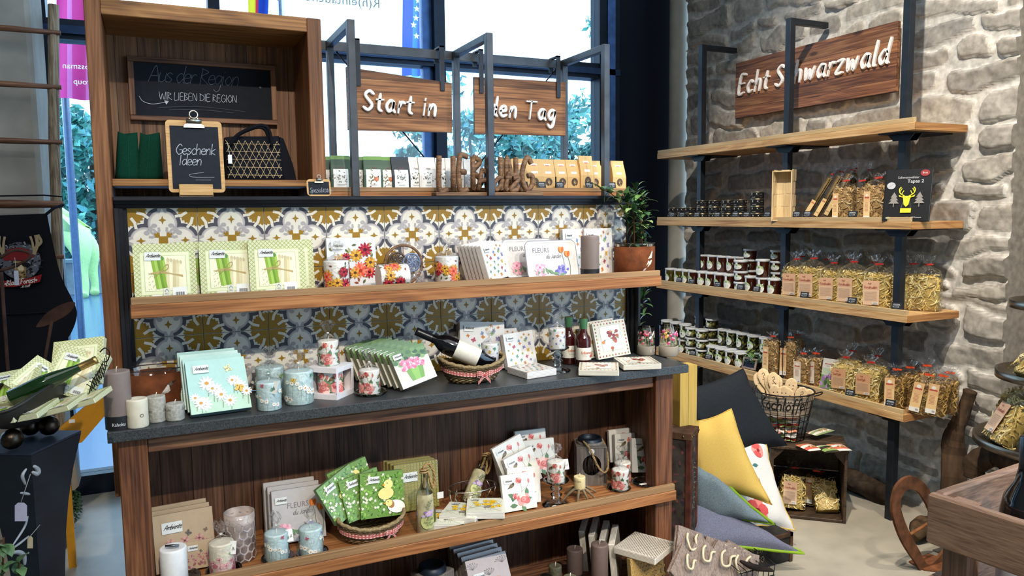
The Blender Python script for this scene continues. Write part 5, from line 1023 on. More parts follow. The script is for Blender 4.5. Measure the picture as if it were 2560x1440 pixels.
# ------------------------------------------------------------------ cabinet shelf
puts = lambda k, u, Y, lb, rz=0, z=0, **kw: CN[k].put(onx(u, Y, ZS + z), (0, 0, rz), lb, **kw)
for k in range(3): stand('sep', 468 - k * 7, -.215 + k * .04, ZS, 'beige meadow flower napkin pack, ' + ('front one behind the plain white candle' if k == 0 else NTH[k] + ' from the front behind the plain white candle'), 16, 4, 0, 'beige napkin packs')
PL.put(onx(447, -.278, ZS), (0, 0, 0), 'glass plate under the plain white candle', 'glass plates', 1.08); puts('whi', 437, -.278, 'plain white candle on a glass plate, lower left shelf', z=.0045)
g = G('metal', '#70727a'); p = onx(432, -.285, ZS + .1075); g.tube([tuple(p + Vector((-.02, .004, .006))), tuple(p + Vector((.0, 0, .0045))), tuple(p + Vector((.016, -.004, .004)))], [.003, .0045, .003], 8); g.obj('metal_clip', None, 'small dark metal clip lying on top of the plain white candle', 'clip')
PL.put(onx(560, -.275, ZS), (0, 0, 0), 'glass plate under the pink meadow candle', 'glass plates', .92); puts('pin', 557, -.275, 'pink meadow candle in clear wrap with white tag', z=.004)
stand('sep', 500, -.235, ZS, 'small wrapped pink flower napkin pack between white and pink candle', 20, 0, 0, scale=(.5, .8, .48))
r_ = E('faceted_vase', onx(603, -.2, ZS), 'frosted honeycomb faceted glass vase behind the pink candle', 'vase'); c = r_.location; g = G('jarlight', '#b3a49c'); R0 = .0455; H0 = .148
for row in range(6):
    for k in range(11):
        an = (k + .5 * (row % 2)) * 2 * PI / 11; z0 = .002 + row * (H0 - .03) / 5.2; hh = .032
        q = lambda da, dz, d=0: (c.x + (R0 - d) * math.cos(an + da), c.y + (R0 - d) * math.sin(an + da), c.z + max(0, min(H0 * .92, z0 + dz)))
        w_ = PI / 11; ring = [q(-w_, hh * .3), q(0, 0), q(w_, hh * .3), q(w_, hh * .75), q(0, hh * 1.05), q(-w_, hh * .75)]; i = g.av(ring + [q(0, hh * .5, .0045)])
        for j in range(6): g.face((i + j, i + (j + 1) % 6, i + 6), None, ('#ab9d97', '#bdb0aa', '#9a8c88')[(j + k) % 3])
g.lathe([(R0 * .985, H0 * .8), (R0 * .985, H0), (R0 * .93, H0), (R0 * .93, .01), (.002, .01)], 33, tuple(c)); g.lathe([(.002, .001), (R0 * .97, .001), (R0 * .97, H0 * .84)], 33, tuple(c), col='#a3948e'); g.obj('facet_body', r_)
for k in range(3): stand('fle', 752 - k * 11, -.175 + k * .045, ZS, 'grey Fleurs napkin pack, ' + ('front one behind the two daisy candles' if k == 0 else NTH[k] + ' from the front, behind the two daisy candles'), 14, 4, 2, 'Fleurs napkin packs')
for u, Y, n in ((693, -.262, 'left'), (779, -.272, 'right')):
    PL.put(onx(u + 2, Y, ZS), (0, 0, 0), f'thick glass plate under the {n} daisy candle of the lower shelf', 'glass plates', .88); puts('dai', u, Y, f'{n} daisy candle in clear wrap on its glass plate, lower shelf', rz=.5 if n == 'left' else 2.4, z=.004)
bc = onx(928, -.225, ZS); bk2, PB2 = basket_oval('wicker_basket', 'wicker basket with gingham ribbon filled with chick napkins', .078, .104, .052, .074, .066, tuple(bc), 0); bow(bk2, Vector(PB2(-PI / 2 + .42)) + Vector((0, -.004, -.002)), (.25, -1, 0), .75)
for k, (u, Y, tl, tn, le, z) in enumerate(((958, -.235, 12, 0, 3, .052), (922, -.215, 14, 12, -8, .05), (885, -.205, 16, 24, -22, .045), (900, -.175, 10, 10, -14, .07))): stand('chi', u, Y, ZS + z, 'green chick napkin pack in the basket, ' + ('front one showing the duckling and egg', 'second, tucked left of the front one', 'leftmost one leaning over the rim', 'hindmost one at the back')[k], tl, tn, le, 'chick napkin packs', .84 if k else .88)
for k in range(4): stand('lat', 1045 - k * 9, -.095 + k * .024, ZS, 'olive lattice napkin pack, ' + ('front one behind the painted bottle' if k == 0 else NTH[k] + ' from the front behind the painted bottle'), 8, 4, 2, 'olive napkin packs')
PB_ = [(.0265, 0), (.0285, .004), (.0285, .118), (.0265, .135), (.016, .155), (.0115, .17), (.0105, .205), (.0115, .207), (.0115, .214), (.0095, .2145)]
def paint_lilac(a):
    a.rect(-.085, .002, .085, .115, '#cfcfb4'); 
    for x0 in (-.06, 0, .06):
        a.ell(x0, .048, .022, .026, '#b3b877', 1, 0, 16)
        for k in range(14): a.ell(x0 + rnd.gauss(.004, .009), .075 + rnd.gauss(0, .008), .0055, .005, rnd.choice(['#9d86b8', '#b8a2c9', '#7f6ba0', '#c4a8b8']), 3 + k % 3)
        for k in range(7): a.leaf(x0 - .004 + .002 * k, .09 + .004 * k, .4 + (k % 2) * 1.7, .009, .004, '#6f7458', 2)
        a.hand('In der', x0 - .012, .062, .0045, .0007, '#5f6348', 6, .8, .4); a.hand('Ruhe', x0 - .006, .053, .006, .0009, '#5f6348', 6, .8, .4); a.hand('liegt die', x0 - .014, .045, .004, .0007, '#5f6348', 6, .8, .4); a.hand('Kraft', x0 - .006, .036, .0055, .0009, '#5f6348', 6, .8, .4)
        for k in range(3): a.leaf(x0 - .006 + k * .004, .006, 1.2 + .25 * k, .024, .005, '#8f9070', 2)
def deco_bottle():
    r_ = E('painted_bottle', (0, 0, 0), '', 'bottle'); g = G('jarlight', '#b9b08a'); g.lathe(PB_[:4], 30, cap0=True); g.obj('coated_body', r_); g = G('tinted_plastic'); g.lathe(PB_[3:], 24); g.obj('clear_neck', r_); g = G('paper'); a = Art(); paint_lilac(a); g.art(a, cyl(.0286)); g.obj('lilac_print', r_)
    g = G('wicker', '#a8895c'); pts = smooth_line([(0, 0, .15), (.002, 0, .19), (.0, 0, .222), (.016, 0, .23), (.034, .004, .2), (.038, .006, .165), (.03, .004, .145), (.024, .0, .16), (.012, 0, .205), (0, 0, .21)], 5)
    for ph in (0, 2.1, 4.2): g.tube([(p[0] + .0026 * math.cos(k * .9 + ph), p[1] + .0026 * math.sin(k * .9 + ph), p[2]) for k, p in enumerate(pts)], .003, 6)
    g.tube([(.0135 * math.cos(k * .5), .0135 * math.sin(k * .5), .2 + k * .0007) for k in range(26)], .0028, 6); g.obj('rope_loop', r_); return Proto(r_)
DB = deco_bottle(); DB.put(onx(1064, -.275, ZS), (0, 0, 0), 'upright painted lilac bottle with rope loop and lettering', 'painted bottles')
p0, p1 = onx(1172, -.165, ZS + .03), onx(1216, -.06, ZS + .16); q_ = Vector((0, 0, 1)).rotation_difference((p1 - p0).normalized()); DB.put(p0, q_.to_euler(), 'painted lilac bottle leaning in the wire basket', 'painted bottles', .9)
g = G('paper', '#d9d4cc'); p = onx(1101, -.27, ZS + .115); g.box(p.x - .011, p.y, p.z - .011, p.x + .011, p.y + .001, p.z + .011); g.obj('price_tag', None, 'small square white price tag right of the upright painted bottle', 'tag')
c = onx(1182, -.14, ZS); r_ = E('wire_basket', c, 'oblong wire basket with leaf tendrils holding the leaning bottle', 'basket'); lo = lambda an, z, k=1.: (c.x + .082 * k * math.cos(an), c.y + .055 * k * math.sin(an), c.z + z)
for z, k in ((.003, .9), (.075, 1.08)): g = G('metal', '#bdb3a6'); g.tube([lo(j * PI / 24, z, k) for j in range(48)], .0022, 6, close=True); g.obj('wire_hoop', r_)
g = G('metal', '#c9c0b4')
for j in range(12):
    a0 = j * PI / 6; g.tube(smooth_line([lo(a0, .003, .9), lo(a0 + .12, .03, 1.0), lo(a0 - .05, .055, 1.05), lo(a0 + .15, .075, 1.08)], 4), .0014, 5)
    for dz, da in ((.025, .14), (.045, -.02), (.06, .12)):
        b_ = Vector(lo(a0 + da, dz, 1.03)); u = Vector((math.sin(a0), -math.cos(a0), .6)).normalized() * .011; w_ = Vector((0, 0, 1)) * .005; i = g.av([b_, b_ + u * .5 + w_, b_ + u, b_ + u * .5 - w_]); g.face((i, i + 1, i + 2, i + 3))
g.obj('leaf_scrolls', r_)
gr_ = 'rose napkin packs of the lower shelf'
for u, Y, z, tl, tn, le, lb in ((1303, -.262, 0, 16, -2, 0, 'front rose napkin pack, wrapped, beside the yellow flower packs'), (1312, -.235, .005, 14, -4, 4, 'rose napkin pack directly behind the front wrapped one'), (1322, -.2, .04, 12, 8, -14, 'rose napkin pack tilted left, middle of the rose stack'), (1298, -.17, .075, 12, 6, -18, 'rose napkin pack high in the stack, tilted left'), (1285, -.1, .05, 10, 20, -8, 'rose napkin pack at the back left of the stack, showing its grey edge'), (1352, -.1, .06, 10, -5, 0, 'rose napkin pack at the back, right behind the stack'), (1330, -.06, .09, 8, -5, 0, 'rose napkin pack hindmost against the planks')): stand('ros', u, Y, ZS + z, lb, tl, tn, le, gr_, .76)
for u, v, up, tn, lb in ((1118, 1288, 0, -28, 'leftmost and lowest of the three lying yellow flower napkin packs'), (1160, 1270, .012, -38, 'middle of the three lying yellow flower napkin packs, marked 20'), (1214, 1258, .026, -24, 'rightmost and topmost of the three lying yellow flower napkin packs')): flat('yel', u, v, ZS, lb, tn, 'yellow napkin packs', up)
for o in [o for o in COL.objects if o.get('group') == 'yellow napkin packs']: o.scale = (.78, 1, .78); o.rotation_euler[0] += .0
CS.put(onx(1391, -.262, ZS), (0, 0, 0), 'clear cut glass candlestick carrying the rose candle on the lower shelf', 'glass candlesticks', 1.08)
puts('ros2', 1390, -.262, 'rose candle with tag on the lower glass candlestick', rz=.3, z=.088)
c = onx(1475, -.1, ZS); r_ = E('lantern', c, 'grey wooden cube lantern with round twig windows and rope handle', 'lantern'); M3 = Matrix.Translation(c) @ Matrix.Rotation(-.42, 4, 'Z'); s_ = .058; H0 = .15
def frame_side(q4):
    """square face with a round hole"""
    g = G('grey_wood'); g.X = M3 @ Matrix.Rotation(q4 * PI / 2, 4, 'Z'); n = 32; out = []; inn = []
    for k in range(n):
        t_ = 2 * PI * k / n + PI / 4; m_ = max(abs(math.cos(t_)), abs(math.sin(t_))); out.append((s_ * math.cos(t_) / m_, -s_, .078 + .07 * math.sin(t_) / m_)); inn.append((.036 * math.cos(t_), -s_, .078 + .042 * math.sin(t_)))
    g.loft([inn, out], True, smooth=False); g.loft([[(x, y + .012, z) for x, y, z in inn], inn], True, smooth=False); g.loft([out, [(x, y + .012, z) for x, y, z in out]], True, smooth=False); return g
for q4 in range(4): frame_side(q4).obj('side_panel', r_)
g = G('grey_wood'); g.X = M3; g.box(-s_, -s_, .0, s_, s_, .008); g.lathe([(.052, .148), (.052, .16), (.044, .164)], 4 * 8, cap0=True); g.box(-s_, -s_, .146, s_, s_, .152); g.obj('top_board', r_)
g = G('steel_dark', '#232a36'); g.X = M3; g.lathe([(.05, .152), (.046, .172), (.04, .176), (.038, .172), (.038, .155), (.001, .155)], 32); g.obj('metal_ring', r_)
g = G('bark', '#3f3833'); g.X = M3; r2 = random.Random(8)
for q4 in range(2):
    for k in range(34): x = r2.uniform(-.04, .04); f_ = (lambda x, y, z: (x, y, z)) if q4 == 0 else (lambda x, y, z: (-y, x, z)); g.tube([f_(x + r2.gauss(0, .006), -s_ + .016 + r2.random() * .006, .03), f_(x, -s_ + .018, .075), f_(x + r2.gauss(0, .008), -s_ + .016 + r2.random() * .006, .128)], .0012, 4)
g.obj('twig_filling', r_)
g = G('wicker', '#8d7450'); pts = smooth_line([(-.03, -.04, .17), (-.01, -.075, .15), (.02, -.088, .085), (.045, -.085, .06), (.062, -.06, .08), (.058, -.03, .14), (.04, -.005, .172)], 6); g.X = M3
for ph in (0, 2.1, 4.2): g.tube([(p[0] + .0024 * math.cos(k * .9 + ph), p[1] + .0024 * math.sin(k * .9 + ph), p[2]) for k, p in enumerate(pts)], .0028, 6)
g.obj('rope_handle', r_); g = G('paper', '#d5d3d0'); g.X = M3; g.lathe([(.011, 0), (.0001, .0004)], 20); g.v = [(v[0], v[1], v[2]) for v in g.v]
g = G('paper', '#d5d3d0'); g.X = M3 @ Matrix.Translation((0, -s_ - .0006, .134)) @ Matrix.Rotation(PI / 2, 4, 'X'); g.lathe([(.0105, 0), (.0001, .0002)], 20); g.obj('round_sticker', r_)
c = onx(1449, -.235, ZS); r_ = E('antler_candle_holder', c, 'antler candle holder with dark dish between candlestick and lantern', 'candle holder')
g = G('steel_dark', '#4a4238'); g.lathe([(.012, .028), (.024, .031), (.028, .036), (.026, .035), (.001, .032)], 24, tuple(c)); g.obj('metal_dish', r_)
for an, L in ((-2.2, .07), (-.9, .06), (.1, .075), (3.3, .08), (-1.5, .055), (2.2, .06)):
    g = G('bark', '#7a6a52'); d = Vector((math.cos(an), math.sin(an), 0)); g.tube(smooth_line([tuple(c + Vector((0, 0, .028))), tuple(c + d * L * .35 + Vector((0, 0, .034))), tuple(c + d * L * .75 + Vector((0, 0, .018))), tuple(c + d * L + Vector((0, 0, .004)))], 5), [.0075 * (1 - .045 * k) for k in range(16)], 8); g.obj('antler_tine', r_)
CN['ivo'].put((c.x, c.y, c.z + .0335), (0, 0, .2), 'short ivory candle with script standing on the antler holder')
PL.put(onx(1548, -.235, ZS), (0, 0, 0), 'glass plate under the front right rose candle', 'glass plates', .8); puts('ros2', 1551, -.235, 'front rose and robin candle at the right of the lower shelf', rz=2, z=.004); puts('ros', 1556, -.165, 'rose candle in clear wrap directly behind the right front one', rz=1, z=0)
stand('ros', 1618, -.16, ZS, 'front rose napkin pack leaning at the right end of the lower shelf', 14, -8, 6, 'right rose napkin packs', .8); stand('ros', 1575, -.09, ZS + .02, 'rose napkin pack behind the right end pack, in shade', 8, -5, 2, 'right rose napkin packs', .78); stand('ros', 1562, -.06, ZS + .035, 'rose napkin pack hindmost at the right, against the planks', 8, -5, 0, 'right rose napkin packs', .78)
o = PL.put(onx(1614, -.232, ZS), (0, 0, 0), 'empty glass plate with white price sticker at the right end of the lower shelf', 'glass plates', .98)
g = G('paper', '#dedad4'); p = onx(1612, -.24, ZS + .0055); g.box(p.x - .022, p.y - .008, p.z, p.x + .012, p.y + .008, p.z + .0004); g.box(p.x + .014, p.y - .008, p.z, p.x + .02, p.y + .008, p.z + .0004, col='#a8483c'); g.obj('price_sticker', None, 'white price sticker lying in the empty glass plate', 'sticker')
# ------------------------------------------------------------------ bottom of the cabinet
onb = lambda u, Y, z=0: onx(u, Y, ZB + z)
c = onb(1083, -.16); r_ = E('lantern', c, 'dark blue grey box lantern at the bottom of the cabinet', 'lantern'); g = G('grey_wood'); M3 = Matrix.Translation(c) @ Matrix.Rotation(.5, 4, 'Z'); g.X = M3; g.box(-.055, -.055, 0, .055, .055, .145, c=.003); g.obj('box_body', r_)
g = G('steel_dark', '#232b38'); g.X = M3; g.lathe([(.05, .145), (.046, .165), (.04, .167), (.038, .16), (.001, .158)], 30); g.obj('metal_ring', r_); g = G('steel_dark', '#141820'); g.X = M3 @ Matrix.Translation((-.0555, 0, .07)) @ Matrix.Rotation(-PI / 2, 4, 'Y'); g.lathe([(.036, 0), (.0001, .0004)], 24); g.obj('round_window', r_)
c2 = onb(1068, -.285); tr2 = TR.put(c2, (math.radians(-16), 0, -.2), 'rounded pale lilac tray leaning before the dark lantern', None, .62); 
for k in range(5): stand('lac', 1240 - k * 13, -.245 + k * .04, ZB, 'grey pink lace napkin pack, ' + ('front one at the cabinet bottom' if k == 0 else NTH[k] + ' from the front at the cabinet bottom'), 26 - 3 * k, 6, 0, 'lace napkin packs')
c = onb(1362, -.25, .02); r_ = E('metal_bowl', c, 'perforated dark metal bowl on its side among straw', 'bowl'); g = G('metal', '#55504a'); g.X = Matrix.Translation(c + Vector((0, 0, .02))) @ Matrix.Rotation(.9, 4, 'X'); g.lathe([(.038, .02), (.036, .02), (.03, .0), (.016, -.016), (.001, -.02), (.001, -.018), (.015, -.014), (.028, .0), (.034, .02), (.038, .023)], 30); g.obj('bowl_body', r_)
g = G('metal', '#e8e4da'); g.X = Matrix.Translation(c + Vector((0, 0, .02))) @ Matrix.Rotation(.9, 4, 'X')
for j in range(4):
    for k in range(12): a_ = 2 * PI * (k + .5 * (j % 2)) / 12; rr = .012 + j * .0058; g.ball((rr * math.cos(a_), rr * math.sin(a_), -.013 + (rr / .034) ** 2 * .026), .0016, 6)
g.obj('bright_dots', r_, kind=None)
g = G('bark', '#8f7448'); r2 = random.Random(2)
for k in range(80):
    a_ = r2.random() * 6.28; p = c + Vector((r2.gauss(0, .035), r2.gauss(.0, .022), -.015)); g.tube(smooth_line([tuple(p), tuple(p + Vector((math.cos(a_) * .02, math.sin(a_) * .015, r2.uniform(.005, .035)))), tuple(p + Vector((math.cos(a_) * .045, math.sin(a_) * .03, r2.uniform(.0, .05))))], 3), .0006, 4)
g.obj('straw', None, 'loose straw fibres around the perforated metal bowl', 'straw', kind='stuff')
CN['moss'].put(onb(1388, -.2, .012), (0, 0, 0), 'short mossy grey candle standing behind the metal bowl', scale=1.2); CN['moss'].put(onb(1425, -.29, 0), (0, 0, 0), 'short grey candle, only its top in view at the bottom edge', scale=1.3)
CN['tau2'].put(onb(1437, -.19), (0, 0, 0), 'taupe pillar candle with black band, left of two at the cabinet bottom'); CN['tau'].put(onb(1499, -.285), (0, 0, 0), 'tall taupe pillar candle, right of two at the cabinet bottom', scale=(1.04, 1.04, 1.12))
gn = 'net print napkin packs'
for k, (u, Y, tn, lb) in enumerate(((1478, -.10, 0, 'net print napkin pack in shade, back left of the bottom group'), (1502, -.15, 0, 'net print napkin pack standing behind the tall taupe candle'), (1528, -.2, 0, 'net print napkin pack beside the tall taupe candle'), (1551, -.25, 0, 'net print napkin pack standing left of the gold trellis one'))): stand('net', u, Y, ZB, lb, 5, 52, -3, gn)
stand('gol', 1618, -.40, ZB, 'gold trellis napkin pack, front one standing at the bottom right', 6, 10, 0, 'gold trellis packs', .86); stand('gol', 1628, -.345, ZB, 'gold trellis napkin pack standing behind the front one, bottom right', 6, 10, 0, 'gold trellis packs', .86)
flat('net', 1612, 1362, ZB + .145, 'net print napkin pack lying on top of the gold trellis packs', 28, gn)
# ------------------------------------------------------------------ niche: chalkboard, bags, clipboards
r_ = E('chalkboard', (.255, .245, 1.79), 'large framed chalkboard with chalk writing Aus der Region inside the niche', 'chalkboard')
for a0, b0, a1, b1, mt in ((.024, 1.79, .49, 1.806, 'old_wood_x'), (.024, 1.978, .49, 1.995, 'old_wood_x'), (.024, 1.806, .042, 1.978, 'old_wood_z'), (.472, 1.806, .49, 1.978, 'old_wood_z')): g = G(mt); g.box(a0, .228, b0, a1, .249, b1, c=.0015); g.obj('frame_bar', r_)
g = G('matt', '#1d2027'); g.box(.042, .236, 1.806, .472, .248, 1.978); a = Art(); CH = '#8d9099'; a.hand('Aus der Region', .04, .112, .031, .0017, '#6b6e78', 0, .72, .22); a.hand('*', .39, .1, .018, .0012, '#6b6e78')
a.hand('WIR LIEBEN DIE REGION', .07, .055, .0145, .0013, '#b9bcc4', 0, .82, .05); a.line(smooth_line([(.012, .062), (.022, .046), (.05, .038), (.09, .046)], 5), .0015, '#b9bcc4'); a.poly([(.086, .052), (.1, .05), (.092, .038)], '#b9bcc4')
a.line(smooth_line([(.07, .028), (.2, .036), (.34, .026)], 6), .001, '#5a5d66'); a.line(smooth_line([(.1, .022), (.2, .026), (.3, .02)], 6), .001, '#5a5d66'); g.art(a, FRONT((.042, .236, 1.806))); g.obj('slate', r_)
def felt_bag(x, label, turn):
    r_ = E('felt_bag', (x, .12, 1.5885), label, 'bag'); g = G('fabric', '#0c3a2c'); rings = []
    for k in range(9):
        t_ = k / 8; hw = .036 - .008 * t_; hd = .045 * (1 - .72 * t_); ring = []
        for j in range(20):
            an = 2 * PI * j / 20; q = .55; ring.append((x + math.copysign(abs(math.cos(an)) ** q, math.cos(an)) * hw * math.cos(turn) - math.copysign(abs(math.sin(an)) ** q, math.sin(an)) * hd * math.sin(turn) + .008 * t_, .12 + math.copysign(abs(math.sin(an)) ** q, math.sin(an)) * hd * math.cos(turn) + math.copysign(abs(math.cos(an)) ** q, math.cos(an)) * hw * math.sin(turn), 1.589 + .145 * t_ + .006 * math.cos(an * 2) * t_))
        rings.append(ring)
    g.loft(rings, True, True, True); g.obj('bag_body', r_); g = G('fabric', '#0e4434'); g.tube([rings[0][k] for k in range(20)], .002, 5, close=True); g.tube([rings[k][15] for k in range(9)], .0018, 5); g.obj('seam', r_); return r_
felt_bag(.008, 'left dark green felt bag at the left end of the niche shelf', .1); felt_bag(.072, 'right dark green felt bag, beside the chalk clipboard', -.25)
x0, x1 = onx(568, .02, 1.6).x, onx(700, .02, 1.6).x; r_ = E('shopping_bag', ((x0 + x1) / 2, .06, 1.5885), 'black fabric bag with gold triangle pattern and white tag in the niche', 'bag')
g = G('cotton', '#12131a'); xm, hw = (x0 + x1) / 2 + .005, (x1 - x0) / 2 + .012; rings = []
for k in range(7):
    t_ = k / 6; rings.append([(xm + math.copysign(abs(math.cos(an)) ** .3, math.cos(an)) * (hw * (1.02 - .1 * t_)) + .0, .08 + math.copysign(abs(math.sin(an)) ** .45, math.sin(an)) * (.058 * (1 - .6 * t_)), 1.589 + (.142 + .006 * math.cos(an)) * t_) for an in (2 * PI * j / 28 for j in range(28))])
g.loft(rings, True, True, True); g.obj('bag_body', r_)
g = G('cotton', '#12131a'); g.prism([(0, 0), (.05, -.002), (.04, .05), (.012, .135), (0, .14)], (xm + hw * .93, .06, 1.592), (1, .12, 0), (0, 0, 1), (0, .05, 0)); g.obj('side_gusset', r_)
g = G('paper', '#b59a6a'); a = Art(); W_, H_ = hw * 1.8, .125
for k in range(5): a.line([(0, .01 + k * .026), (W_, .01 + k * .026)], .0011, '#b59a6a')
for k in range(-3, 12):
    for sg in (1, -1):
        p = [(k * .02 + sg * t_ * .06 + (.0 if sg > 0 else .06), t_ * .125) for t_ in (j / 10 for j in range(11))]; p = [q for q in p if .0 <= q[0] <= W_]
        if len(p) > 1: a.line(p, .0011, '#b59a6a', 1)
g.art(a, plane((xm - hw * .9, .0215, 1.594), (1, 0, 0), Vector((0, .235, 1)).normalized()), h0=.0012); g.obj('gold_pattern', r_)
for y in (.045, .105): g = G('cotton', '#0e0f15'); pts = smooth_line([(xm - .07, y, 1.70), (xm - .045, y - .008, 1.735), (xm + .02, y - .012, 1.765), (xm + .05, y - .006, 1.752), (xm + .058, y, 1.70)], 5); g.tube(pts, .0055, 7); g.obj('carry_handle', r_)
g = G('paper', '#e4e2e0'); p = onx(575, .0, 1.652); g.box(p.x - .006, p.y - .002, p.z - .014, p.x + .006, p.y - .001, p.z + .014, c=.0004); g.tube([(p.x, p.y, p.z + .013), (p.x - .004, p.y + .02, p.z + .055)], .0006, 5); g.obj('price_tag', r_)
def clipboard(label, x, y, z, w_, h_, lines, hand_h, name='clipboard', foot=True):
    r_ = E(name, (x, y, z), label, 'clipboard'); th = math.radians(9); U = Vector((1, .02, 0)); V = Vector((0, math.sin(th), math.cos(th))); N = U.cross(V); O = Vector((x, y, z + .012))
    rr = .012; cor = [(sx * (w_ / 2 - rr) + rr * math.cos(q), h_ / 2 + sy * (h_ / 2 - rr) + rr * math.sin(q)) for sx, sy, s0 in ((1, 1, 0), (-1, 1, PI / 2), (-1, -1, PI), (1, -1, 1.5 * PI)) for q in (s0 + j * PI / 10 for j in range(6))]
    g = G('light_oak'); g.prism(cor, O, U, V, -N * .004); g.obj('backing_board', r_)
    g = G('matt', '#22252c'); m_ = .07 * w_; g.prism([(-w_ / 2 + m_, m_), (w_ / 2 - m_, m_), (w_ / 2 - m_, h_ - m_ * 1.6), (-w_ / 2 + m_, h_ - m_ * 1.6)], O + N * .0005, U, V, N * .001); a = Art(); [a.hand(t, u, v, hh, hh * .1, '#a9acb4', 0, .8, .15) for t, u, v, hh in lines]
    if foot: a.line(smooth_line([(.02, .062), (-.02, .055), (-.01, .047), (.05, .047)], 5), .0011, '#9a9da6'); a.line([(-.004, .038), (.04, .038)], .001, '#9a9da6')
    g.art(a, plane(O + N * .0016, U, V)); g.obj('slate', r_)
    g = G('metal', '#a9a49a'); c = O + V * (h_ - .004) + N * .004; k = w_ / .16; g.prism([(-.03, -.02), (.03, -.02), (.028, -.012), (.016, -.006), (.012, .012), (-.012, .012), (-.016, -.006), (-.028, -.012)], c, U * k, V * k, N * .004); g.tube([tuple(c + U * (.012 * k * math.cos(q)) + V * (.02 + .012 * math.sin(q)) * k + N * .006) for q in (j * PI / 8 for j in range(16))], .003 * k, 6, close=True); g.tube([tuple(c - U * .022 * k + N * .009), tuple(c + U * .022 * k + N * .009)], .006 * k, 8); g.obj('clip', r_)
    if foot: g = G('light_oak'); g.X = Matrix.Translation((x - .005, y, z)); g.box(-.048, -.022, 0, .048, -.006, .036, c=.001); g.box(-.048, .0, 0, .048, .012, .03); g.box(-.048, -.022, 0, .048, .012, .004); g.obj('oak_foot', r_)
    return r_
clipboard('chalk clipboard reading Geschenk Ideen on an oak foot below the chalkboard', .204, -.031, 1.5345, .162, .225, (('Geschenk', -.058, .118, .0185), ('Ideen', -.05, .084, .0185)), 0)
clipboard('small chalk clipboard reading Spezialitäten, right of the niche on the frame', onx(799, -.05, 1.54).x, -.046, 1.5225, .078, .056, (('Spezialitäten', -.031, .012, .0085),), 0, foot=False)
# ------------------------------------------------------------------ tea bags on the shelf behind
def tea_bag(col, top, design, win):
    g = G('paper', col); w_, d_, h_ = .034, .022, .118
    R = lambda hw, hd, z: [(-hw, -hd, z), (hw, -hd, z), (hw + .0, 0, z), (hw, hd, z), (-hw, hd, z), (-hw, 0, z)]
    g.loft([R(w_, d_, 0), R(w_, d_, .05), R(w_ * .98, d_ * .55, .085), R(w_ * .97, .004, .105)], True, True, False, smooth=False); g.loft([R(w_ * .97, .004, .105), R(w_ * .96, .003, h_)], True, False, True, col=top, smooth=False)
    F = lambda u, v, h: (u, (-d_ - h if v < .05 else -d_ + (v - .05) / .055 * (d_ - .004) - h) - .0004, v); a = Art()
    if win: a.rect(-.014, .062, .014, .1, '#dcd6cc', 1); a.rect(-.01, .092, .008, .095, '#b8645a', 2); [a.rect(-.009, .086 - k * .005, .009, .0872 - k * .005, '#a8a096', 2) for k in range(4)]; a.ell(0, .03, .0155, .0155, '#4a3a2c', 1, 0, 16); [a.ell(rnd.gauss(0, .006), .03 + rnd.gauss(0, .006), .003, .002, rnd.choice(['#8a6a4a', '#2c241e', '#b59a6a', '#6a4a38']), 2, rnd.random() * 3, 6) for _ in range(16)]
    else:
        a.rect(-.026, .004, .026, .05, '#e6e5e0', 1); a.rect(-.026, .05, .026, .086, '#e6e5e0', 1); a.hand('Ambi', -.008, .072, .0055, .0009, '#6a3a44', 3, .8, .4); design(a); [a.rect(-.012, .012 + k * .003, .012, .0132 + k * .003, '#8f8d88', 3) for k in range(2)]
    for pts, c, lv, fan in a.s:
        i = g.av([F(u, v, .0003 + .0002 * lv) for u, v in pts]); g.face(range(i, i + len(pts)), None, c)
    return Proto(g.obj('tea_bag', base=(0, 0, 0), cat='tea bag'))
def sprigs(cs): return lambda a: [a.leaf(rnd.gauss(0, .011), .042 + rnd.gauss(0, .012), rnd.random() * 6, .008, .0045, rnd.choice(cs), 2) for _ in range(22)]
def fruit(a): sprigs(['#6a7a4a', '#8a6a4a'])(a); a.ell(.01, .036, .009, .008, '#c06a48', 3); a.ell(.012, .037, .005, .005, '#d98a66', 4)
TB = {'g1': tea_bag('#2f4a3a', '#6f8f52', sprigs(['#7a7a74', '#a09a90', '#5f6a58']), 0), 'g2': tea_bag('#35503c', '#6f9a4a', fruit, 0), 'blk': tea_bag('#22282c', '#2c3440', sprigs(['#8a8a84', '#6a6a64']), 0), 'w': tea_bag('#d9d7d2', '#dedcd8', sprigs(['#6a6a70', '#8a7a6a', '#5a6a58']), 0), 'k': tea_bag('#c39f68', '#c9a873', None, 1)}
ZT = 1.5625
rows = [('g1', 852, .135), ('g1', 830, .18), ('g1', 890, .16), ('g2', 933, .13), ('g1', 910, .19), ('g2', 968, .14), ('g1', 948, .2), ('blk', 1000, .13), ('w', 1037, .135), ('w', 1066, .13), ('w', 1018, .19), ('w', 1108, .15), ('w', 1135, .14), ('w', 1156, .19), ('w', 1180, .17)]
for k, (n, u, Y) in enumerate(rows):
    fb = 'front' if Y < .165 else 'rear'; TB[n].put(onx(u, Y, ZT), (0, 0, rnd.uniform(-.2, .12)), f'{dict(g1="green tea bag with grey sprigs", g2="green tea bag with orange fruit", blk="black topped tea bag", w="white tea bag")[n]}, {NTH[sorted(q[1] for q in rows if q[0] == n).index(u)]} such bag from the left', 'printed tea bags')
rows = [(1272, .17, -.3, 0), (1299, .13, -.25, 0), (1333, .13, -.12, 0), (1366, .14, 0, 0), (1400, .14, 0, 0), (1429, .14, .08, 0), (1462, .135, .1, .018), (1482, .16, 0, 0), (1500, .18, -.2, -.02), (1541, .14, .1, .0)]
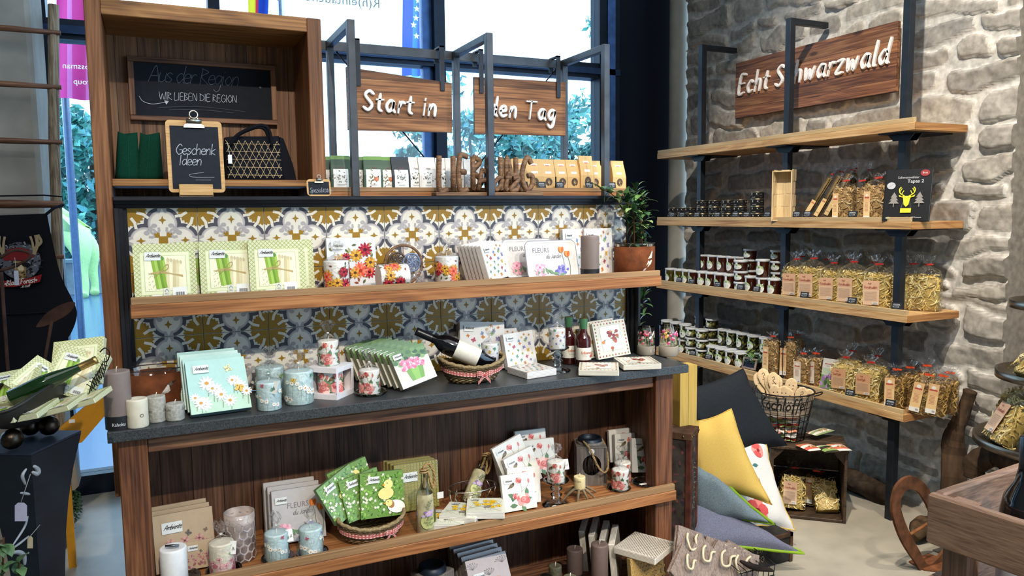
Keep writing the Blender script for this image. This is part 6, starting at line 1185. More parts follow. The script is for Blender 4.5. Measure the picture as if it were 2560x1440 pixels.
for k, (u, Y, rz, dz) in enumerate(rows):
    q = onx(u, Y, ZT); TB['k'].put(q, (0, 0, rz), f'kraft paper tea bag with round window, {NTH[k]} from the left of the kraft row', 'kraft tea bags', (1, 1, 1.02 + dz * 8))
def price_card(face=0):
    g = G('paper', '#10131a'); g.box(-.018, -.0006, 0, .018, .0006, .024); a = Art(); a.rect(-.012, .017, .011, .0185, '#cfd2d6', 0); a.rect(-.014, .0135, .013, .0148, '#a9adb4', 0); a.text('€ 3,29', -.002, .0062, .0055, '#e6e8ea', 1, sx=.85); a.rect(-.008, .003, .004, .0038, '#8a8e96', 0); a.rect(-.012, .0065, -.006, .0085, '#a9adb4', 0)
    g.art(a, FRONT((0, -.0006, 0))); return Proto(g.obj('price_card', base=(0, 0, 0), cat='price card'))
PC = price_card()
for k, (u, n) in enumerate(((1310, 'left'), (1355, 'second'), (1401, 'third'), (1474, 'fourth'), (1531, 'rightmost'))): PC.put(onx(u, .085, ZT + .006), (math.radians(-14), 0, 0), f'small black price card before the kraft tea bags, {n} from the left' if n != 'rightmost' else 'small black price card before the last kraft tea bag, rightmost', 'tea price cards')
# ------------------------------------------------------------------ wooden LIEBLINGS Platz lettering
x0, x1 = onx(1084, .03, 1.545).x, onx(1352, .03, 1.545).x; LW = x1 - x0
r_ = E('word_sculpture', ((x0 + x1) / 2, .03, 1.5345), 'carved wooden word ornament LIEBLINGS Platz standing on the black frame', 'ornament')
g = G('mango'); g.box(x0, .005, 1.5348, x1, .055, 1.549, c=.002); g.obj('base_plank', r_); g = G('mango'); g.box(x0 + LW * .84, .015, 1.549, x0 + LW * .985, .045, 1.556, c=.001); g.obj('end_block', r_)
def carved(txt, x, z, h, w_, y, sp, slant=0, sx=1., nm='letter'):
    cx = 0; 
    for ch in txt:
        g = G('mango')
        for q in GLY[ch][1]:
            q = smooth_line(q, 6); g.tube([(x + (cx + u * sx + slant * v) * h, y, z + v * h) for u, v in q], w_, 8)
        g.obj(nm, r_); cx += (GLY[ch][0] * sx + .12) * sp
carved('LIEBLING', x0 + LW * .045, 1.5575, .072, .0105, .038, 1.0, 0, .66); carved('S', x0 + LW * .73, 1.5555, 0.035, .009, .036, 1, 0, .8)
carved('Platz', x0 + LW * .375, 1.5575, .045, .0088, .018, .9, .22)
# ------------------------------------------------------------------ goods on the wall shelves
ZZ = {k: z - .0208 for k, z in SH.items()}
MINX = {'big': 3.163, 'bigb': 3.163, 'quat': 3.16, 'herb': 3.147, 'herbb': 3.147, 'tall': 3.145, 'mini': 3.142, 'top': 3.15}
def on(u, X, k, dz=0): return ony(u, X, ZZ[k] + dz)
FX = -PI / 2                                             # things turned to face the shop floor from the wall
r0 = random.Random(21)
def tin():
    r_ = E('tin', (0, 0, 0), '', 'tin'); R = .0365; g = G('matt', '#17181b'); g.lathe([(R, .003), (R, .037)], 28); a = Art()
    for x in (-.075, 0, .075):
        a.rect(x - .022, .0335, x + .02, .0343, '#a8a49a'); a.rect(x - .02, .025, x + .014, .0315, '#c9c6be'); a.text('WURST', x - .018, .0258, .006, '#1c1c1e', 1, sx=.9); a.rect(x - .022, .0205, x + .02, .0213, '#a8a49a'); a.text('BOHNERT', x - .016, .008, .0062, '#cfc9bc', 0, sx=.72); a.rect(x + .027, .026, x + .04, .0275, '#8a867e'); a.rect(x + .029, .012, x + .04, .013, '#8a867e')
    g.art(a, cyl(R)); g.obj('paper_sleeve', r_)
    g = G('metal', '#b8ad8e'); g.lathe([(.03, .0002), (R + .0005, .0005), (R + .001, .003), (R - .0005, .0035)], 28, cap0=True); g.lathe([(R - .0005, .0365), (R + .001, .037), (R + .0005, .0395), (R - .002, .0398), (R - .003, .038), (.001, .038)], 28); g.obj('metal_rims', r_); return Proto(r_)
TN = tin(); gt = 'stacked black sausage tins'
for u, X, n, nm in ((1684, 3.15, 2, 'leftmost stack'), (1707, 3.18, 2, 'second stack'), (1726, 3.21, 2, 'third stack'), (1756, 3.15, 3, 'fourth stack'), (1787, 3.16, 3, 'fifth stack'), (1820, 3.16, 3, 'sixth stack'), (1851, 3.17, 3, 'seventh stack'), (1893, 3.155, 4, 'rightmost and tallest stack')):
    for k in range(n):
        w_ = 'bottom tin' if k == 0 else 'top tin' if k == n - 1 else ('middle tin' if n == 3 else ('second tin' if k == 1 else 'third tin')); TN.put(on(u, X, 'B', k * .0402), (0, 0, FX + .35 + r0.uniform(-.3, .3)), f'black labelled tin, {w_} of the {nm} on the second shelf', gt)
def card(u, X, k, label, tilt=-16, rz=FX + .25, grp='shelf price cards'): PC.put(on(u, X, k, .0212), (math.radians(tilt), 0, rz), label, grp, 1.25)
for k, u in enumerate((1679, 1704, 1741, 1792, 1837, 1865, 1917)): card(u, XF + .01, 'B', f'black price card before the tins, {NTH[k]} from the left')
for u, n in ((1991, 'left'), (2017, 'right')): card(u, XF + .01, 'B', f'black price card before the long spaghetti, {n} of two')
card(2130, XF + .01, 'B', 'black price card between the two pasta bags of the second shelf')
# chip wood basket standing on end
p = on(1958, 3.118, 'B'); r_ = E('chip_basket', p, 'pale wood chip basket standing on end beside the tins', 'basket'); M3 = Matrix.Translation(p) @ Matrix.Rotation(FX + .45, 4, 'Z'); w_, d_, h_ = .05, .03, .265
for nm, bx_ in (('side_wall', (-w_, -d_, 0, -w_ + .003, d_, h_)), ('side_wall', (w_ - .003, -d_, 0, w_, d_, h_)), ('back_wall', (-w_, d_ - .003, 0, w_, d_, h_)), ('end_wall', (-w_, -d_, 0, w_, d_, .003)), ('end_wall', (-w_, -d_, h_ - .003, w_, d_, h_))):
    g = G('chip'); g.X = M3; g.box(*bx_); x0, y0, z0, x1, y1, z1 = bx_
    if z1 - z0 > .1:
        for k in range(4):
            zz = z0 + .01 + k * .067
            for j in range(2):
                if x1 - x0 < .01: yy = y0 + (j + .5 * (k % 2)) * .045; g.box(x0 - .0012, max(y0, yy), zz, x1 + .0012, min(y1, yy + .03), zz + .06)
                else: xx = x0 + (j + .5 * (k % 2)) * .055; g.box(max(x0, xx), y0 - .0012, zz, min(x1, xx + .04), y1 + .0012, zz + .06)
    g.obj(nm, r_)
g = G('chip'); g.X = M3; [g.box(a - .003, -d_ - .002, .0, a + .003, -d_ + .01, h_) for a in (-w_, w_)]; [g.box(-w_, -d_ - .002, z, w_, -d_ + .01, z + .006) for z in (0, h_ - .006)]; g.obj('rim_band', r_)
# pasta
def ribbon(g, c, L, wd, cols, r2, lim, curl=.5):
    d = Vector((r2.gauss(0, 1), r2.gauss(0, 1), r2.gauss(0, 1))).normalized(); b = d.orthogonal().normalized(); p = Vector(c); rows = []; n = 5
    for k in range(n):
        u = d.cross(b).normalized(); rows.append([p - u * wd / 2, p + u * wd / 2]); d = (d + b * r2.uniform(-curl, curl) + u * r2.uniform(-curl, curl)).normalized(); b = (b - d * b.dot(d)).normalized(); p = p + d * L / (n - 1)
    rows = [[Vector((max(-lim[0], min(lim[0], q.x)), max(-lim[1], min(lim[1], q.y)), max(.002, min(lim[2], q.z)))) for q in rw] for rw in rows]
    g.loft(rows, False, col=r2.choice(cols), smooth=True)
PASTA = {'egg': ['#f0d588', '#e6c873', '#f5e2a2', '#dcb964', '#f7e8b4'], 'herb': ['#c09a56', '#9c763c', '#d6b46a', '#7d5a30', '#b08a4a'], 'wheat': ['#dbb97e', '#c9a268', '#e6cb98', '#b8925c']}
def pasta_bag(kind, w_, d_, h_, film_h, label, n=190, rib=.0055, L=.05, tie='#b3271f', name='pasta_bag', curl=.55, seed=1):
    """clear bag: noodles, printed label, tied film"""
    r2 = random.Random(seed); r_ = E(name, (0, 0, 0), '', 'pasta bag'); cs = PASTA[kind]; g = G('pasta', cs[1]); se = lambda a, b, z, p=.5: [(math.copysign(abs(math.cos(t)) ** p, math.cos(t)) * a, math.copysign(abs(math.sin(t)) ** p, math.sin(t)) * b, z) for t in (2 * PI * k / 24 for k in range(24))]
    lx, ly = w_ / 2, d_ / 2; g.loft([se(lx * .8, ly * .75, .002), se(lx * .9, ly * .86, .01), se(lx * .9, ly * .86, h_ * .9), se(lx * .6, ly * .6, h_ * .98)], True, True, True, col=mixc(cs[1], '#5a4218', .35))
    for k in range(n):
        s_ = r2.choice('ffffffslr t'.replace(' ', '')); x, y, z = r2.uniform(-lx, lx), r2.uniform(-ly, ly), r2.uniform(.004, h_)
        if s_ == 'f': y = -ly * r2.uniform(.86, 1)
        elif s_ == 't': z = h_ * r2.uniform(.94, 1.02)
        elif s_ == 'l': x = -lx * r2.uniform(.86, 1)
        elif s_ == 'r': x = lx * r2.uniform(.86, 1)
        else: y = ly * .95
        ribbon(g, (x, y, z), L, rib, cs, r2, (lx, ly, h_ * 1.05), curl)
    g.obj('noodles', r_)
    g = G('cellophane', '#ffffff'); J = lambda rg, a: [(x + r2.uniform(-a, a), y + r2.uniform(-a, a), z + r2.uniform(-a, a)) for x, y, z in rg]
    zt = h_ + film_h * .55; nk = .012; e = .0025
    g.loft([se(lx + e, ly + e, .0005), J(se(lx + e, ly + e, h_ * .5), .0008), J(se(lx + e, ly + e, h_), .001), J(se(lx * .8, ly * .75, h_ + film_h * .25, .7), .004), J(se(nk * 1.7, nk * 1.3, zt - .008, 1), .002), J(se(nk, nk, zt, 1), .001), J(se(nk * 2, nk * 1.4, zt + film_h * .2, 1), .005), J(se(nk * 3.2, nk * 1.8, h_ + film_h, 1), .008)], True, smooth=False); g.obj('clear_film', r_)
    if tie: g = G('paper', tie); g.lathe([(nk + .0015, zt - .003), (nk + .002, zt), (nk + .0015, zt + .004)], 12); g.box(nk * .5, -nk, zt - .001, nk * 2.2, -nk + .001, zt + .006); g.obj('tie', r_)
    if label:
        lw, lh, lz, base, txt, off = label; g = G('paper', base); a = Art(); a.rect(-lw / 2, 0, lw / 2, lh, base); a.rect(-lw / 2, lh * .62, lw / 2, lh, mixc(base, '#b87a58', .35), 1)
        if lh > lw * 2.1: a.ell(0, lh * .87, lw * .22, lw * .2, '#d9d4c6', 2); a.rect(-lw * .36, lh * .76, lw * .36, lh * .81, '#a8453a', 2); a.rect(-lw / 2, 0, lw / 2, lh * .15, '#dcdad4', 2); [a.rect(-lw * .3, lh * (.32 + .045 * k), lw * .25, lh * (.335 + .045 * k), '#b5705a', 2) for k in range(7)]
        else: a.hand(txt, -lw * .44, lh * .68, lw * .1, .0012, '#8a3b30', 2, .82, .2); a.hand('Nudel', -lw * .2, lh * .86, lw * .055, .0007, '#8a3b30', 2, .8); [a.rect(-lw * .4, lh * (.2 + .05 * k), lw * .36, lh * (.212 + .05 * k), '#a88f7c', 2) for k in range(8)]
        a.rect(lw * .1, lh * .03, lw * .42, lh * .13, '#e2e0da', 3); [a.rect(lw * (.13 + .035 * k), lh * .045, lw * (.148 + .035 * k), lh * .115, '#2c2c30', 4) for k in range(8)]
        g.art(a, FRONT((off, -ly - e - .0022, lz)), dh=.0002); g.prism([(-lw / 2, 0), (lw / 2, 0), (lw / 2, lh), (-lw / 2, lh)], (off, -ly - e - .0018, lz), (1, 0, 0), (0, 0, 1), (0, -.0004, 0)); g.obj('paper_label', r_)
    return Proto(r_)
KR = '#c9a98c'
BG = {'big': pasta_bag('egg', .125, .075, .165, .085, (.07, .115, .022, KR, 'Bandnudeln', -.02), 260, seed=2), 'bigb': pasta_bag('egg', .125, .075, .165, .095, None, 200, seed=3), 'quat': pasta_bag('egg', .12, .075, .15, .07, (.068, .1, .035, '#bd9670', 'Quattyle', -.015), 260, rib=.0045, L=.06, curl=.3, seed=4),
      'herb': pasta_bag('herb', .085, .06, .15, .06, (.042, .135, .012, '#d9b681', '', -.018), 230, rib=.0055, L=.045, tie='#d9481f', seed=5), 'herbb': pasta_bag('herb', .085, .06, .15, .06, None, 170, tie='#d9481f', seed=6), 'tall': pasta_bag('wheat', .085, .06, .2, .05, (.036, .15, .02, '#dfc08c', '', -.022), 240, rib=.0065, L=.04, tie='#c94a2a', curl=.8, seed=7),
      'mini': pasta_bag('wheat', .075, .055, .14, .05, (.04, .115, .012, '#d9d0c0', '', -.014), 190, rib=.006, L=.04, tie='#d9481f', curl=.8, seed=8), 'top': pasta_bag('wheat', .09, .065, .165, .055, (.028, .13, .006, '#dfc08c', '', -.03), 230, rib=.007, L=.04, tie='#c23a2c', curl=.9, seed=9)}
def bag(k, u, X, sh, label, rz=FX + .35, grp=None, sc_=1., rot=None): return BG[k].put(on(u, max(X, MINX[k]), sh), rot or (0, 0, rz), label, grp, sc_)
gb = 'noodle bags on the third shelf'
bag('top', 2110, 3.13, 'B', 'brown noodle bag with red tie on the second shelf, left of two front ones'); bag('top', 2190, 3.13, 'B', 'brown noodle bag with red tie on the second shelf, beside the black cookbook', sc_=1.03); bag('top', 2150, 3.23, 'B', 'brown noodle bag half hidden between the two front bags of the second shelf')
def spaghetti(n=46):
    r_ = E('spaghetti_pack', (0, 0, 0), '', 'pasta bag'); r2 = random.Random(4); g = G('pasta')
    for k in range(n): a_ = r2.random() * 6.28; q = .017 * math.sqrt(r2.random()); g.tube([(q * math.cos(a_), q * .7 * math.sin(a_), .004), (q * math.cos(a_), q * .7 * math.sin(a_), .27)], .0014, 4, col=r2.choice(['#8f7444', '#a3864f', '#7a6238']))
    g.obj('noodles', r_); g = G('cellophane', '#ffffff'); g.lathe([(.02, .001), (.02, .27), (.007, .295), (.014, .33), (.018, .345)], 16, smooth=False, sy=.75, cap0=True); g.obj('clear_film', r_); g = G('paper', '#b3271f'); g.lathe([(.0085, .292), (.0085, .299)], 12); g.obj('tie', r_)
    g = G('paper', '#d2b27a'); g.prism([(-.014, 0), (.014, 0), (.014, .11), (-.014, .11)], (0, -.0162, .01), (1, 0, 0), (0, 0, 1), (0, -.0006, 0)); a = Art(); a.rect(-.011, .02, .011, .024, '#a8755a'); a.rect(-.011, .09, .011, .098, '#b0654a'); g.art(a, FRONT((0, -.0169, .01))); g.obj('paper_label', r_); return Proto(r_)
SP = spaghetti()
for k, (u, X, ln_) in enumerate(((2012, 3.14, .46), (2040, 3.15, .42), (2066, 3.16, .38), (2085, 3.22, .3))): SP.put(on(u, X, 'B', .012 + .004 * k), (math.radians(-14), ln_, FX + .1), f'long spaghetti pack leaning to the right, {NTH[k]} from the left', 'leaning spaghetti packs', .87)
for k, (u, X) in enumerate(((2097, 3.3), (2130, 3.32), (2160, 3.3))): SP.put(on(u, X, 'B'), (0, .04 * k, FX), f'upright tied spaghetti pack in shade behind the noodle bags, {NTH[k]} from the left', 'shaded spaghetti packs', .85)
# cookbook
p = on(2262, 3.112, 'B'); th = math.radians(-12); r_ = E('cookbook', p, 'black cookbook Schwarzwälder Tapas 2 with yellow stag head', 'book'); M3 = Matrix.Translation(p + Vector((0, 0, .0035))) @ Matrix.Rotation(FX + .42, 4, 'Z') @ Matrix.Rotation(th, 4, 'X'); W_, H_ = .19, .235
g = G('lacquer', '#1a1b1f'); g.X = M3; g.box(-W_ / 2, -.002, 0, W_ / 2, 0, H_); g.box(-W_ / 2, .016, 0, W_ / 2, .018, H_); g.box(-W_ / 2 - .001, -.002, 0, -W_ / 2 + .002, .018, H_); gp_ = G('paper', '#d9d4c9'); gp_.X = M3; gp_.box(-W_ / 2 + .003, .0002, .003, W_ / 2 - .003, .0158, H_ - .003); gp_.obj('page_block', r_)
a = Art(); a.text('Schwarzwälder', .0, .192, .0155, '#b9b9bd', al='c', sx=.92); a.text('Tapas 2', .03, .172, .0215, '#d9d9dc', al='c'); YL = '#d9d02a'
a.ell(.066, .215, .019, .015, '#8a1f24', 0, 0, 20); a.text('Best', .066, .212, .012, '#d9c9c4', 2, al='c'); a.ell(-.068, .16, .018, .016, '#b5b5ba', 0, .0, 18); a.line([(-.08, .152), (-.056, .168)], .0012, '#7a7a80', 1)
a.poly([(-.016, .108), (-.009, .072), (0, .062), (.009, .072), (.016, .108), (.034, .118), (.03, .108), (.014, .112), (-.014, .112), (-.03, .108), (-.034, .118)], YL, 1); a.poly([(-.016, .112), (.016, .112), (.01, .072), (-.01, .072)], YL, 1)
for sg in (-1, 1):
    a.line(smooth_line([(sg * .01, .112), (sg * .028, .125), (sg * .032, .142), (sg * .026, .152)], 4), .004, YL, 2); [a.line([(sg * x, y), (sg * (x - .008), y + .016)], .0032, YL, 2) for x, y in ((.022, .12), (.03, .13))]
    a.line([(sg * .014, .085), (sg * .019, .058)], .001, '#8a8a90', 1); x = sg * .052
    for j in range(3): a.poly([(x, .13 - j * .014), (x - .014 - j * .004, .106 - j * .014), (x + .014 + j * .004, .106 - j * .014)], '#85807a', 1)
    a.rect(x - .0018, .062, x + .0018, .08, '#85807a', 1)
a.rect(-.022, .036, .022, .056, YL, 2); [a.rect(-.015, .041 + .005 * k, .015, .0422 + .005 * k, '#a89a20', 3) for k in range(2)]; a.text('über 100 Rezepte', .035, .012, .0085, '#c9c9cc', al='c'); a.rect(-.08, .01, -.055, .013, '#c9c9cc'); a.rect(-.07, .006, -.066, .018, '#8aa03a', 1); g.art(a, FRONT((0, -.002, 0)), 'paper'); g.obj('cover', r_)
# sauce and pickle tubs
def tub(R, H, fill, cols, lid='#c6c8ca', name='deli_tub'):
    r_ = E(name, (0, 0, 0), '', 'tub'); g = G('jarlight', fill); g.lathe([(R * .84, .002), (R * .87, .004), (R * .97, H - .014)], 26, cap0=True, cap1=True); r2 = random.Random(int(H * 1e4))
    if cols:
        for k in range(46): a_ = r2.random() * 6.28; z = r2.uniform(.01, H - .02); rr = R * (.83 + .1 * z / H); g.ball((rr * math.cos(a_), rr * math.sin(a_), z), R * r2.uniform(.1, .22), 8, col=r2.choice(cols), sz=r2.uniform(.7, 1.5))
    g.obj('contents', r_)
    g = G('tinted_plastic'); g.lathe([(R * .87, .0003), (R * .92, .003), (R * 1.02, H - .010)], 26, cap0=True); g.obj('clear_tub', r_)
    g = G('lacquer', lid); g.lathe([(R * 1.03, H - .012), (R * 1.07, H - .010), (R * 1.07, H - .002), (R * 1.03, H), (R * .98, H - .001), (R * .96, H - .003), (.001, H - .003)], 28); g.obj('lid', r_)
    g = G('paper'); a = Art(); x0 = -R * .45; k = min(1, (H - .02) / .075); a.ell(x0, H * .4, R * .72, .026 * k, '#dfe2da', 0, 0, 20); a.poly([(x0 + R * .7 * math.cos(t), H * .4 + .003 + .0225 * k * max(0, math.sin(t))) for t in (j * PI / 12 for j in range(13))], '#a9c08a', 1); a.ell(x0, H * .4 + .014 * k, .004, .004, '#4a6a3a', 2); [a.rect(x0 - R * .45, H * .4 - .004 - .004 * j, x0 + R * .4, H * .4 - .003 - .004 * j, '#a8aca6', 1) for j in range(3)]
    a.rect(x0 - R * .25, H * .4, x0 + R * .12, H - .006, '#d9dcdc', 0); Rm = R * 1.005
    for pts, c, lv, fan in a.s:
        F = lambda u, v: ((R * (.925 + .1 * v / H) + .001 + .0003 * lv) * math.sin(u / R), -(R * (.925 + .1 * v / H) + .001 + .0003 * lv) * math.cos(u / R), v)
        if fan: cx = sum(q[0] for q in pts) / len(pts); cy = sum(q[1] for q in pts) / len(pts); n = len(pts); mid = [((q[0] + cx) / 2, (q[1] + cy) / 2) for q in pts]; i = g.av([F(cx, cy)] + [F(*q) for q in mid] + [F(*q) for q in pts]); [(g.face((i, i + 1 + j, i + 1 + (j + 1) % n), None, c), g.face((i + 1 + j, i + 1 + n + j, i + 1 + n + (j + 1) % n, i + 1 + (j + 1) % n), None, c)) for j in range(n)]
        else:
            (xa, ya), (xb, yb) = pts[0], pts[2]; cols_ = [[F(xa + (xb - xa) * j / 5, y) for j in range(6)] for y in (ya, yb)]; g.loft(cols_, False, col=c, smooth=False)
    g.obj('paper_label', r_); return Proto(r_)
OL = ['#5a5a24', '#6d6a2c', '#7d7436', '#4a4a1c', '#857a3e']; BE = ['#a8854a', '#8a6a38', '#b5965c', '#6d5a2c']
TU = {'red': tub(.037, .1, '#8f3618', None), 'gold': tub(.037, .1, '#b59a3a', None), 'redS': tub(.039, .062, '#8a3a1a', None), 'olive': tub(.037, .1, '#45421c', OL), 'oliveS': tub(.039, .062, '#45421c', OL), 'bean': tub(.037, .1, '#5d4a22', BE), 'pep': tub(.037, .1, '#5d6224', ['#7d8a34', '#94983e', '#6a7428'])}
RT = lambda: FX + .55 + r0.uniform(-.25, .25)
for k, (u, X) in enumerate(((1677, 3.125), (1699, 3.125), (1718, 3.13))): TU['gold'].put(on(u, max(X, 3.14), 'C'), (0, 0, RT()), f'yellow sauce tub at the left end of the third shelf, {NTH[k]} from the left', 'yellow sauce tubs')
for k, (u, X) in enumerate(((1735, 3.125), (1757, 3.125), (1778, 3.125), (1800, 3.125), (1824, 3.125), (1878, 3.15), (1906, 3.14), (1935, 3.145))): TU['red'].put(on(u, max(X, 3.14), 'C'), (0, 0, RT()), f'red sauce tub standing on the third shelf, {NTH[k]} red one from the left', 'standing red sauce tubs')
for k, (u, X) in enumerate(((1759, 3.2), (1782, 3.2), (1807, 3.2), (1831, 3.2), (1850, 3.22))):
    TU['red'].put(on(u, max(X, 3.14), 'C', .1005), (0, 0, RT()), f'red sauce tub in the raised back row of the third shelf, {NTH[k]} from the left', 'raised red sauce tubs'); TU['red'].put(on(u, max(X, 3.14), 'C'), (0, 0, RT()), f'red sauce tub under the raised back row, {NTH[k]} from the left', 'hidden red sauce tubs')
for k in range(3): TU['redS'].put(on(1852, 3.14, 'C', k * .0625), (0, 0, RT()), ('bottom', 'middle', 'top')[k] + ' small red tub of the front stack of three on the third shelf', 'small red tubs')
for k in range(4): TU['redS'].put(on(1876, 3.235, 'C', k * .0625), (0, 0, RT()), ('bottom', 'second', 'third', 'top')[k] + ' small red tub of the tall rear stack behind the small front stack', 'small red tubs')
TU['red'].put(on(1906, 3.14, 'C', .1005), (0, 0, RT()), 'tall red sauce tub raised on another one, nearest the noodle bags', None)
for k in range(4): TU['redS'].put(on(1944, 3.25, 'C', k * .0625), (0, 0, RT()), ('bottom', 'second', 'third', 'top')[k] + ' small red tub of the stack in shade behind the steel post', 'small red tubs')
for k, u in enumerate((1697, 1728, 1793, 1850, 1890)): card(u, XF + .01, 'C', f'black price card before the sauce tubs, {NTH[k]} from the left')
for u, X, k, lb in ((1988, 3.16, 'big', 'noodle bag with kraft label on the third shelf, leftmost'), (2030, 3.13, 'big', 'noodle bag with kraft label on the third shelf, second from left'), (2080, 3.13, 'big', 'noodle bag with kraft label on the third shelf, third from left'), (2130, 3.13, 'big', 'noodle bag with kraft label on the third shelf, fourth from left'), (2190, 3.13, 'big', 'noodle bag with kraft label on the third shelf, right front one'), (2000, 3.26, 'bigb', 'noodle bag at the back of the third shelf, leftmost in shade'), (2062, 3.25, 'bigb', 'noodle bag at the back of the third shelf, second from left in shade'), (2120, 3.25, 'bigb', 'noodle bag at the back of the third shelf, third from left in shade'), (2180, 3.25, 'bigb', 'noodle bag at the back of the third shelf, fourth from left in shade'), (2236, 3.22, 'bigb', 'noodle bag on the third shelf directly left of the right steel post'), (2276, 3.27, 'bigb', 'noodle bag on the third shelf directly right of the right steel post'), (2314, 3.30, 'bigb', 'noodle bag at the right end of the third shelf')): bag(k, u, X, 'C', lb, FX + r0.uniform(.3, .6), gb, r0.uniform(.96, 1.04))
for u, n in ((2010, 'left'), (2129, 'middle'), (2240, 'right')): card(u, XF + .01, 'C', f'black price card before the noodle bags of the third shelf, {n} one')
gp = 'pickle tubs on the lowest shelf'
pick = [('pep', 1667, 3.13, .1005, 'raised left row of pickle tubs, leftmost'), ('bean', 1689, 3.13, .1005, 'raised left row of pickle tubs, second'), ('olive', 1713, 3.13, .1005, 'raised left row of pickle tubs, third'), ('bean', 1667, 3.13, 0, 'pickle tub under the raised left row, leftmost'), ('olive', 1689, 3.13, 0, 'pickle tub under the raised left row, second'), ('bean', 1709, 3.12, 0, 'pickle tub under the raised left row, third')]
for u, X, n, nm in ((1729, 3.14, 3, 'left front stack'), (1755, 3.125, 3, 'right front stack'), (1752, 3.24, 4, 'left rear stack'), (1780, 3.22, 4, 'right rear stack')):
    for k in range(n): pick.append(('oliveS', u, X, k * .0625, f'small pickle tub of the {nm}, ' + ('lowest' if k == 0 else 'topmost' if k == n - 1 else NTH[k] + ' from below')))
for k, u in enumerate((1781, 1803, 1827, 1852)): pick.append((('olive', 'olive', 'bean', 'bean')[k], u, 3.12, 0, f'tall pickle tub in the front row of four, {NTH[k]} from the left'))
for k, u in enumerate((1809, 1831, 1856, 1884, 1914)): pick += [('olive', u, 3.21, .1005, f'tall pickle tub in the raised back row of five, {NTH[k]} from the left'), ('olive', u, 3.21, 0, f'pickle tub under the raised back row of five, {NTH[k]} from the left')]
for n, u, X, dz, lb in pick: TU[n].put(on(u, max(X, 3.14), 'D', dz), (0, 0, RT()), lb if 'tub' in lb.split(',')[0].split() else lb, gp)
for u, n in ((1731, 'left'), (1770, 'right')): card(u, XF + .01, 'D', f'blue black price card before the pickle tubs, {n} of two', rz=FX + .4)
p = on(1886, 3.15, 'D'); r_ = E('potted_plant', p, 'small potted plant with broad and needle leaves beside the pickle tubs', 'plant'); g = G('matt', '#1d1f22'); g.lathe([(.032, 0), (.042, .055), (.043, .058), (.038, .058), (.036, .05), (.001, .05)], 24, tuple(p), cap0=True); g.obj('pot', r_); r2 = random.Random(3)
g = G('leaf')
for k in range(240): a_ = r2.random() * 6.28; b_ = p + Vector((-.012 + r2.gauss(0, .03), -.018 + r2.gauss(0, .03), .06 + r2.random() * .05)); d = Vector((math.cos(a_), math.sin(a_), r2.uniform(.1, .9))) * .022; s_ = d.cross(Vector((0, 0, 1))).normalized() * .0022; i = g.av([b_ - s_, b_ + s_, b_ + d]); g.face((i, i + 1, i + 2), None, r2.choice(['#4f7a5e', '#6a9478', '#3c6450', '#86a890']))
g.obj('needle_foliage', r_); g = G('leaf')
for k in range(16):
    a_ = r2.random() * 6.28; b_ = p + Vector((r2.gauss(0, .012), .035 + r2.gauss(0, .018), .055 + r2.random() * .05)); d = Vector((math.cos(a_) * .7, math.sin(a_), r2.uniform(.3, 1))).normalized(); u_ = d.cross(Vector((0, 0, 1))).normalized(); l_ = .045; g.loft([[b_ + d * l_ * t_ - u_ * w_ * .03, b_ + d * l_ * t_ + u_ * w_ * .03] for t_, w_ in ((0, .05), (.3, .45), (.6, .5), (.85, .3), (1, .02))], False, col=r2.choice(['#7f9a3e', '#94a84c', '#6a8434', '#b0b878']))
g.obj('broad_leaves', r_)
p = on(1872, 3.105, 'D', .021); r_ = E('mini_chalkboard', p, 'small framed chalkboard before the potted plant, half hidden by the wooden spoons', 'chalkboard'); M3 = Matrix.Translation(p) @ Matrix.Rotation(FX + .1, 4, 'Z') @ Matrix.Rotation(-.25, 4, 'X')
for q in ((-.05, 0, .05, .01), (-.05, .055, .05, .065), (-.05, .01, -.04, .055), (.04, .01, .05, .055)): g = G('washed'); g.X = M3; g.box(q[0], -.006, q[1], q[2], 0, q[3]); g.obj('frame_bar', r_)
g = G('matt', '#1c2436'); g.X = M3; g.box(-.04, -.003, .01, .04, -.001, .055); g.obj('slate', r_)
bag('tall', 1930, 3.13, 'D', 'tall brown noodle bag with cream label on the lowest shelf, front one', FX + .25, 'tall noodle bags'); bag('tall', 1972, 3.2, 'D', 'tall brown noodle bag on the lowest shelf, behind the front one', FX + .45, 'tall noodle bags'); bag('tall', 1990, 3.30, 'D', 'tall brown noodle bag in shade at the back of the lowest shelf', FX + .3, 'tall noodle bags')
bag('mini', 2006, 3.13, 'D', 'small brown noodle bag with white label on the lowest shelf, front one', FX + .25, 'small noodle bags'); bag('mini', 2036, 3.2, 'D', 'small brown noodle bag on the lowest shelf, behind the white labelled one', FX + .5, 'small noodle bags')
p = on(2067, 3.135, 'D'); r_ = E('leaflet', p, 'upright leaflet with purple and green photo beside the noodle bags', 'leaflet'); M3 = Matrix.Translation(p + Vector((0, 0, .002))) @ Matrix.Rotation(FX + .2, 4, 'Z') @ Matrix.Rotation(-.2, 4, 'X'); g = G('paper', '#c9c3b9'); g.X = M3; g.box(-.042, 0, 0, .042, .003, .165); a = Art(); a.rect(-.042, 0, .042, .11, '#6a8a52', 0); a.rect(-.042, .08, .042, .115, '#a9b59a', 1); [a.ell(rnd.gauss(0, .016), .06 + rnd.gauss(0, .02), .008, .012, rnd.choice(['#8a5a9a', '#a87ab0', '#4a3a52', '#5d7a3a', '#3c4f2c']), 2 + k % 2, rnd.random() * 3) for k in range(26)]; a.rect(-.03, .135, .02, .139, '#a84a3e', 1); a.rect(-.02, .125, .03, .128, '#9a8f84', 1); g.art(a, FRONT((0, 0, 0))); g.obj('printed_sheet', r_)
gq = 'quattyle noodle bags'
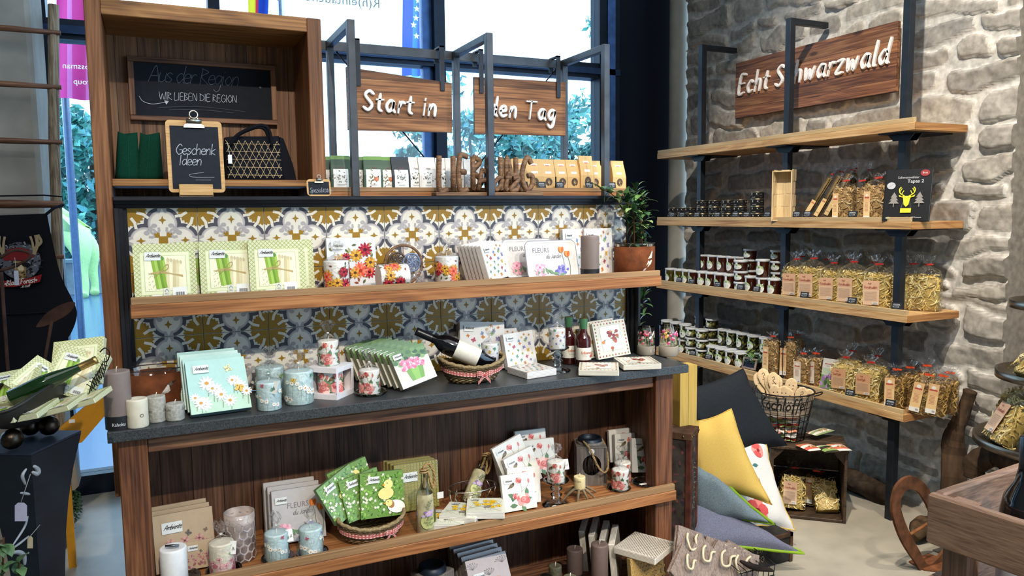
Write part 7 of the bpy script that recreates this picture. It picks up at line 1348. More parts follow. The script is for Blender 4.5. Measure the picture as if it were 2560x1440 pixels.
for u, X, k, lb in ((2110, 3.14, 'quat', 'flat noodle bag with tan label on the lowest shelf, left of two front ones'), (2172, 3.13, 'quat', 'flat noodle bag with tan label on the lowest shelf, right of two front ones'), (2125, 3.25, 'bigb', 'noodle bag at the back of the lowest shelf, left of two'), (2188, 3.24, 'bigb', 'noodle bag at the back of the lowest shelf, right of two')): bag(k, u, X, 'D', lb, FX + r0.uniform(.3, .5), gq, .95 if k == 'bigb' else 1)
gh = 'herb noodle bags'
for u, X, k, lb, tl, sc_ in ((2236, 3.115, 'herb', 'herb noodle bag with cream label, front one beside the price card', 0, 1), (2296, 3.165, 'herb', 'herb noodle bag with cream label tilted right on the lowest shelf end', .16, 1), (2338, 3.2, 'herb', 'herb noodle bag behind the tilted one, third from left', .1, 1), (2366, 3.27, 'herbb', 'herb noodle bag at the far right end of the lowest shelf', 0, 1.02), (2268, 3.24, 'herbb', 'herb noodle bag behind the front herb bag, in shade', 0, 1), (2310, 3.32, 'herbb', 'herb noodle bag at the back right against the stone wall', 0, 1.03)): BG[k].put(on(u, max(X, MINX[k]), 'D', .0), (0, tl, FX + .5), lb, gh, sc_)
for u, n in ((2124, 'left'), (2225, 'right')): card(u, XF + .01, 'D', f'black price card before the noodle bags of the lowest shelf, {n} one')
# ------------------------------------------------------------------ floor group right of the cabinet
V = Vector
def rotbox(g, M3, b, mat=None, col=None, c=.002): g.X = M3; g.box(*b, mat=mat, col=col, c=c); g.X = None
c0 = at(1728, 1085, Y=-.3); r_ = E('steamer_trunk', (c0.x + .03, -.2, 0), 'upright old steamer trunk with worn leather and wooden edges beside the cabinet', 'trunk'); M3 = Matrix.Translation((c0.x, -.3, 0)) @ Matrix.Rotation(math.radians(38), 4, 'Z'); H = c0.z
g = G('rust', '#3a3430'); rotbox(g, M3, (.004, .004, .0, .115, .10, H - .004)); gl_ = g
g = G('rust', '#4f2a20')
for q in ((.0, .0, 0, .022, .022, H - .006), (.098, .0, 0, .119, .02, H - .006), (.0, .085, 0, .02, .104, H - .006)): rotbox(g, M3, q)
g.obj('wooden_slat', r_)
g = G('bark', '#4a3426'); rotbox(g, M3, (-.002, -.002, H - .028, .121, .106, H)); g.obj('top_edge', r_); g = G('metal', '#6d5a48')
for q in ((.006, -.003, H - .014), (.03, -.003, H - .014), (-.003, .03, H - .014), (.112, -.003, H - .012)): g.X = M3; g.ball(q, .0045, 8)
g.obj('rivet', r_)
g = gl_; g.X = M3; a = Art(); r2 = random.Random(6)
for k in range(60): a.ell(.03 + r2.random() * .06, .05 + r2.random() * (H - .12), r2.uniform(.003, .012), r2.uniform(.004, .016), r2.choice(['#2c3030', '#5a3030', '#3a4442', '#6a4a3a', '#2a2624']), k % 4, r2.random() * 3, 7)
for k in range(10): a.line(smooth_line([(.045 + r2.random() * .05, .3 + k * .02), (.06, .31 + k * .02), (.07 + r2.random() * .03, .3 + k * .02)], 3), .0012, '#8a8f8a', 5)
g.art(a, FRONT((0, .004, 0))); F2 = plane((.004, .1, 0), (0, -1, 0), (0, 0, 1)); a2 = Art()
for k in range(50): a2.ell(.008 + r2.random() * .075, .05 + r2.random() * (H - .1), r2.uniform(.003, .01), r2.uniform(.004, .014), r2.choice(['#3a2428', '#54343a', '#2a2a2e', '#6a4038']), k % 4, r2.random() * 3, 7)
g.art(a2, F2); g.obj('leather_body', r_)
c1 = at(1700, 1062, Y=-.16)
for k, (x, n) in enumerate(((c1.x - .012, 'left'), (c1.x + .03, 'right'))): g = G('pale_box'); g.box(x - .02, -.2, H + .0005, x + .0205, -.14, .862 - .02 * 0); g.obj('yellow_box', None, f'tall narrow yellow box on the steamer trunk, {n} of two', 'box', 'yellow boxes')
# case with painted lettering, cushions stacked on it
ce = at(1980, 1331, Y=-.30); r_ = E('painted_case', (ce.x - .28, -.2, 0), 'dark old case with painted TOUR EIFFEL lettering under the cushions', 'case'); zc = ce.z
g = G('rust', '#2d2a26'); g.box(2.02, -.30, .004, ce.x, -.02, zc, c=.004); g.obj('case_body', r_)
g = G('rust', '#4a3424'); g.box(ce.x - .012, -.304, .002, ce.x + .003, -.28, zc + .002); g.box(2.018, -.304, zc - .014, ce.x + .002, -.296, zc + .002); g.obj('edge_strip', r_)
g = G('matt'); a = Art(); a.text('TOUR EIFFEL', -.2, .085, .036, '#84765f', al='c'); a.text('1890', -.19, .042, .04, '#84765f', al='c'); a.text('1889', -.19, .006, .03, '#84765f', al='c'); g.art(a, FRONT((ce.x, -.3005, zc - .138))); g.obj('painted_lettering', r_)
def cushion(name, label, cs, th, mat, front, back, piping, prints=None, zig=False):
    """soft pillow through four corners (order round the edge); front faces the shop"""
    P4 = [at(u, v, Y=y) for u, v, y in cs]; N = 22; nn = (P4[1] - P4[0]).cross(P4[3] - P4[0]).normalized()
    if nn.dot(V(EYE) - P4[0]) < 0: nn = -nn
    base = lambda s, t: (P4[0] * (1 - s) + P4[1] * s) * (1 - t) + (P4[3] * (1 - s) + P4[2] * s) * t
    def P(s, t, sg, ex=0):
        q = max(0, (1 - (2 * s - 1) ** 4)) ** .6 * max(0, (1 - (2 * t - 1) ** 4)) ** .6; pin = .06 * (math.sin(PI * s) * (1 - math.sin(PI * t)) * (1 if t < .5 else -1)); pin2 = .06 * (math.sin(PI * t) * (1 - math.sin(PI * s)) * (1 if s < .5 else -1))
        wr = .004 * math.sin(s * 17 + t * 9) * q * (1 - q) * 4 + .003 * math.sin(t * 23 - s * 7) * (1 - q)
        return base(s + pin2, t + pin) + nn * (sg * th * q * .5 + wr + sg * ex)
    r_ = E(name, min(P4, key=lambda p: p.z), label, 'cushion', 'sofa cushions')
    for sg, col, nm in ((1, front, 'front_cover'), (-1, back, 'back_cover')):
        g = G(mat if sg > 0 else (mat if back != '#6f8f22' else 'cotton'), col); rows = [[P(i / N, j / N, sg) for i in range(N + 1)] for j in range(N + 1)]
        if (P4[1] - P4[0]).cross(P4[3] - P4[0]).dot(nn) * sg < 0: rows = [list(reversed(r)) for r in rows]
        g.loft(rows, False); g.obj(nm, r_)
    g = G('cotton', piping); g.tube([P(i / N, 0, 0) for i in range(N)] + [P(1, i / N, 0) for i in range(N)] + [P(1 - i / N, 1, 0) for i in range(N)] + [P(0, 1 - i / N, 0) for i in range(N)], .0032 if piping[1] != '6' and piping[1] != '7' else .0065, 6, close=True); g.obj('piping', r_)
    if prints:
        g = G('cotton'); a = Art(); prints(a)
        for pts, c, lv, fan in a.s:
            cx = sum(q[0] for q in pts) / len(pts); cy = sum(q[1] for q in pts) / len(pts); i = g.av([P(cx, cy, 1, .0012 + .0004 * lv)] + [P(u, v, 1, .0012 + .0004 * lv) for u, v in pts]); n = len(pts)
            for k in range(n): g.face((i, i + 1 + k, i + 1 + (k + 1) % n), None, c)
        g.obj('floral_print', r_)
    return r_
cushion('cushion', 'dark charcoal felt cushion at the back, topmost of the pile', [(1640, 985, -.02), (1858, 922, .02), (1968, 1113, -.06), (1738, 1172, -.12)], .13, 'fabric', '#23262a', '#55565a', '#1a1c20')
def floral(a):
    a.flower(.42, .30, .14, '#d98a8a', '#b84a52', 5, 0, '#e6b0ac', 1.0); a.flower(.5, .82, .15, '#c9504e', '#8a2a30', 6, 0, '#dc7a70', .9); a.flower(.78, .12, .09, '#c9504e', '#8a2a30', 5, 0, '#dc8a80', 1)
    for x, y in ((.55, .5), (.62, .56), (.35, .55), (.7, .3), (.25, .4)): a.leaf(x, y, 1 + x * 3, .09, .05, '#3f6a6a', 0)
    for k in range(6): a.line([(.3 + .07 * k, .45), (.32 + .07 * k, .62)], .006, '#8a6a58', 0)
cushion('cushion', 'white floral cushion with yellow edging, behind the plain yellow one', [(1740, 1080, -.05), (1912, 1098, -.09), (1988, 1326, -.22), (1800, 1330, -.2)], .07, 'cotton', '#cfcac4', '#c09f4c', '#c09f4c', floral)
cushion('cushion', 'plain yellow cushion leaning in the middle of the pile', [(1672, 1056, -.05), (1828, 1022, -.17), (1930, 1262, -.31), (1738, 1222, -.13)], .1, 'cotton', '#c4a355', '#c09f50', '#b8954a')
cushion('cushion', 'blue grey felt cushion with green back, below the yellow one', [(1690, 1120, -.1), (1795, 1190, -.2), (1936, 1310, -.35), (1735, 1300, -.15)], .075, 'fabric', '#6d7a80', '#6f8f22', '#6f8f22')
cushion('cushion', 'grey violet felt cushion with bright green back, lowest of the pile', [(1680, 1240, -.08), (1830, 1290, -.2), (2010, 1383, -.40), (1725, 1368, -.27)], .1, 'fabric', '#6b6c7c', '#7d9a2a', '#7d9a2a')
# washed wood pendants with rope, wire basket in front of the case
r2 = random.Random(12); gp = 'washed wood pendants'
for k, (u, v, Y, s_, rz, ry, lb) in enumerate(((1722, 1372, -.47, .062, .2, .5, 'top pendant of the pile'), (1755, 1400, -.5, .06, .1, .9, 'pendant left in the pile'), (1790, 1392, -.46, .055, -.2, .4, 'pendant at the centre back'), (1805, 1412, -.5, .06, -.1, .75, 'pendant at the centre front'), (1835, 1400, -.47, .05, -.3, .55, 'pendant at the right back'), (1850, 1428, -.52, .066, -.2, .35, 'pendant with triangle cut-out at the right front'), (1712, 1420, -.53, .055, .3, 1.0, 'pendant lowest at the left'))):
    p = at(u, v, Y=Y); r_ = E('wooden_pendant', p, 'grey washed wooden pendant with cream rope, ' + lb, 'pendant', gp); M3 = Matrix.Translation(p) @ Matrix.Rotation(rz, 4, 'Z') @ Matrix.Rotation(-.35, 4, 'X') @ Matrix.Rotation(ry, 4, 'Y')
    for d in (0, .012): g = G('washed'); rotbox(g, M3, (-s_, -.004 + d, -s_ * 1.1, s_, .004 + d, s_ * 1.1), c=.001); g.obj('wood_slab', r_)
    g = G('cotton', '#cdbfa0'); pts = [M3 @ V(q) for q in ((-.3 * s_, -.006, .8 * s_), (-.5 * s_, -.02, .4 * s_), (-.2 * s_, -.024, -.1 * s_), (.25 * s_, -.02, .15 * s_), (.1 * s_, -.022, .6 * s_), (.4 * s_, -.012, .9 * s_))]; g.tube(smooth_line([tuple(q) for q in pts], 5), .0045, 7); g.obj('rope', r_)
p = at(1890, 1432, Y=-.56); r_ = E('wire_basket', p, 'small black wire basket before the painted case at the bottom edge', 'basket'); g = G('steel_dark', '#15161a')
for k in range(7): x = -.07 + k * .024; g.tube([(p.x + x, p.y, p.z - .08), (p.x + x * 1.1, p.y - .01, p.z + .02), (p.x + x * 1.1, p.y + .1, p.z + .035)], .0018, 5)
for z in (-.06, -.025, .015): g.tube([(p.x - .08, p.y - .004, p.z + z), (p.x + .085, p.y - .004, p.z + z)], .0022, 5)
g.obj('wire_grid', r_); g = G('rust', '#231a16'); g.tube(smooth_line([(p.x - .075, p.y, p.z + .06), (p.x - .02, p.y - .01, p.z + .03), (p.x + .05, p.y - .012, p.z + .006), (p.x + .075, p.y - .01, p.z - .005)], 5), [.004, .006, .008, .01, .012, .012, .012, .011, .01, .009, .008, .007, .006, .005, .004, .003], 7); g.obj('handle', r_)
# crate with noodle bags
L_, R_ = V((2.69, .10, 0)), V((2.94, -.13, 0)); ux = (R_ - L_).normalized(); uy = V((-ux.y, ux.x, 0)); MC = Matrix(((ux.x, uy.x, 0, L_.x), (ux.y, uy.y, 0, L_.y), (0, 0, 1, 0), (0, 0, 0, 1))); cw = (R_ - L_).length; cdp, ch = .25, .352
r_ = E('wooden_crate', tuple(MC @ V((cw / 2, cdp / 2, 0))), 'dark wooden crate on its side on the floor holding noodle bags', 'crate')
for nm, b_ in (('side_board', (0, 0, .001, .014, cdp, ch - .014)), ('side_board', (cw - .014, 0, .001, cw, cdp, ch - .014)), ('top_board', (-.004, -.004, ch - .014, cw + .004, cdp * .48, ch)), ('top_board', (-.004, cdp * .5, ch - .014, cw + .004, cdp, ch)), ('bottom_board', (.014, 0, .002, cw - .014, cdp, .016)), ('back_board', (.014, cdp - .01, .016, cw - .014, cdp, .17)), ('back_board', (.014, cdp - .01, .176, cw - .014, cdp, ch - .014))):
    g = G('crate_dark'); rotbox(g, MC, b_); g.obj(nm, r_)
for x in (.014, cw - .014): g = G('crate_dark'); g.X = MC; sg = 1 if x < .1 else -1; g.prism([(x, ch - .015), (x + sg * .05, ch - .015), (x, ch - .07)], (0, .006, 0), (1, 0, 0), (0, 0, 1), (0, .02, 0)); g.obj('corner_block', r_)
rzc = math.atan2(ux.y, ux.x)
for x, y, rx, ry, rz, k, lb in ((.1, .07, -.35, .12, .2, 'big', 'noodle bag with white label lying in the dark crate, left front'), (.2, .15, -.15, .05, -.2, 'herb', 'brown noodle bag standing at the back of the dark crate'), (.27, .07, -.75, -.1, .15, 'bigb', 'noodle bag lying in the dark crate, right front')):
    p = MC @ V((x, y, .022)); BG[k].put(p, (rx, ry, rzc + rz), lb, 'noodle bags in the crate', .92)
bz = ch + .0006; q0 = at(1957, 1092, Z=bz); r_ = E('wire_bucket', (q0.x, q0.y, bz), 'round black wire bucket with Kochlöffel banner on the dark crate', 'bucket'); cc = V((q0.x, q0.y, bz)); R0, R1, HB = .098, .142, .235
RR = lambda z: R0 + (R1 - R0) * z / HB; ring = lambda z, n=40, d=0: [(cc.x + (RR(z) + d) * math.cos(2 * PI * k / n), cc.y + (RR(z) + d) * math.sin(2 * PI * k / n), cc.z + z) for k in range(n)]
g = G('steel_dark', '#17181b')
for k in range(8): g.tube(ring(.003 + k * HB / 7.05), .0035 if k == 7 else .0017, 6, close=True)
for k in range(22): a_ = 2 * PI * k / 22; g.tube([(cc.x + RR(z) * math.cos(a_), cc.y + RR(z) * math.sin(a_), cc.z + z) for z in (.003, HB)], .0017, 5)
for k in range(5): a_ = PI * k / 5; g.tube([(cc.x - R0 * math.cos(a_), cc.y - R0 * math.sin(a_), cc.z + .002), (cc.x + R0 * math.cos(a_), cc.y + R0 * math.sin(a_), cc.z + .002)], .0015, 5)
g.obj('wire_grid', r_)
vd = math.atan2(EYE[1] - cc.y, EYE[0] - cc.x)
for sg in (-1, 1):
    g = G('steel_dark', '#17181b'); a_ = vd + sg * 1.45; b_ = cc + V((math.cos(a_) * R1, math.sin(a_) * R1, HB - .01)); t_ = V((-math.sin(a_), math.cos(a_), 0)); n_ = V((math.cos(a_), math.sin(a_), 0)); g.tube(smooth_line([tuple(b_ - t_ * .03), tuple(b_ - t_ * .025 + n_ * .03 + V((0, 0, .012))), tuple(b_ + t_ * .025 + n_ * .03 + V((0, 0, .012))), tuple(b_ + t_ * .03)], 5), .0032, 6); g.obj('wire_handle', r_)
bn = E('paper_banner', (cc.x, cc.y, bz + .14), 'beige paper banner reading Kochlöffel inside the wire bucket', 'banner'); g = G('paper', '#b7a48f'); zb0, zb1 = .128, .232
CB = lambda u, v, h: (cc.x + (RR(zb0 + v) - .006 + h) * math.cos(vd + u / .13), cc.y + (RR(zb0 + v) - .006 + h) * math.sin(vd + u / .13), bz + zb0 + v)
g.loft([[CB(-.19 + .38 * k / 24, v, 0) for k in range(25)] for v in (0, .1)], False); g.obj('paper_strip', bn)
g = G('paper'); a = Art(); a.rect(-.035, .086, .012, .0995, '#2a2724', 0); a.text('HELLO', -.0115, .0885, .011, '#8a7a68', 1, al='c', sx=.9); a.text('LUSTIGE', -.035, .074, .013, '#4a423a', 0); wk = hand_width('Kochlöffel', .92); a.hand('Kochlöffel', -.125, .034, .25 / wk * .98, .0062, '#1c1916', 1, .92, .15); a.text('GEWÜRZ IM BLUMENZOLL', .0, .013, .0115, '#4f463d', 0, al='c'); [a.rect(-.11, .004 + .004 * k, .0, .0052 + .004 * k, '#6a5e52', 0) for k in range(1)]
for pts, c, lv, fan in a.s: i = g.av([CB(u, v, .0007 + .0003 * lv) for u, v in pts]); g.face(range(i, i + len(pts)), None, c)
g.obj('printed_lettering', bn)
r2 = random.Random(31)
for k in range(12):
    z = .012 + .024 * (k // 2); a_ = vd + (-.45 if k % 2 else .4) + r2.uniform(-.2, .2); rr = RR(z) * .55; p = cc + V((math.cos(a_) * rr, math.sin(a_) * rr, z)); s_ = E('seed_packet', p, f'crumpled seed packet in the wire bucket, {NTH[k // 2]} layer from below, ' + ('left' if k % 2 else 'right') + ' side', 'seed packet', 'seed packets in the bucket')
    g = G('wrapped'); base = ('#9ab06a', '#c9574a', '#d9d4ca', '#7a9450', '#d98a6a', '#e2ddd4')[k % 6]; n_ = 7; M3 = Matrix.Translation(p) @ Matrix.Rotation(a_ + PI / 2 + r2.uniform(-.3, .3), 4, 'Z') @ Matrix.Rotation(.5, 4, 'X'); rows = [[M3 @ V((-.048 + .096 * i / n_, -.026 + .052 * j / n_ , .005 * math.sin(i * 1.7 + k) + .004 * math.cos(j * 2.1 + k))) for i in range(n_ + 1)] for j in range(n_ + 1)]; g.X = None
    g.loft(rows, False, cols=[base, base, ('#b8302c', '#f0ece4', '#5a6a30')[k % 3], mixc(base, '#ffffff', .3), ('#3a3028', '#d95a4a', '#efe9da')[k % 3], base, mixc(base, '#ffffff', .5), base]); g.obj('printed_bag', s_)
def spoon(face):
    r_ = E('wooden_spoon', (0, 0, 0), '', 'spoon'); g = G('spoon_wood'); se = [(.0055, .0), (.0055, .16), (.007, .2), (.015, .215), (.026, .24), (.0295, .262), (.026, .285), (.014, .3), (.003, .304)]
    g.loft([[(r * math.cos(t), (.0035 if z > .205 else r * .8) * math.sin(t) - (.006 * math.sin(PI * (z - .2) / .1) if z > .2 else 0) * 0, z) for t in (2 * PI * k / 16 for k in range(16))] for r, z in se], True, True, True); g.obj('spoon_body', r_)
    g = G('matt'); a = Art(); K = '#2c1a12'
    if face: [a.ell(x, .268, .0024, .0034, K, 0, 0, 8) for x in (-.009, .009)]; a.line(smooth_line([(-.011, .252), (0, .245), (.012, .254)], 5), .0022, K)
    else: a.line(smooth_line([(-.006, .276), (.002, .282), (.006, .272), (-.004, .262), (.004, .252), (.008, .244)], 4), .0022, K); a.line([(-.01, .25), (.012, .25)], .0018, K)
    g.art(a, FRONT((0, -.0036, 0))); g.obj('burnt_motif', r_); return Proto(r_)
SF, SO = spoon(1), spoon(0); gs = 'wooden spoons in the wire bucket'
for k, (S_, u, v, tl, ro, lb) in enumerate(((SO, 1880, 940, .1, -.5, 'wooden spoon tilted far left over the bucket rim'), (SO, 1893, 928, -.1, -.25, 'wooden spoon with swirl motif, tallest at the left'), (SO, 1912, 940, -.05, -.12, 'wooden spoon with dark letter motif, left of centre'), (SO, 1930, 938, .0, .05, 'blank looking wooden spoon at the back, centre left'), (SO, 1922, 932, .02, .0, 'wooden spoon hindmost at the back'), (SF, 1928, 955, -.1, -.05, 'smiling wooden spoon, front left'), (SF, 1952, 956, -.1, .05, 'winking wooden spoon, front centre'), (SF, 1972, 940, -.1, .12, 'laughing wooden spoon, tallest at the right'), (SF, 1964, 962, -.12, .08, 'smiling wooden spoon low between its neighbours'), (SO, 2002, 957, -.1, .35, 'wooden spoon with dark script, right of centre'), (SO, 2020, 962, .1, .5, 'narrow wooden spoon at the right rim'))):
    dx = (u - 1952) / 75 * R1 * .95; t_ = V((-math.sin(vd), math.cos(vd), 0)); tip = cc + t_ * dx * 1.0 + V((math.cos(vd), math.sin(vd), 0)) * (-.07 + .012 * k if v < 945 else .06 - .002 * k); yv = at(u, v, Y=tip.y); zt = bz + HB + (962 - v) / 1901 * 3.95 * 1.0
    tp = V((tip.x, tip.y, zt + .02)); bs = V((cc.x + (tip.x - cc.x) * .3, cc.y + (tip.y - cc.y) * .3, bz + .03)); dr = (tp - bs).normalized()
    S_.put(tp - dr * .304, (V((0, 0, 1)).rotation_difference(dr) @ Matrix.Rotation(vd + PI / 2, 3, 'Z').to_quaternion()).to_euler(), lb, gs)
# packets on the crate
for k, (u, v, rz, cols, lb) in enumerate(((2050, 1088, .9, ('#d6d0c2', '#8a9a6a', '#b0754a'), 'top almond packet on the crate, lying across the others'), (2022, 1118, .6, ('#c95a4a', '#e0d8c8', '#b98a5a'), 'red packet on the crate, left of three'), (2068, 1122, .5, ('#8aa35c', '#2c2f28', '#e2ddd0'), 'green and black packet on the crate, middle of three'), (2097, 1118, .35, ('#cf6a58', '#e2dccf', '#c49a6a'), 'red packet on the crate, right of three'))):
    p = at(u, v, Z=ch + .012); p.z = ch + (.03 if k == 0 else .012); s_ = E('snack_packet', p, lb, 'packet', 'packets on the crate'); M3 = Matrix.Translation(p) @ Matrix.Rotation(rzc + rz, 4, 'Z'); g = G('wrapped'); n_ = 8; lx, ly = (.075, .032) if k == 0 else (.038, .052)
    for sg in (1, -1):
        rows = [[M3 @ V((lx * (2 * i / n_ - 1), ly * (2 * j / n_ - 1), sg * .010 * math.sin(PI * i / n_) ** .5 * math.sin(PI * j / n_) ** .6)) for i in range(n_ + 1)] for j in range(n_ + 1)]
        if sg < 0: rows.reverse()
        g.loft(rows, False, cols=[cols[1], cols[0], cols[0], cols[1], cols[1], cols[0], cols[2], cols[0]] if sg > 0 else [cols[0]] * 9)
    g.X = M3; [g.ball((lx * .3 * math.cos(j * 2), ly * -.45 + .004 * j, .0088), .0085, 8, col=('#a8794a', '#c49a68', '#8a5f38')[j % 3], sz=.35) for j in range(4)]; g.X = None; g.obj('printed_bag', s_)
rr_ = E('serving_tray', (3.12, 1.42, .2), 'plain light wooden frame tray in the shade under the lowest shelf', 'tray')
for q in ((3.10, 1.29, .42, 3.12, 1.56, .438), (3.10, 1.29, .201, 3.12, 1.56, .219), (3.10, 1.29, .219, 3.12, 1.308, .42), (3.10, 1.542, .219, 3.12, 1.56, .42)): g = G('tray_wood'); g.box(*q); g.obj('frame_bar', rr_)
g = G('crate_dark'); g.box(3.108, 1.308, .219, 3.115, 1.542, .42); g.obj('panel', rr_); g = G('crate_dark'); g.box(3.08, 1.28, 0, 3.4, 1.58, .2, c=.004); g.obj('storage_box', None, 'dark storage box on the floor under the lowest shelf', 'box')
# ------------------------------------------------------------------ right edge: trays, driftwood, heart, tiered stand, front crate
def log(name, label, pts, rads, col, cat='driftwood', sd=1, n=14, twist=1.3):
    """gnarled wood"""
    r2 = random.Random(sd); P4 = smooth_line(pts, 8); rr = [q[0] for q in smooth_line([(a, 0) for a in rads], 8)]; g = G('bark', col); rings = []
    for k, p in enumerate(P4):
        d = (V(P4[min(len(P4) - 1, k + 1)]) - V(P4[max(0, k - 1)])).normalized(); u = d.orthogonal().normalized() if k == 0 else (u - d * u.dot(d)).normalized(); w_ = d.cross(u)
        rings.append([V(p) + (u * math.cos(t) + w_ * math.sin(t)) * rr[k] * (1 + .22 * math.sin(3 * t + k * .25 * twist) + .12 * math.sin(7 * t - k * .4) + r2.uniform(-.06, .06)) for t in (2 * PI * j / n for j in range(n))])
    g.loft(rings, True, True, True, cols=[mixc(col, '#1c150f', r2.random() * .5) for _ in rings]); return g.obj(name, None, label, cat)
A_ = lambda u, v, **k: tuple(at(u, v, **k))
log('driftwood', 'tall forked driftwood trunk leaning against the stone wall', [(3.30, -.40, .02), A_(2385, 1115, X=3.34), A_(2400, 1050, X=3.36), A_(2425, 975, X=3.38)], [.05, .045, .03, .026], '#544131', sd=2)
log('driftwood', 'low driftwood root lying along the wall under the shelves', [(3.30, .62, .04), (3.31, .3, .05), (3.29, .02, .06), (3.33, -.1, .05)], [.03, .045, .05, .03], '#43362a', sd=3)
log('driftwood', 'knotty driftwood piece at the right, behind the front crate', [A_(2425, 1195, X=3.2), A_(2440, 1160, X=3.22), A_(2490, 1140, X=3.25), A_(2545, 1165, X=3.25), A_(2600, 1200, X=3.25)], [.03, .045, .05, .05, .06], '#4a3a2c', sd=4)
log('driftwood', 'broken root lying on the floor behind the rusty heart', [(3.02, -.42, .03), (3.12, -.40, .055), (3.24, -.42, .05)], [.02, .045, .035], '#5a4632', sd=5)
st = at(2345, 1238, Z=.17); g = G('driftwood'); g.lathe([(.125, 0), (.118, .08), (.12, .148)], 24, (3.28, -.60, 0), cap0=True, cap1=True); g.obj('stump', None, 'round wooden stump carrying the small wooden trays', 'stump')
def wtray(label, c, rz, w_, d_, h_, handle_col, tilt=0):
    r_ = E('wooden_tray', c, label, 'tray', 'small wooden trays'); M3 = Matrix.Translation(c) @ Matrix.Rotation(rz, 4, 'Z') @ Matrix.Rotation(tilt, 4, 'Y')
    for nm, b_ in (('bottom_board', (-w_ / 2, -d_ / 2, 0, w_ / 2, d_ / 2, .006)), ('side_board', (-w_ / 2, -d_ / 2, .006, w_ / 2, -d_ / 2 + .008, h_)), ('side_board', (-w_ / 2, d_ / 2 - .008, .006, w_ / 2, d_ / 2, h_)), ('end_board', (-w_ / 2, -d_ / 2 + .008, .006, -w_ / 2 + .008, d_ / 2 - .008, h_)), ('end_board', (w_ / 2 - .008, -d_ / 2 + .008, .006, w_ / 2, d_ / 2 - .008, h_))):
        g = G('tray_wood'); rotbox(g, M3, b_); g.obj(nm, r_)
    for sg in (-1, 1):
        g = G('bark', handle_col if sg < 0 else '#a8875a'); x = sg * (w_ / 2 + .004); g.X = M3; g.tube(smooth_line([(x, -.042, h_ * .35), (x, -.044, h_ + .012), (x, -.02, h_ + .04), (x, .02, h_ + .04), (x, .044, h_ + .012), (x, .042, h_ * .35)], 5), .0055, 8); g.tube([(x, -.042, h_ * .36), (x, .042, h_ * .36)], .004, 6); g.obj('branch_handle', r_)
    return r_
wtray('larger wooden tray with twig handles on the stump, underneath', (3.27, -.62, .149), -.35, .26, .17, .045, '#4a3b30')
wtray('smaller wooden tray with twig handles lying crosswise on top', (3.285, -.61, .196), math.radians(62), .2, .13, .05, '#3c3a38')
r_ = E('glass_ornament', (3.17, -.72, 0), 'dark round wire wreath with clear crystals before the wooden trays', 'ornament'); c = at(2375, 1245, X=3.08); g = G('steel_dark', '#6d6862'); g.tube([(c.x, c.y + .05 * math.cos(k * PI / 12), c.z + .05 * math.sin(k * PI / 12) - .03) for k in range(24)], .006, 7, close=True); g.tube([(c.x, c.y, c.z - .08), (c.x, c.y, .0)], .003, 6); g.box(c.x - .04, c.y - .04, 0, c.x + .04, c.y + .04, .006); g.obj('wire_ring', r_); g = G('cut_glass'); [g.ball((c.x - .01, c.y + .04 + .012 * (k % 2), c.z + .01 - .012 * k), .009, 6) for k in range(4)]; g.obj('crystal', r_)
# rusty heart
hp = at(2300, 1420, Z=.012); r_ = E('metal_heart', hp, 'rusty open metal heart standing on a pointed plate on the floor', 'ornament'); rt = V((math.cos(-YAW), math.sin(-YAW), 0)); PX = lambda u, v: (lambda p: p)(at(u, v, Y=hp.y))
out = [(2318, 1440), (2285, 1400), (2255, 1352), (2236, 1300), (2231, 1265), (2238, 1225), (2256, 1200), (2280, 1191), (2305, 1202), (2325, 1228), (2345, 1268), (2372, 1230), (2400, 1228), (2425, 1250), (2432, 1290), (2415, 1340), (2370, 1400)]
inn = [(2322, 1412), (2300, 1378), (2274, 1330), (2258, 1290), (2252, 1262), (2256, 1240), (2268, 1226), (2284, 1224), (2300, 1234), (2318, 1262), (2343, 1310), (2372, 1268), (2392, 1258), (2408, 1272), (2411, 1295), (2396, 1330), (2355, 1385)]
out, inn = smooth_line(out, 4, True), smooth_line(inn, 4, True); g = G('rust', '#5c3822'); Nn = V((0, .012, 0)); A1 = [PX(*q) for q in out]; B1_ = [PX(*q) for q in inn]
g.loft([A1, B1_, [q + Nn for q in B1_], [q + Nn for q in A1], A1], True, smooth=False); g.obj('heart_band', r_)
g = G('rust', '#6a4026'); lp = [at(u, v, Z=.004) for u, v in ((2272, 1405), (2310, 1425), (2390, 1435), (2350, 1395), (2320, 1385))]; g.prism([(p.x, p.y) for p in lp], (0, 0, .002), (1, 0, 0), (0, 1, 0), (0, 0, .006)); g.obj('base_plate', r_)
g = G('rust', '#7a4c2c'); g.tube([tuple(PX(2275, 1336)), tuple(PX(2275, 1336) + V((.16, .02, .02)))], .006, 6); g.obj('cross_rod', r_)
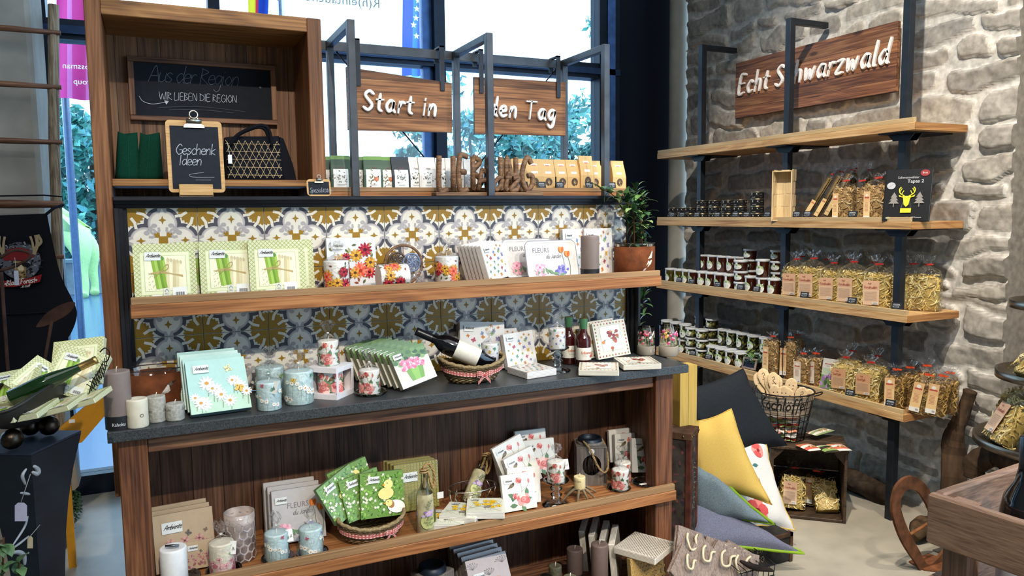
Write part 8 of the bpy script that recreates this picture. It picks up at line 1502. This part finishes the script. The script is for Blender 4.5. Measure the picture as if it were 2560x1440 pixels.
# tiered stand with noodle bags
sc_ = V((3.2, -.9, -.0)); r_ = E('tiered_stand', sc_, 'three tier round metal stand with noodle bags at the right edge', 'stand'); g = G('metal', '#6f675c'); g.lathe([(.012, 0), (.012, 1.35)], 12, tuple(sc_)); g.lathe([(.16, 0), (.16, .012), (.012, .02)], 28, tuple(sc_), cap0=True); g.obj('centre_pole', r_)
for z, R in ((.545, .30), (.81, .235), (1.085, .2)): g = G('metal', '#7a7064'); g.lathe([(.012, z), (R, z), (R, z + .03), (R - .004, z + .03), (R - .004, z + .004), (.012, z + .004)], 48, tuple(sc_)); g.obj('round_tier', r_)
for z, R, k, an, ty, lb in ((.54, .3, 'big', 2.5, -.5, 'noodle bag with pink label on the lowest tier of the stand'), (.54, .3, 'bigb', 3.5, -.45, 'noodle bag on the lowest tier of the stand, toward the front'), (.54, .3, 'bigb', 1.6, -.4, 'noodle bag on the lowest tier of the stand, wall side'), (.805, .23, 'bigb', 2.7, -.75, 'noodle bag lying on the middle tier of the stand, left'), (.805, .23, 'quat', 3.7, -.6, 'noodle bag with tan label on the middle tier of the stand'), (1.08, .2, 'quat', 3.0, -.7, 'noodle bag on the top tier of the stand')):
    p = sc_ + V((math.cos(an) * (R - .075), math.sin(an) * (R - .075), z + .012)); BG[k].put(p, (ty, 0, an + PI / 2), lb, 'noodle bags on the tiered stand', 1.12)
# front crate and bottle
T0 = at(2318, 1232, Z=.95); T1 = at(2585, 1292, Z=.95); T2 = at(2540, 1180, Z=.95); u1 = V((.1, -.995, 0)); u2 = V((.995, .1, 0))
MF = Matrix(((u1.x, u2.x, 0, T0.x), (u1.y, u2.y, 0, T0.y), (0, 0, 1, 0), (0, 0, 0, 1)))
r_ = E('display_crate', tuple(MF @ V((.3, .2, 0))), 'brown wooden slatted display crate in the right foreground', 'crate'); LX, LY = .62, .42
for nm, b_ in (('front_rail', (0, 0, .855, LX, .02, .95)), ('side_rail', (0, .02, .855, .02, LY, .95)), ('rear_rail', (.02, LY - .02, .855, LX, LY, .95)), ('lower_rail', (0, 0, .70, LX, .02, .79)), ('lower_rail', (0, .02, .70, .02, LY, .79)), ('bottom_board', (.02, .02, .70, LX, LY - .02, .716))):
    g = G('crate_frontx' if b_[2] < .7 or 1 and (b_[4] > .1 and b_[3] < .1) else 'crate_fronty'); rotbox(g, MF, b_, c=.004); g.obj(nm, r_)
for x, y in ((.0205, .0205), (.0205, LY - .065), (LX - .045, .0205)):
    g = G('crate_frontz'); rotbox(g, MF, (x, y, .0, x + .044, y + .044, .938), c=.002); g.obj('corner_post', r_)
pb = V((1.463, -1.789, .7165)); wb2 = bottle('wine_bottle', 'dark wine bottle with white label standing in the front crate', [(.036, 0), (.039, .004), (.039, .19), (.034, .215), (.02, .24), (.0155, .262), (.015, .31), (.001, .311)], ('liquid', '#08090d'), [('paper_label', [(.0393, .06), (.0394, .065), (.0394, .14), (.0393, .145)], 'paper', '#c9cad0', None, 0), ('neck_capsule', [(.0157, .255), (.0162, .312), (.002, .313)], 'lacquer', '#0c0d12', None, 0)])
put(wb2, pb, (0, 0, .4), scale=1.12)
# ------------------------------------------------------------------ left edge: ladder, apron, bowl on pedestal
r_ = E('ladder', (-.45, 1.25, 0), 'rustic round pole ladder at the left in front of the concrete column', 'ladder')
g = G('driftwood'); b_, t_ = at(153, 1372, Z=0), at(131, -40, Y=1.37); dv = (b_ - t_) / (b_.z - t_.z); r2 = random.Random(5)
g.tube([tuple(t_ + dv * (z - t_.z) + V((r2.uniform(-.003, .003), 0, 0))) for z in [0, .3, .6, .9, 1.2, 1.5, 1.8, 2.1, 2.4]], .022, 12); g.obj('pole', r_)
g = G('driftwood'); g.tube([tuple(t_ + dv * (z - t_.z) + V((-.45, 0, 0))) for z in [0, .6, 1.2, 1.8, 2.4]], .022, 12); g.obj('pole', r_)
for v in (80, 217, 353, 507, 640, 780):
    q = min((t_ + dv * (k / 200 - t_.z) for k in range(480)), key=lambda q: abs(PJ(q)[1] - v - (PJ(q)[0] - 60) * .02)); z, x1, yl = q.z, q.x, q.y; g = G('old_wood_x'); k = 1.5 if v == 507 else 1; g.tube([(x1 + .03, yl - .015, z - .002), (x1 - .16, yl - .02, z), (x1 - .47, yl - .015, z + .003)], [.010 * k, .013 * k, .012 * k], 10); g.obj('rung', r_)
Ya = 1.14; r_ = E('apron', (-.42, Ya, .8), 'dark navy apron with stag print Black Forest hanging on the ladder', 'apron'); g = G('cotton', '#0f1119'); N = 20; Lf = smooth_line([(-190, 545), (-200, 640), (-230, 760), (-240, 900), (-230, 1000)], 5); Rt = smooth_line([(117, 534), (130, 600), (152, 690), (188, 765), (190, 800), (175, 838), (150, 880), (140, 1000)], 3)
nrow = min(len(Lf), len(Rt)); rows = []
for k in range(nrow):
    a_, b_ = at(*Lf[int(k * (len(Lf) - 1) / (nrow - 1))], Y=Ya), at(*Rt[int(k * (len(Rt) - 1) / (nrow - 1))], Y=Ya); rows.append([a_ + (b_ - a_) * (j / N) + V((0, .012 * math.sin(j * .9 + k * .15) * (k / nrow), 0)) for j in range(N + 1)])
g.loft(rows, False); g.loft([[p + V((0, .006, 0)) for p in r] for r in reversed(rows)], False); g.obj('cloth', r_)
g = G('cotton', '#15171e'); g.tube([A_(115, 536, Y=Ya), A_(135, 520, Y=1.18), A_(158, 512, Y=1.22)], .006, 6); g.tube([A_(0, 490, Y=1.2), A_(110, 488, Y=1.2), A_(156, 492, Y=1.21)], .0035, 6); g.obj('neck_strap', r_)
pk = at(115, 790, Y=Ya - .004); g = G('cotton', '#13151d'); q0, q1 = at(-150, 795, Y=Ya - .006), at(160, 778, Y=Ya - .006); g.tube([tuple(q0), tuple(q1)], .003, 6); g.obj('pocket_seam', r_)
g = G('matt'); a = Art(); px = lambda u, v: (at(u, v, Y=Ya).x, at(u, v, Y=Ya).z); s_ = (px(100, 650)[0] - px(0, 650)[0]) / 100; O2 = px(52, 650); L2 = lambda x, y: (O2[0] + (x - 52) * s_, O2[1] - (y - 650) * s_ - (x - 52) * s_ * .0); r2 = random.Random(4)
a.poly([L2(52 + 52 * math.cos(t), 652 + 55 * math.sin(t)) for t in (2 * PI * k / 24 for k in range(24))], '#5a5d68', 0)
for k in range(160): t = r2.random() * 6.28; q = 54 * math.sqrt(r2.random()) ; p = L2(52 + q * math.cos(t) * 1.05, 652 + q * math.sin(t)); a.ell(p[0], p[1], s_ * r2.uniform(2, 6), s_ * r2.uniform(1, 3), r2.choice(['#14161d', '#1c1e26', '#8a8d96', '#14161d']), 1 + k % 2, r2.random() * 3, 6)
a.poly([L2(*q) for q in ((10, 640), (22, 618), (48, 612), (74, 618), (88, 640), (70, 652), (40, 650), (12, 650))], '#7a2226', 4); a.poly([L2(*q) for q in ((34, 652), (66, 654), (64, 700), (50, 712), (36, 700))], '#8f7850', 5); a.poly([L2(*q) for q in ((46, 660), (58, 660), (60, 678), (52, 686), (44, 676))], '#cfc2a0', 6)
for x in (40, 66): a.ell(*L2(x, 664), s_ * 11, s_ * 6.5, '#15151a', 7)
for k in range(26): a.ell(*L2(52 + r2.gauss(0, 12), 696 + r2.gauss(0, 7)), s_ * 3, s_ * 2, r2.choice(['#6d5836', '#a88f5a', '#3c3020']), 6)
for sg, x in ((1, 88), (-1, 12)):
    for ln_, w_ in (([(x, 632), (x + sg * 10, 605), (x + sg * 8, 580)], 9), ([(x + sg * 4, 615), (x + sg * 20, 598), (x + sg * 14, 578)], 7), ([(x, 628), (x - sg * 2, 600), (x - sg * 6, 582)], 6)): a.line([L2(*q) for q in smooth_line(ln_, 4)], s_ * w_, '#a08f70', 4)
a.poly([L2(*q) for q in ((-4, 706), (30, 712), (70, 704), (104, 694), (98, 716), (70, 722), (30, 728), (-8, 726))], '#8a1f24', 8); a.hand('*Black Forest*', *L2(8, 724), s_ * 8.5, s_ * 1.9, '#d9d6d0', 10, .85, .3, .1); a.hand('..is cool!', *L2(48, 731), s_ * 4.6, s_ * 1.1, '#c9c6c0', 10, .8, .4, .08); a.hand('Kuckuck', *L2(10, 652), s_ * 6, s_ * 1.3, '#17171c', 9, .8, .4, .15) if 0 else None
g.art(a, FRONT((0, Ya - .012, 0)), dh=.0003); g.obj('stag_print', r_)
for lb, pts, stem in (('rusty metal ring stake in front of the apron', [(0, 645), (35, 626), (72, 632), (70, 648), (30, 668), (0, 676)], ((3, 680), (18, 900))), ('rusty oval metal leaf stake in front of the apron', [(92, 812), (120, 780), (165, 757), (188, 758), (170, 785), (120, 812), (95, 818)], ((130, 800), (112, 900)))):
    Yk = .1 if 'ring' in lb else .12; p0 = at(*stem[1], Y=Yk); r_ = E('garden_stake', (p0.x, Yk, 0), lb, 'garden ornament'); g = G('rust', '#33221b'); P5 = [A_(*q, Y=Yk) for q in smooth_line(pts, 4, 'oval' in lb)]
    if 'oval' in lb: i = g.av(P5); j = g.av([V(q) + V((0, .004, 0)) for q in P5]); n = len(P5); g.face(range(i, i + n)); g.face(range(j + n - 1, j - 1, -1)); [g.face((i + k, i + (k + 1) % n, j + (k + 1) % n, j + k)) for k in range(n)]
    else: g.tube(P5, .005, 6)
    g.obj('metal_shape', r_); g = G('rust', '#33221b'); s0 = at(*stem[0], Y=Yk); g.tube([tuple(s0), (p0.x, Yk, p0.z), (p0.x, Yk, .0)], .005, 6); g.obj('stem', r_)
g = G('paper', '#7f8490'); p = at(41, 690, Y=.09); g.box(p.x - .006, .089, p.z - .028, p.x + .006, .0905, p.z + .016, c=.0004); g.tube([(p.x, .09, p.z + .015), (p.x - .002, .1, p.z + .055)], .0007, 5); g.obj('price_tag', None, 'slim grey price tag hanging from the rusty ring stake', 'tag')
# pedestal, bowl, napkins, bottle
K0, K1, KL = at(78, 1140, Z=.955), at(203, 1082, Z=.955), at(-70, 1140, Z=.955); r_ = E('metal_pedestal', (K0.x - .05, K0.y + .2, 0), 'dark blue black flared metal pedestal with cut-out vines', 'pedestal'); K2 = K1 + (KL - K0); ctr = (K0 + K2) / 2
g = G('steel_dark', '#1b2430'); rings = []
for t_ in [k / 12 for k in range(13)]:
    z = .955 * t_; f = .42 + .58 * t_ ** 5; rings.append([ctr.lerp(K, f).xy.to_3d() + V((0, 0, z)) for K in (KL, K0, K1, K2)])
g.loft(rings, True, True, True, smooth=False); g.obj('flared_body', r_); g = G('steel_dark', '#2b3444'); i = g.av([K + V((0, 0, .001)) for K in (KL, K0, K1, K2)] + [K + V((0, 0, .006)) for K in (KL, K0, K1, K2)]); g.face((i + 4, i + 5, i + 6, i + 7)); [g.face((i + k, i + (k + 1) % 4, i + 4 + (k + 1) % 4, i + 4 + k)) for k in range(4)]; g.obj('top_plate', r_)
fn = (K1 - K0).cross(V((0, 0, 1))).normalized(); fn = fn if fn.dot(V(EYE) - K0) > 0 else -fn
def ped(u, v, h=.004):
    d = V(CR * ((u - 1280) / FPX) - CU * ((v - 720) / FPX) + CF); o = V(EYE); best = None
    for k in range(12):
        A, B, C_ = rings[k][1], rings[k][2], rings[k + 1][1]; n = (B - A).cross(C_ - A).normalized(); s_ = (A - o).dot(n) / d.dot(n); q = o + d * s_
        if rings[k][1].z <= q.z <= rings[k + 1][1].z: best = q - d.normalized() * h
    return best or o + d * 1.6
for ln_, w_ in (([(85, 1165), (95, 1175), (92, 1185), (82, 1180)], 7), ([(66, 1172), (56, 1190), (64, 1212)], 4), ([(52, 1232), (64, 1234), (74, 1236)], 4), ([(70, 1290), (60, 1320), (30, 1366)], 3), ([(72, 1340), (50, 1358), (30, 1372)], 3), ([(24, 1384), (45, 1380), (60, 1390), (62, 1412)], 6)):
    g = G('lacquer', '#8f9296'); P6 = [ped(*q) for q in smooth_line(ln_, 4)]; g.tube([tuple(q) for q in P6], [w_ * .0009 * (.4 + .6 * math.sin(PI * (k + .5) / len(P6))) for k in range(len(P6))], 6); g.obj('vine_cutout', r_)
for (u, v), (u2, v2), w_, h_, lb in (((76, 1185), (52, 1280), .013, .02, 'large lilac price tag hanging on the metal pedestal'), ((100, 1312), (75, 1356), .006, .013, 'small cream price tag hanging lower on the metal pedestal')):
    p0, p = ped(u, v, .012), ped(u2, v2, .014); r2_ = E('price_tag', p, lb, 'tag'); g = G('paper', '#a9a6bc' if w_ > .01 else '#b8a98c'); g.prism([(-w_, -h_), (w_, -h_), (w_, h_ * .7), (w_ * .5, h_), (-w_ * .5, h_), (-w_, h_ * .7)], p, V(CR), V(CU), V(CF) * .0008); g.obj('card', r2_); g = G('cotton', '#8d8a86'); g.tube([tuple(p + V(CU) * h_), tuple(p0)], .0008, 5); g.obj('string', r2_)
bz = .962; bc_ = at(85, 1090, Z=bz); rtv = V((math.cos(-YAW), math.sin(-YAW), 0)).normalized(); fwv = V((-rtv.y, rtv.x, 0))
bc_ = K0.lerp(K2, .5); bc_.z = bz + .03; bw = E('metal_bowl', (bc_.x, bc_.y, bz), 'long boat shaped dark metal bowl on ball feet filled with asparagus napkins', 'bowl')
tipR = at(266, 988, Z=1.015); LB = (tipR - bc_).dot(rtv); WB = .12; g = G('steel_dark', '#2a2825'); rows = []
for sg, off in ((1, 0), (-1, .004)):
    rows = []
    for k in range(9):
        q = k / 8; ring = []
        for j in range(40):
            t = 2 * PI * j / 40; rx = LB * (.25 + .75 * math.sin(q * PI / 2)); ry = WB * (.25 + .75 * math.sin(q * PI / 2)); lift = .035 * abs(math.cos(t)) ** 3 * q; ring.append(bc_ + rtv * rx * math.cos(t) + fwv * ry * math.sin(t) + V((0, 0, .012 + .05 * (1 - math.cos(q * PI / 2)) + lift + off)))
        rows.append(ring)
    if sg < 0: rows = [list(reversed(r)) for r in rows]
    g.loft(rows, True, True)
rim = rows[-1]; g.tube([tuple(q) for q in rim], .004, 6, close=True); g.obj('bowl_body', bw)
for a_, b_ in ((.1, -.55), (.42, .35), (-.42, .35)): g = G('metal', '#3a322c'); p = bc_ + rtv * LB * a_ * .8 + fwv * WB * b_; g.ball((p.x, p.y, bz + .024), .023, 14); g.obj('ball_foot', bw)
g = G('steel_dark', '#1c1a18'); wp = [A_(250, 880, Y=bc_.y), A_(262, 870, Y=bc_.y), A_(274, 880, Y=bc_.y), A_(270, 900, Y=bc_.y), A_(262, 905, Y=bc_.y)]; g.tube(smooth_line(wp, 4), .0018, 6)
for k in range(7): g.tube([A_(222 + k * 6, 985 - k * 7, Y=bc_.y), A_(232 + k * 6, 950 - k * 8, Y=bc_.y + .01), A_(246 + k * 3, 930 - k * 7, Y=bc_.y)], .0011, 4); g.tube([A_(216 + k * 7, 960 - k * 8, Y=bc_.y), A_(240 + k * 5, 975 - k * 10, Y=bc_.y)], .0011, 4)
g.obj('wire_mesh_tip', bw)
def pk(u, v, tl, tn, le, lb, dy=0, s_=1.): p = at(u, v, Y=bc_.y + dy); R_ = Matrix.Rotation(math.radians(tn), 3, 'Z') @ Matrix.Rotation(math.radians(le), 3, 'Y') @ Matrix.Rotation(math.radians(-tl), 3, 'X'); c = R_ @ V((0, 0, .0825)); PK['asp'].put(p - c * s_, R_.to_euler(), lb, 'asparagus napkins in the bowl', s_)
pk(192, 905, 30, -20, -6, 'asparagus napkin pack in the bowl, hindmost with its corner highest', .07, .72); pk(188, 930, 34, -22, 16, 'asparagus napkin pack in the bowl, behind the green bottle neck', .05, .72); pk(100, 950, 55, -25, 32, 'asparagus napkin pack in the bowl, middle of the back row', .045, .62); pk(25, 965, 58, -18, -10, 'asparagus napkin pack in the bowl, at the left edge of the picture', .04, .68)
pk(70, 1022, 82, -24, -10, 'asparagus napkin pack lying on the front rim of the bowl, marked 20', -.05, .55); pk(150, 1008, 82, -26, -14, 'wrapped napkin pack on the front rim of the bowl, second from right', -.04, .5); pk(215, 992, 82, -26, -16, 'wrapped napkin pack on the front rim of the bowl, nearest the right tip', -.02, .5); pk(8, 1030, 82, -20, -6, 'wrapped napkin pack on the front rim of the bowl, leftmost', -.045, .55)
gb_ = bottle('wine_bottle', 'green wine bottle with gold capsule lying slanted in the napkin bowl', [(.034, 0), (.0365, .004), (.0365, .12), (.032, .16), (.024, .205), (.017, .245), (.0148, .27), (.0148, .325), (.001, .326)], ('liquid', '#0f2a0c'), [('gold_capsule', [(.0157, .25), (.0154, .27), (.0154, .315), (.0166, .317), (.0166, .329), (.001, .33)], 'metal', '#b89a62', None, 0), ('red_mark', None, 'paper', '#7a2a22', lambda a: a.rect(-.004, .285, .006, .293, '#7a2a22'), .0156)])
p0, p1 = at(28, 998, Y=bc_.y - .015), at(243, 898, Y=bc_.y - .015); dd = (p1 - p0); q_ = V((0, 0, 1)).rotation_difference(dd.normalized()); put(gb_, p0, q_.to_euler(), scale=dd.length / .33)
# things behind the pedestal
r_ = E('stone_planter', A_(175, 1240, Y=1.15), 'grey stone planter with trailing fern hanging by the ladder foot, behind the pedestal', 'planter'); g = G('concrete', '#8f8478'); P7 = [A_(u, v, Y=1.15) for u, v in ((110, 1120), (182, 1128), (197, 1215), (180, 1232), (120, 1245))]; i = g.av(P7); j = g.av([V(q) + V((0, .12, 0)) for q in P7]); g.face(range(i, i + 5)); g.face(range(j + 4, j - 1, -1)); [g.face((i + k, i + (k + 1) % 5, j + (k + 1) % 5, j + k)) for k in range(5)]; g.obj('stone_box', r_)
g = G('leaf'); r2 = random.Random(2)
for k in range(16):
    s0 = at(160 + k * 1.5, 1225, Y=1.12); e = at(168 + (k % 6) * 6, 1250 + r2.random() * 90, Y=1.1); pts = smooth_line([tuple(s0), tuple(s0.lerp(e, .5) + V((.02, -.02, .02))), tuple(e)], 8)
    for q in pts[2::2]:
        for sg in (-1, 1): b_ = V(q); d = V((sg * .012, 0, -.006)); i = g.av([b_, b_ + d * .5 + V((0, 0, .004)), b_ + d, b_ + d * .5 - V((0, 0, .004))]); g.face((i, i + 1, i + 2, i + 3), None, r2.choice(['#2c4a34', '#1f3a2a', '#3d5c40']))
g.obj('fern_fronds', r_)
g = G('lacquer', '#b9811c'); i = g.av([A_(150, 1068, Y=1.0), A_(272, 968, Y=1.0), A_(272, 1028, Y=1.0), A_(205, 1106, Y=1.0), A_(150, 1120, Y=1.0)]); j = g.av([V(g.v[i + k]) + V((0, .02, 0)) for k in range(5)]); g.face(range(i, i + 5)); g.face(range(j + 4, j - 1, -1)); [g.face((i + k, i + (k + 1) % 5, j + (k + 1) % 5, j + k)) for k in range(5)]
z0 = min(q[2] for q in g.v); g.box(g.v[i + 4][0], 1.0, 0, g.v[i + 4][0] + .03, 1.02, z0 + .02); r_ = g.obj('lounge_chair', None, 'orange yellow slanted chair panel behind the metal bowl', 'chair')
g = G('paper', '#d9d6d0'); p = at(179, 1053, Y=.998); g.box(p.x - .01, .997, p.z - .008, p.x + .012, .9985, p.z + .008); g.obj('price_sticker', r_)
pb_ = at(14, 1400, Y=-.9); plant('leafy green plant in the lower left corner before the pedestal', 'leafy_plant', [[tuple(pb_ + V((-.03, 0, -.15))), tuple(pb_ + V((-.01, 0, -.05))), tuple(pb_ + V((.0, 0, .045)))], [tuple(pb_ + V((-.03, .0, -.15))), tuple(pb_ + V((.015, -.01, -.06))), tuple(pb_ + V((.022, 0, .0)))], [tuple(pb_ + V((-.04, .01, -.15))), tuple(pb_ + V((-.03, 0, -.04))), tuple(pb_ + V((-.025, 0, .05)))]], ['#5d7a4a', '#486638', '#7f9a66', '#3a5530'], (pb_.x, pb_.y, 0), L=.034, W=.024, n_leaf=9, sd=3)
g = G('concrete', '#6a645c'); q = pb_ + V((-.03, 0, 0)); g.lathe([(.05, 0), (.07, pb_.z - .16), (.06, pb_.z - .15), (.001, pb_.z - .155)], 24, (q.x, q.y, 0), cap0=True); g.obj('plant_pot', None, 'tall grey pot under the leafy plant, lower left corner', 'pot')
# drop whatever was only a maker's pattern and never set out
for P_ in Proto.all:
    if P_.n == 0:
        for o in [*P_.r.children_recursive, P_.r]: bpy.data.objects.remove(o)
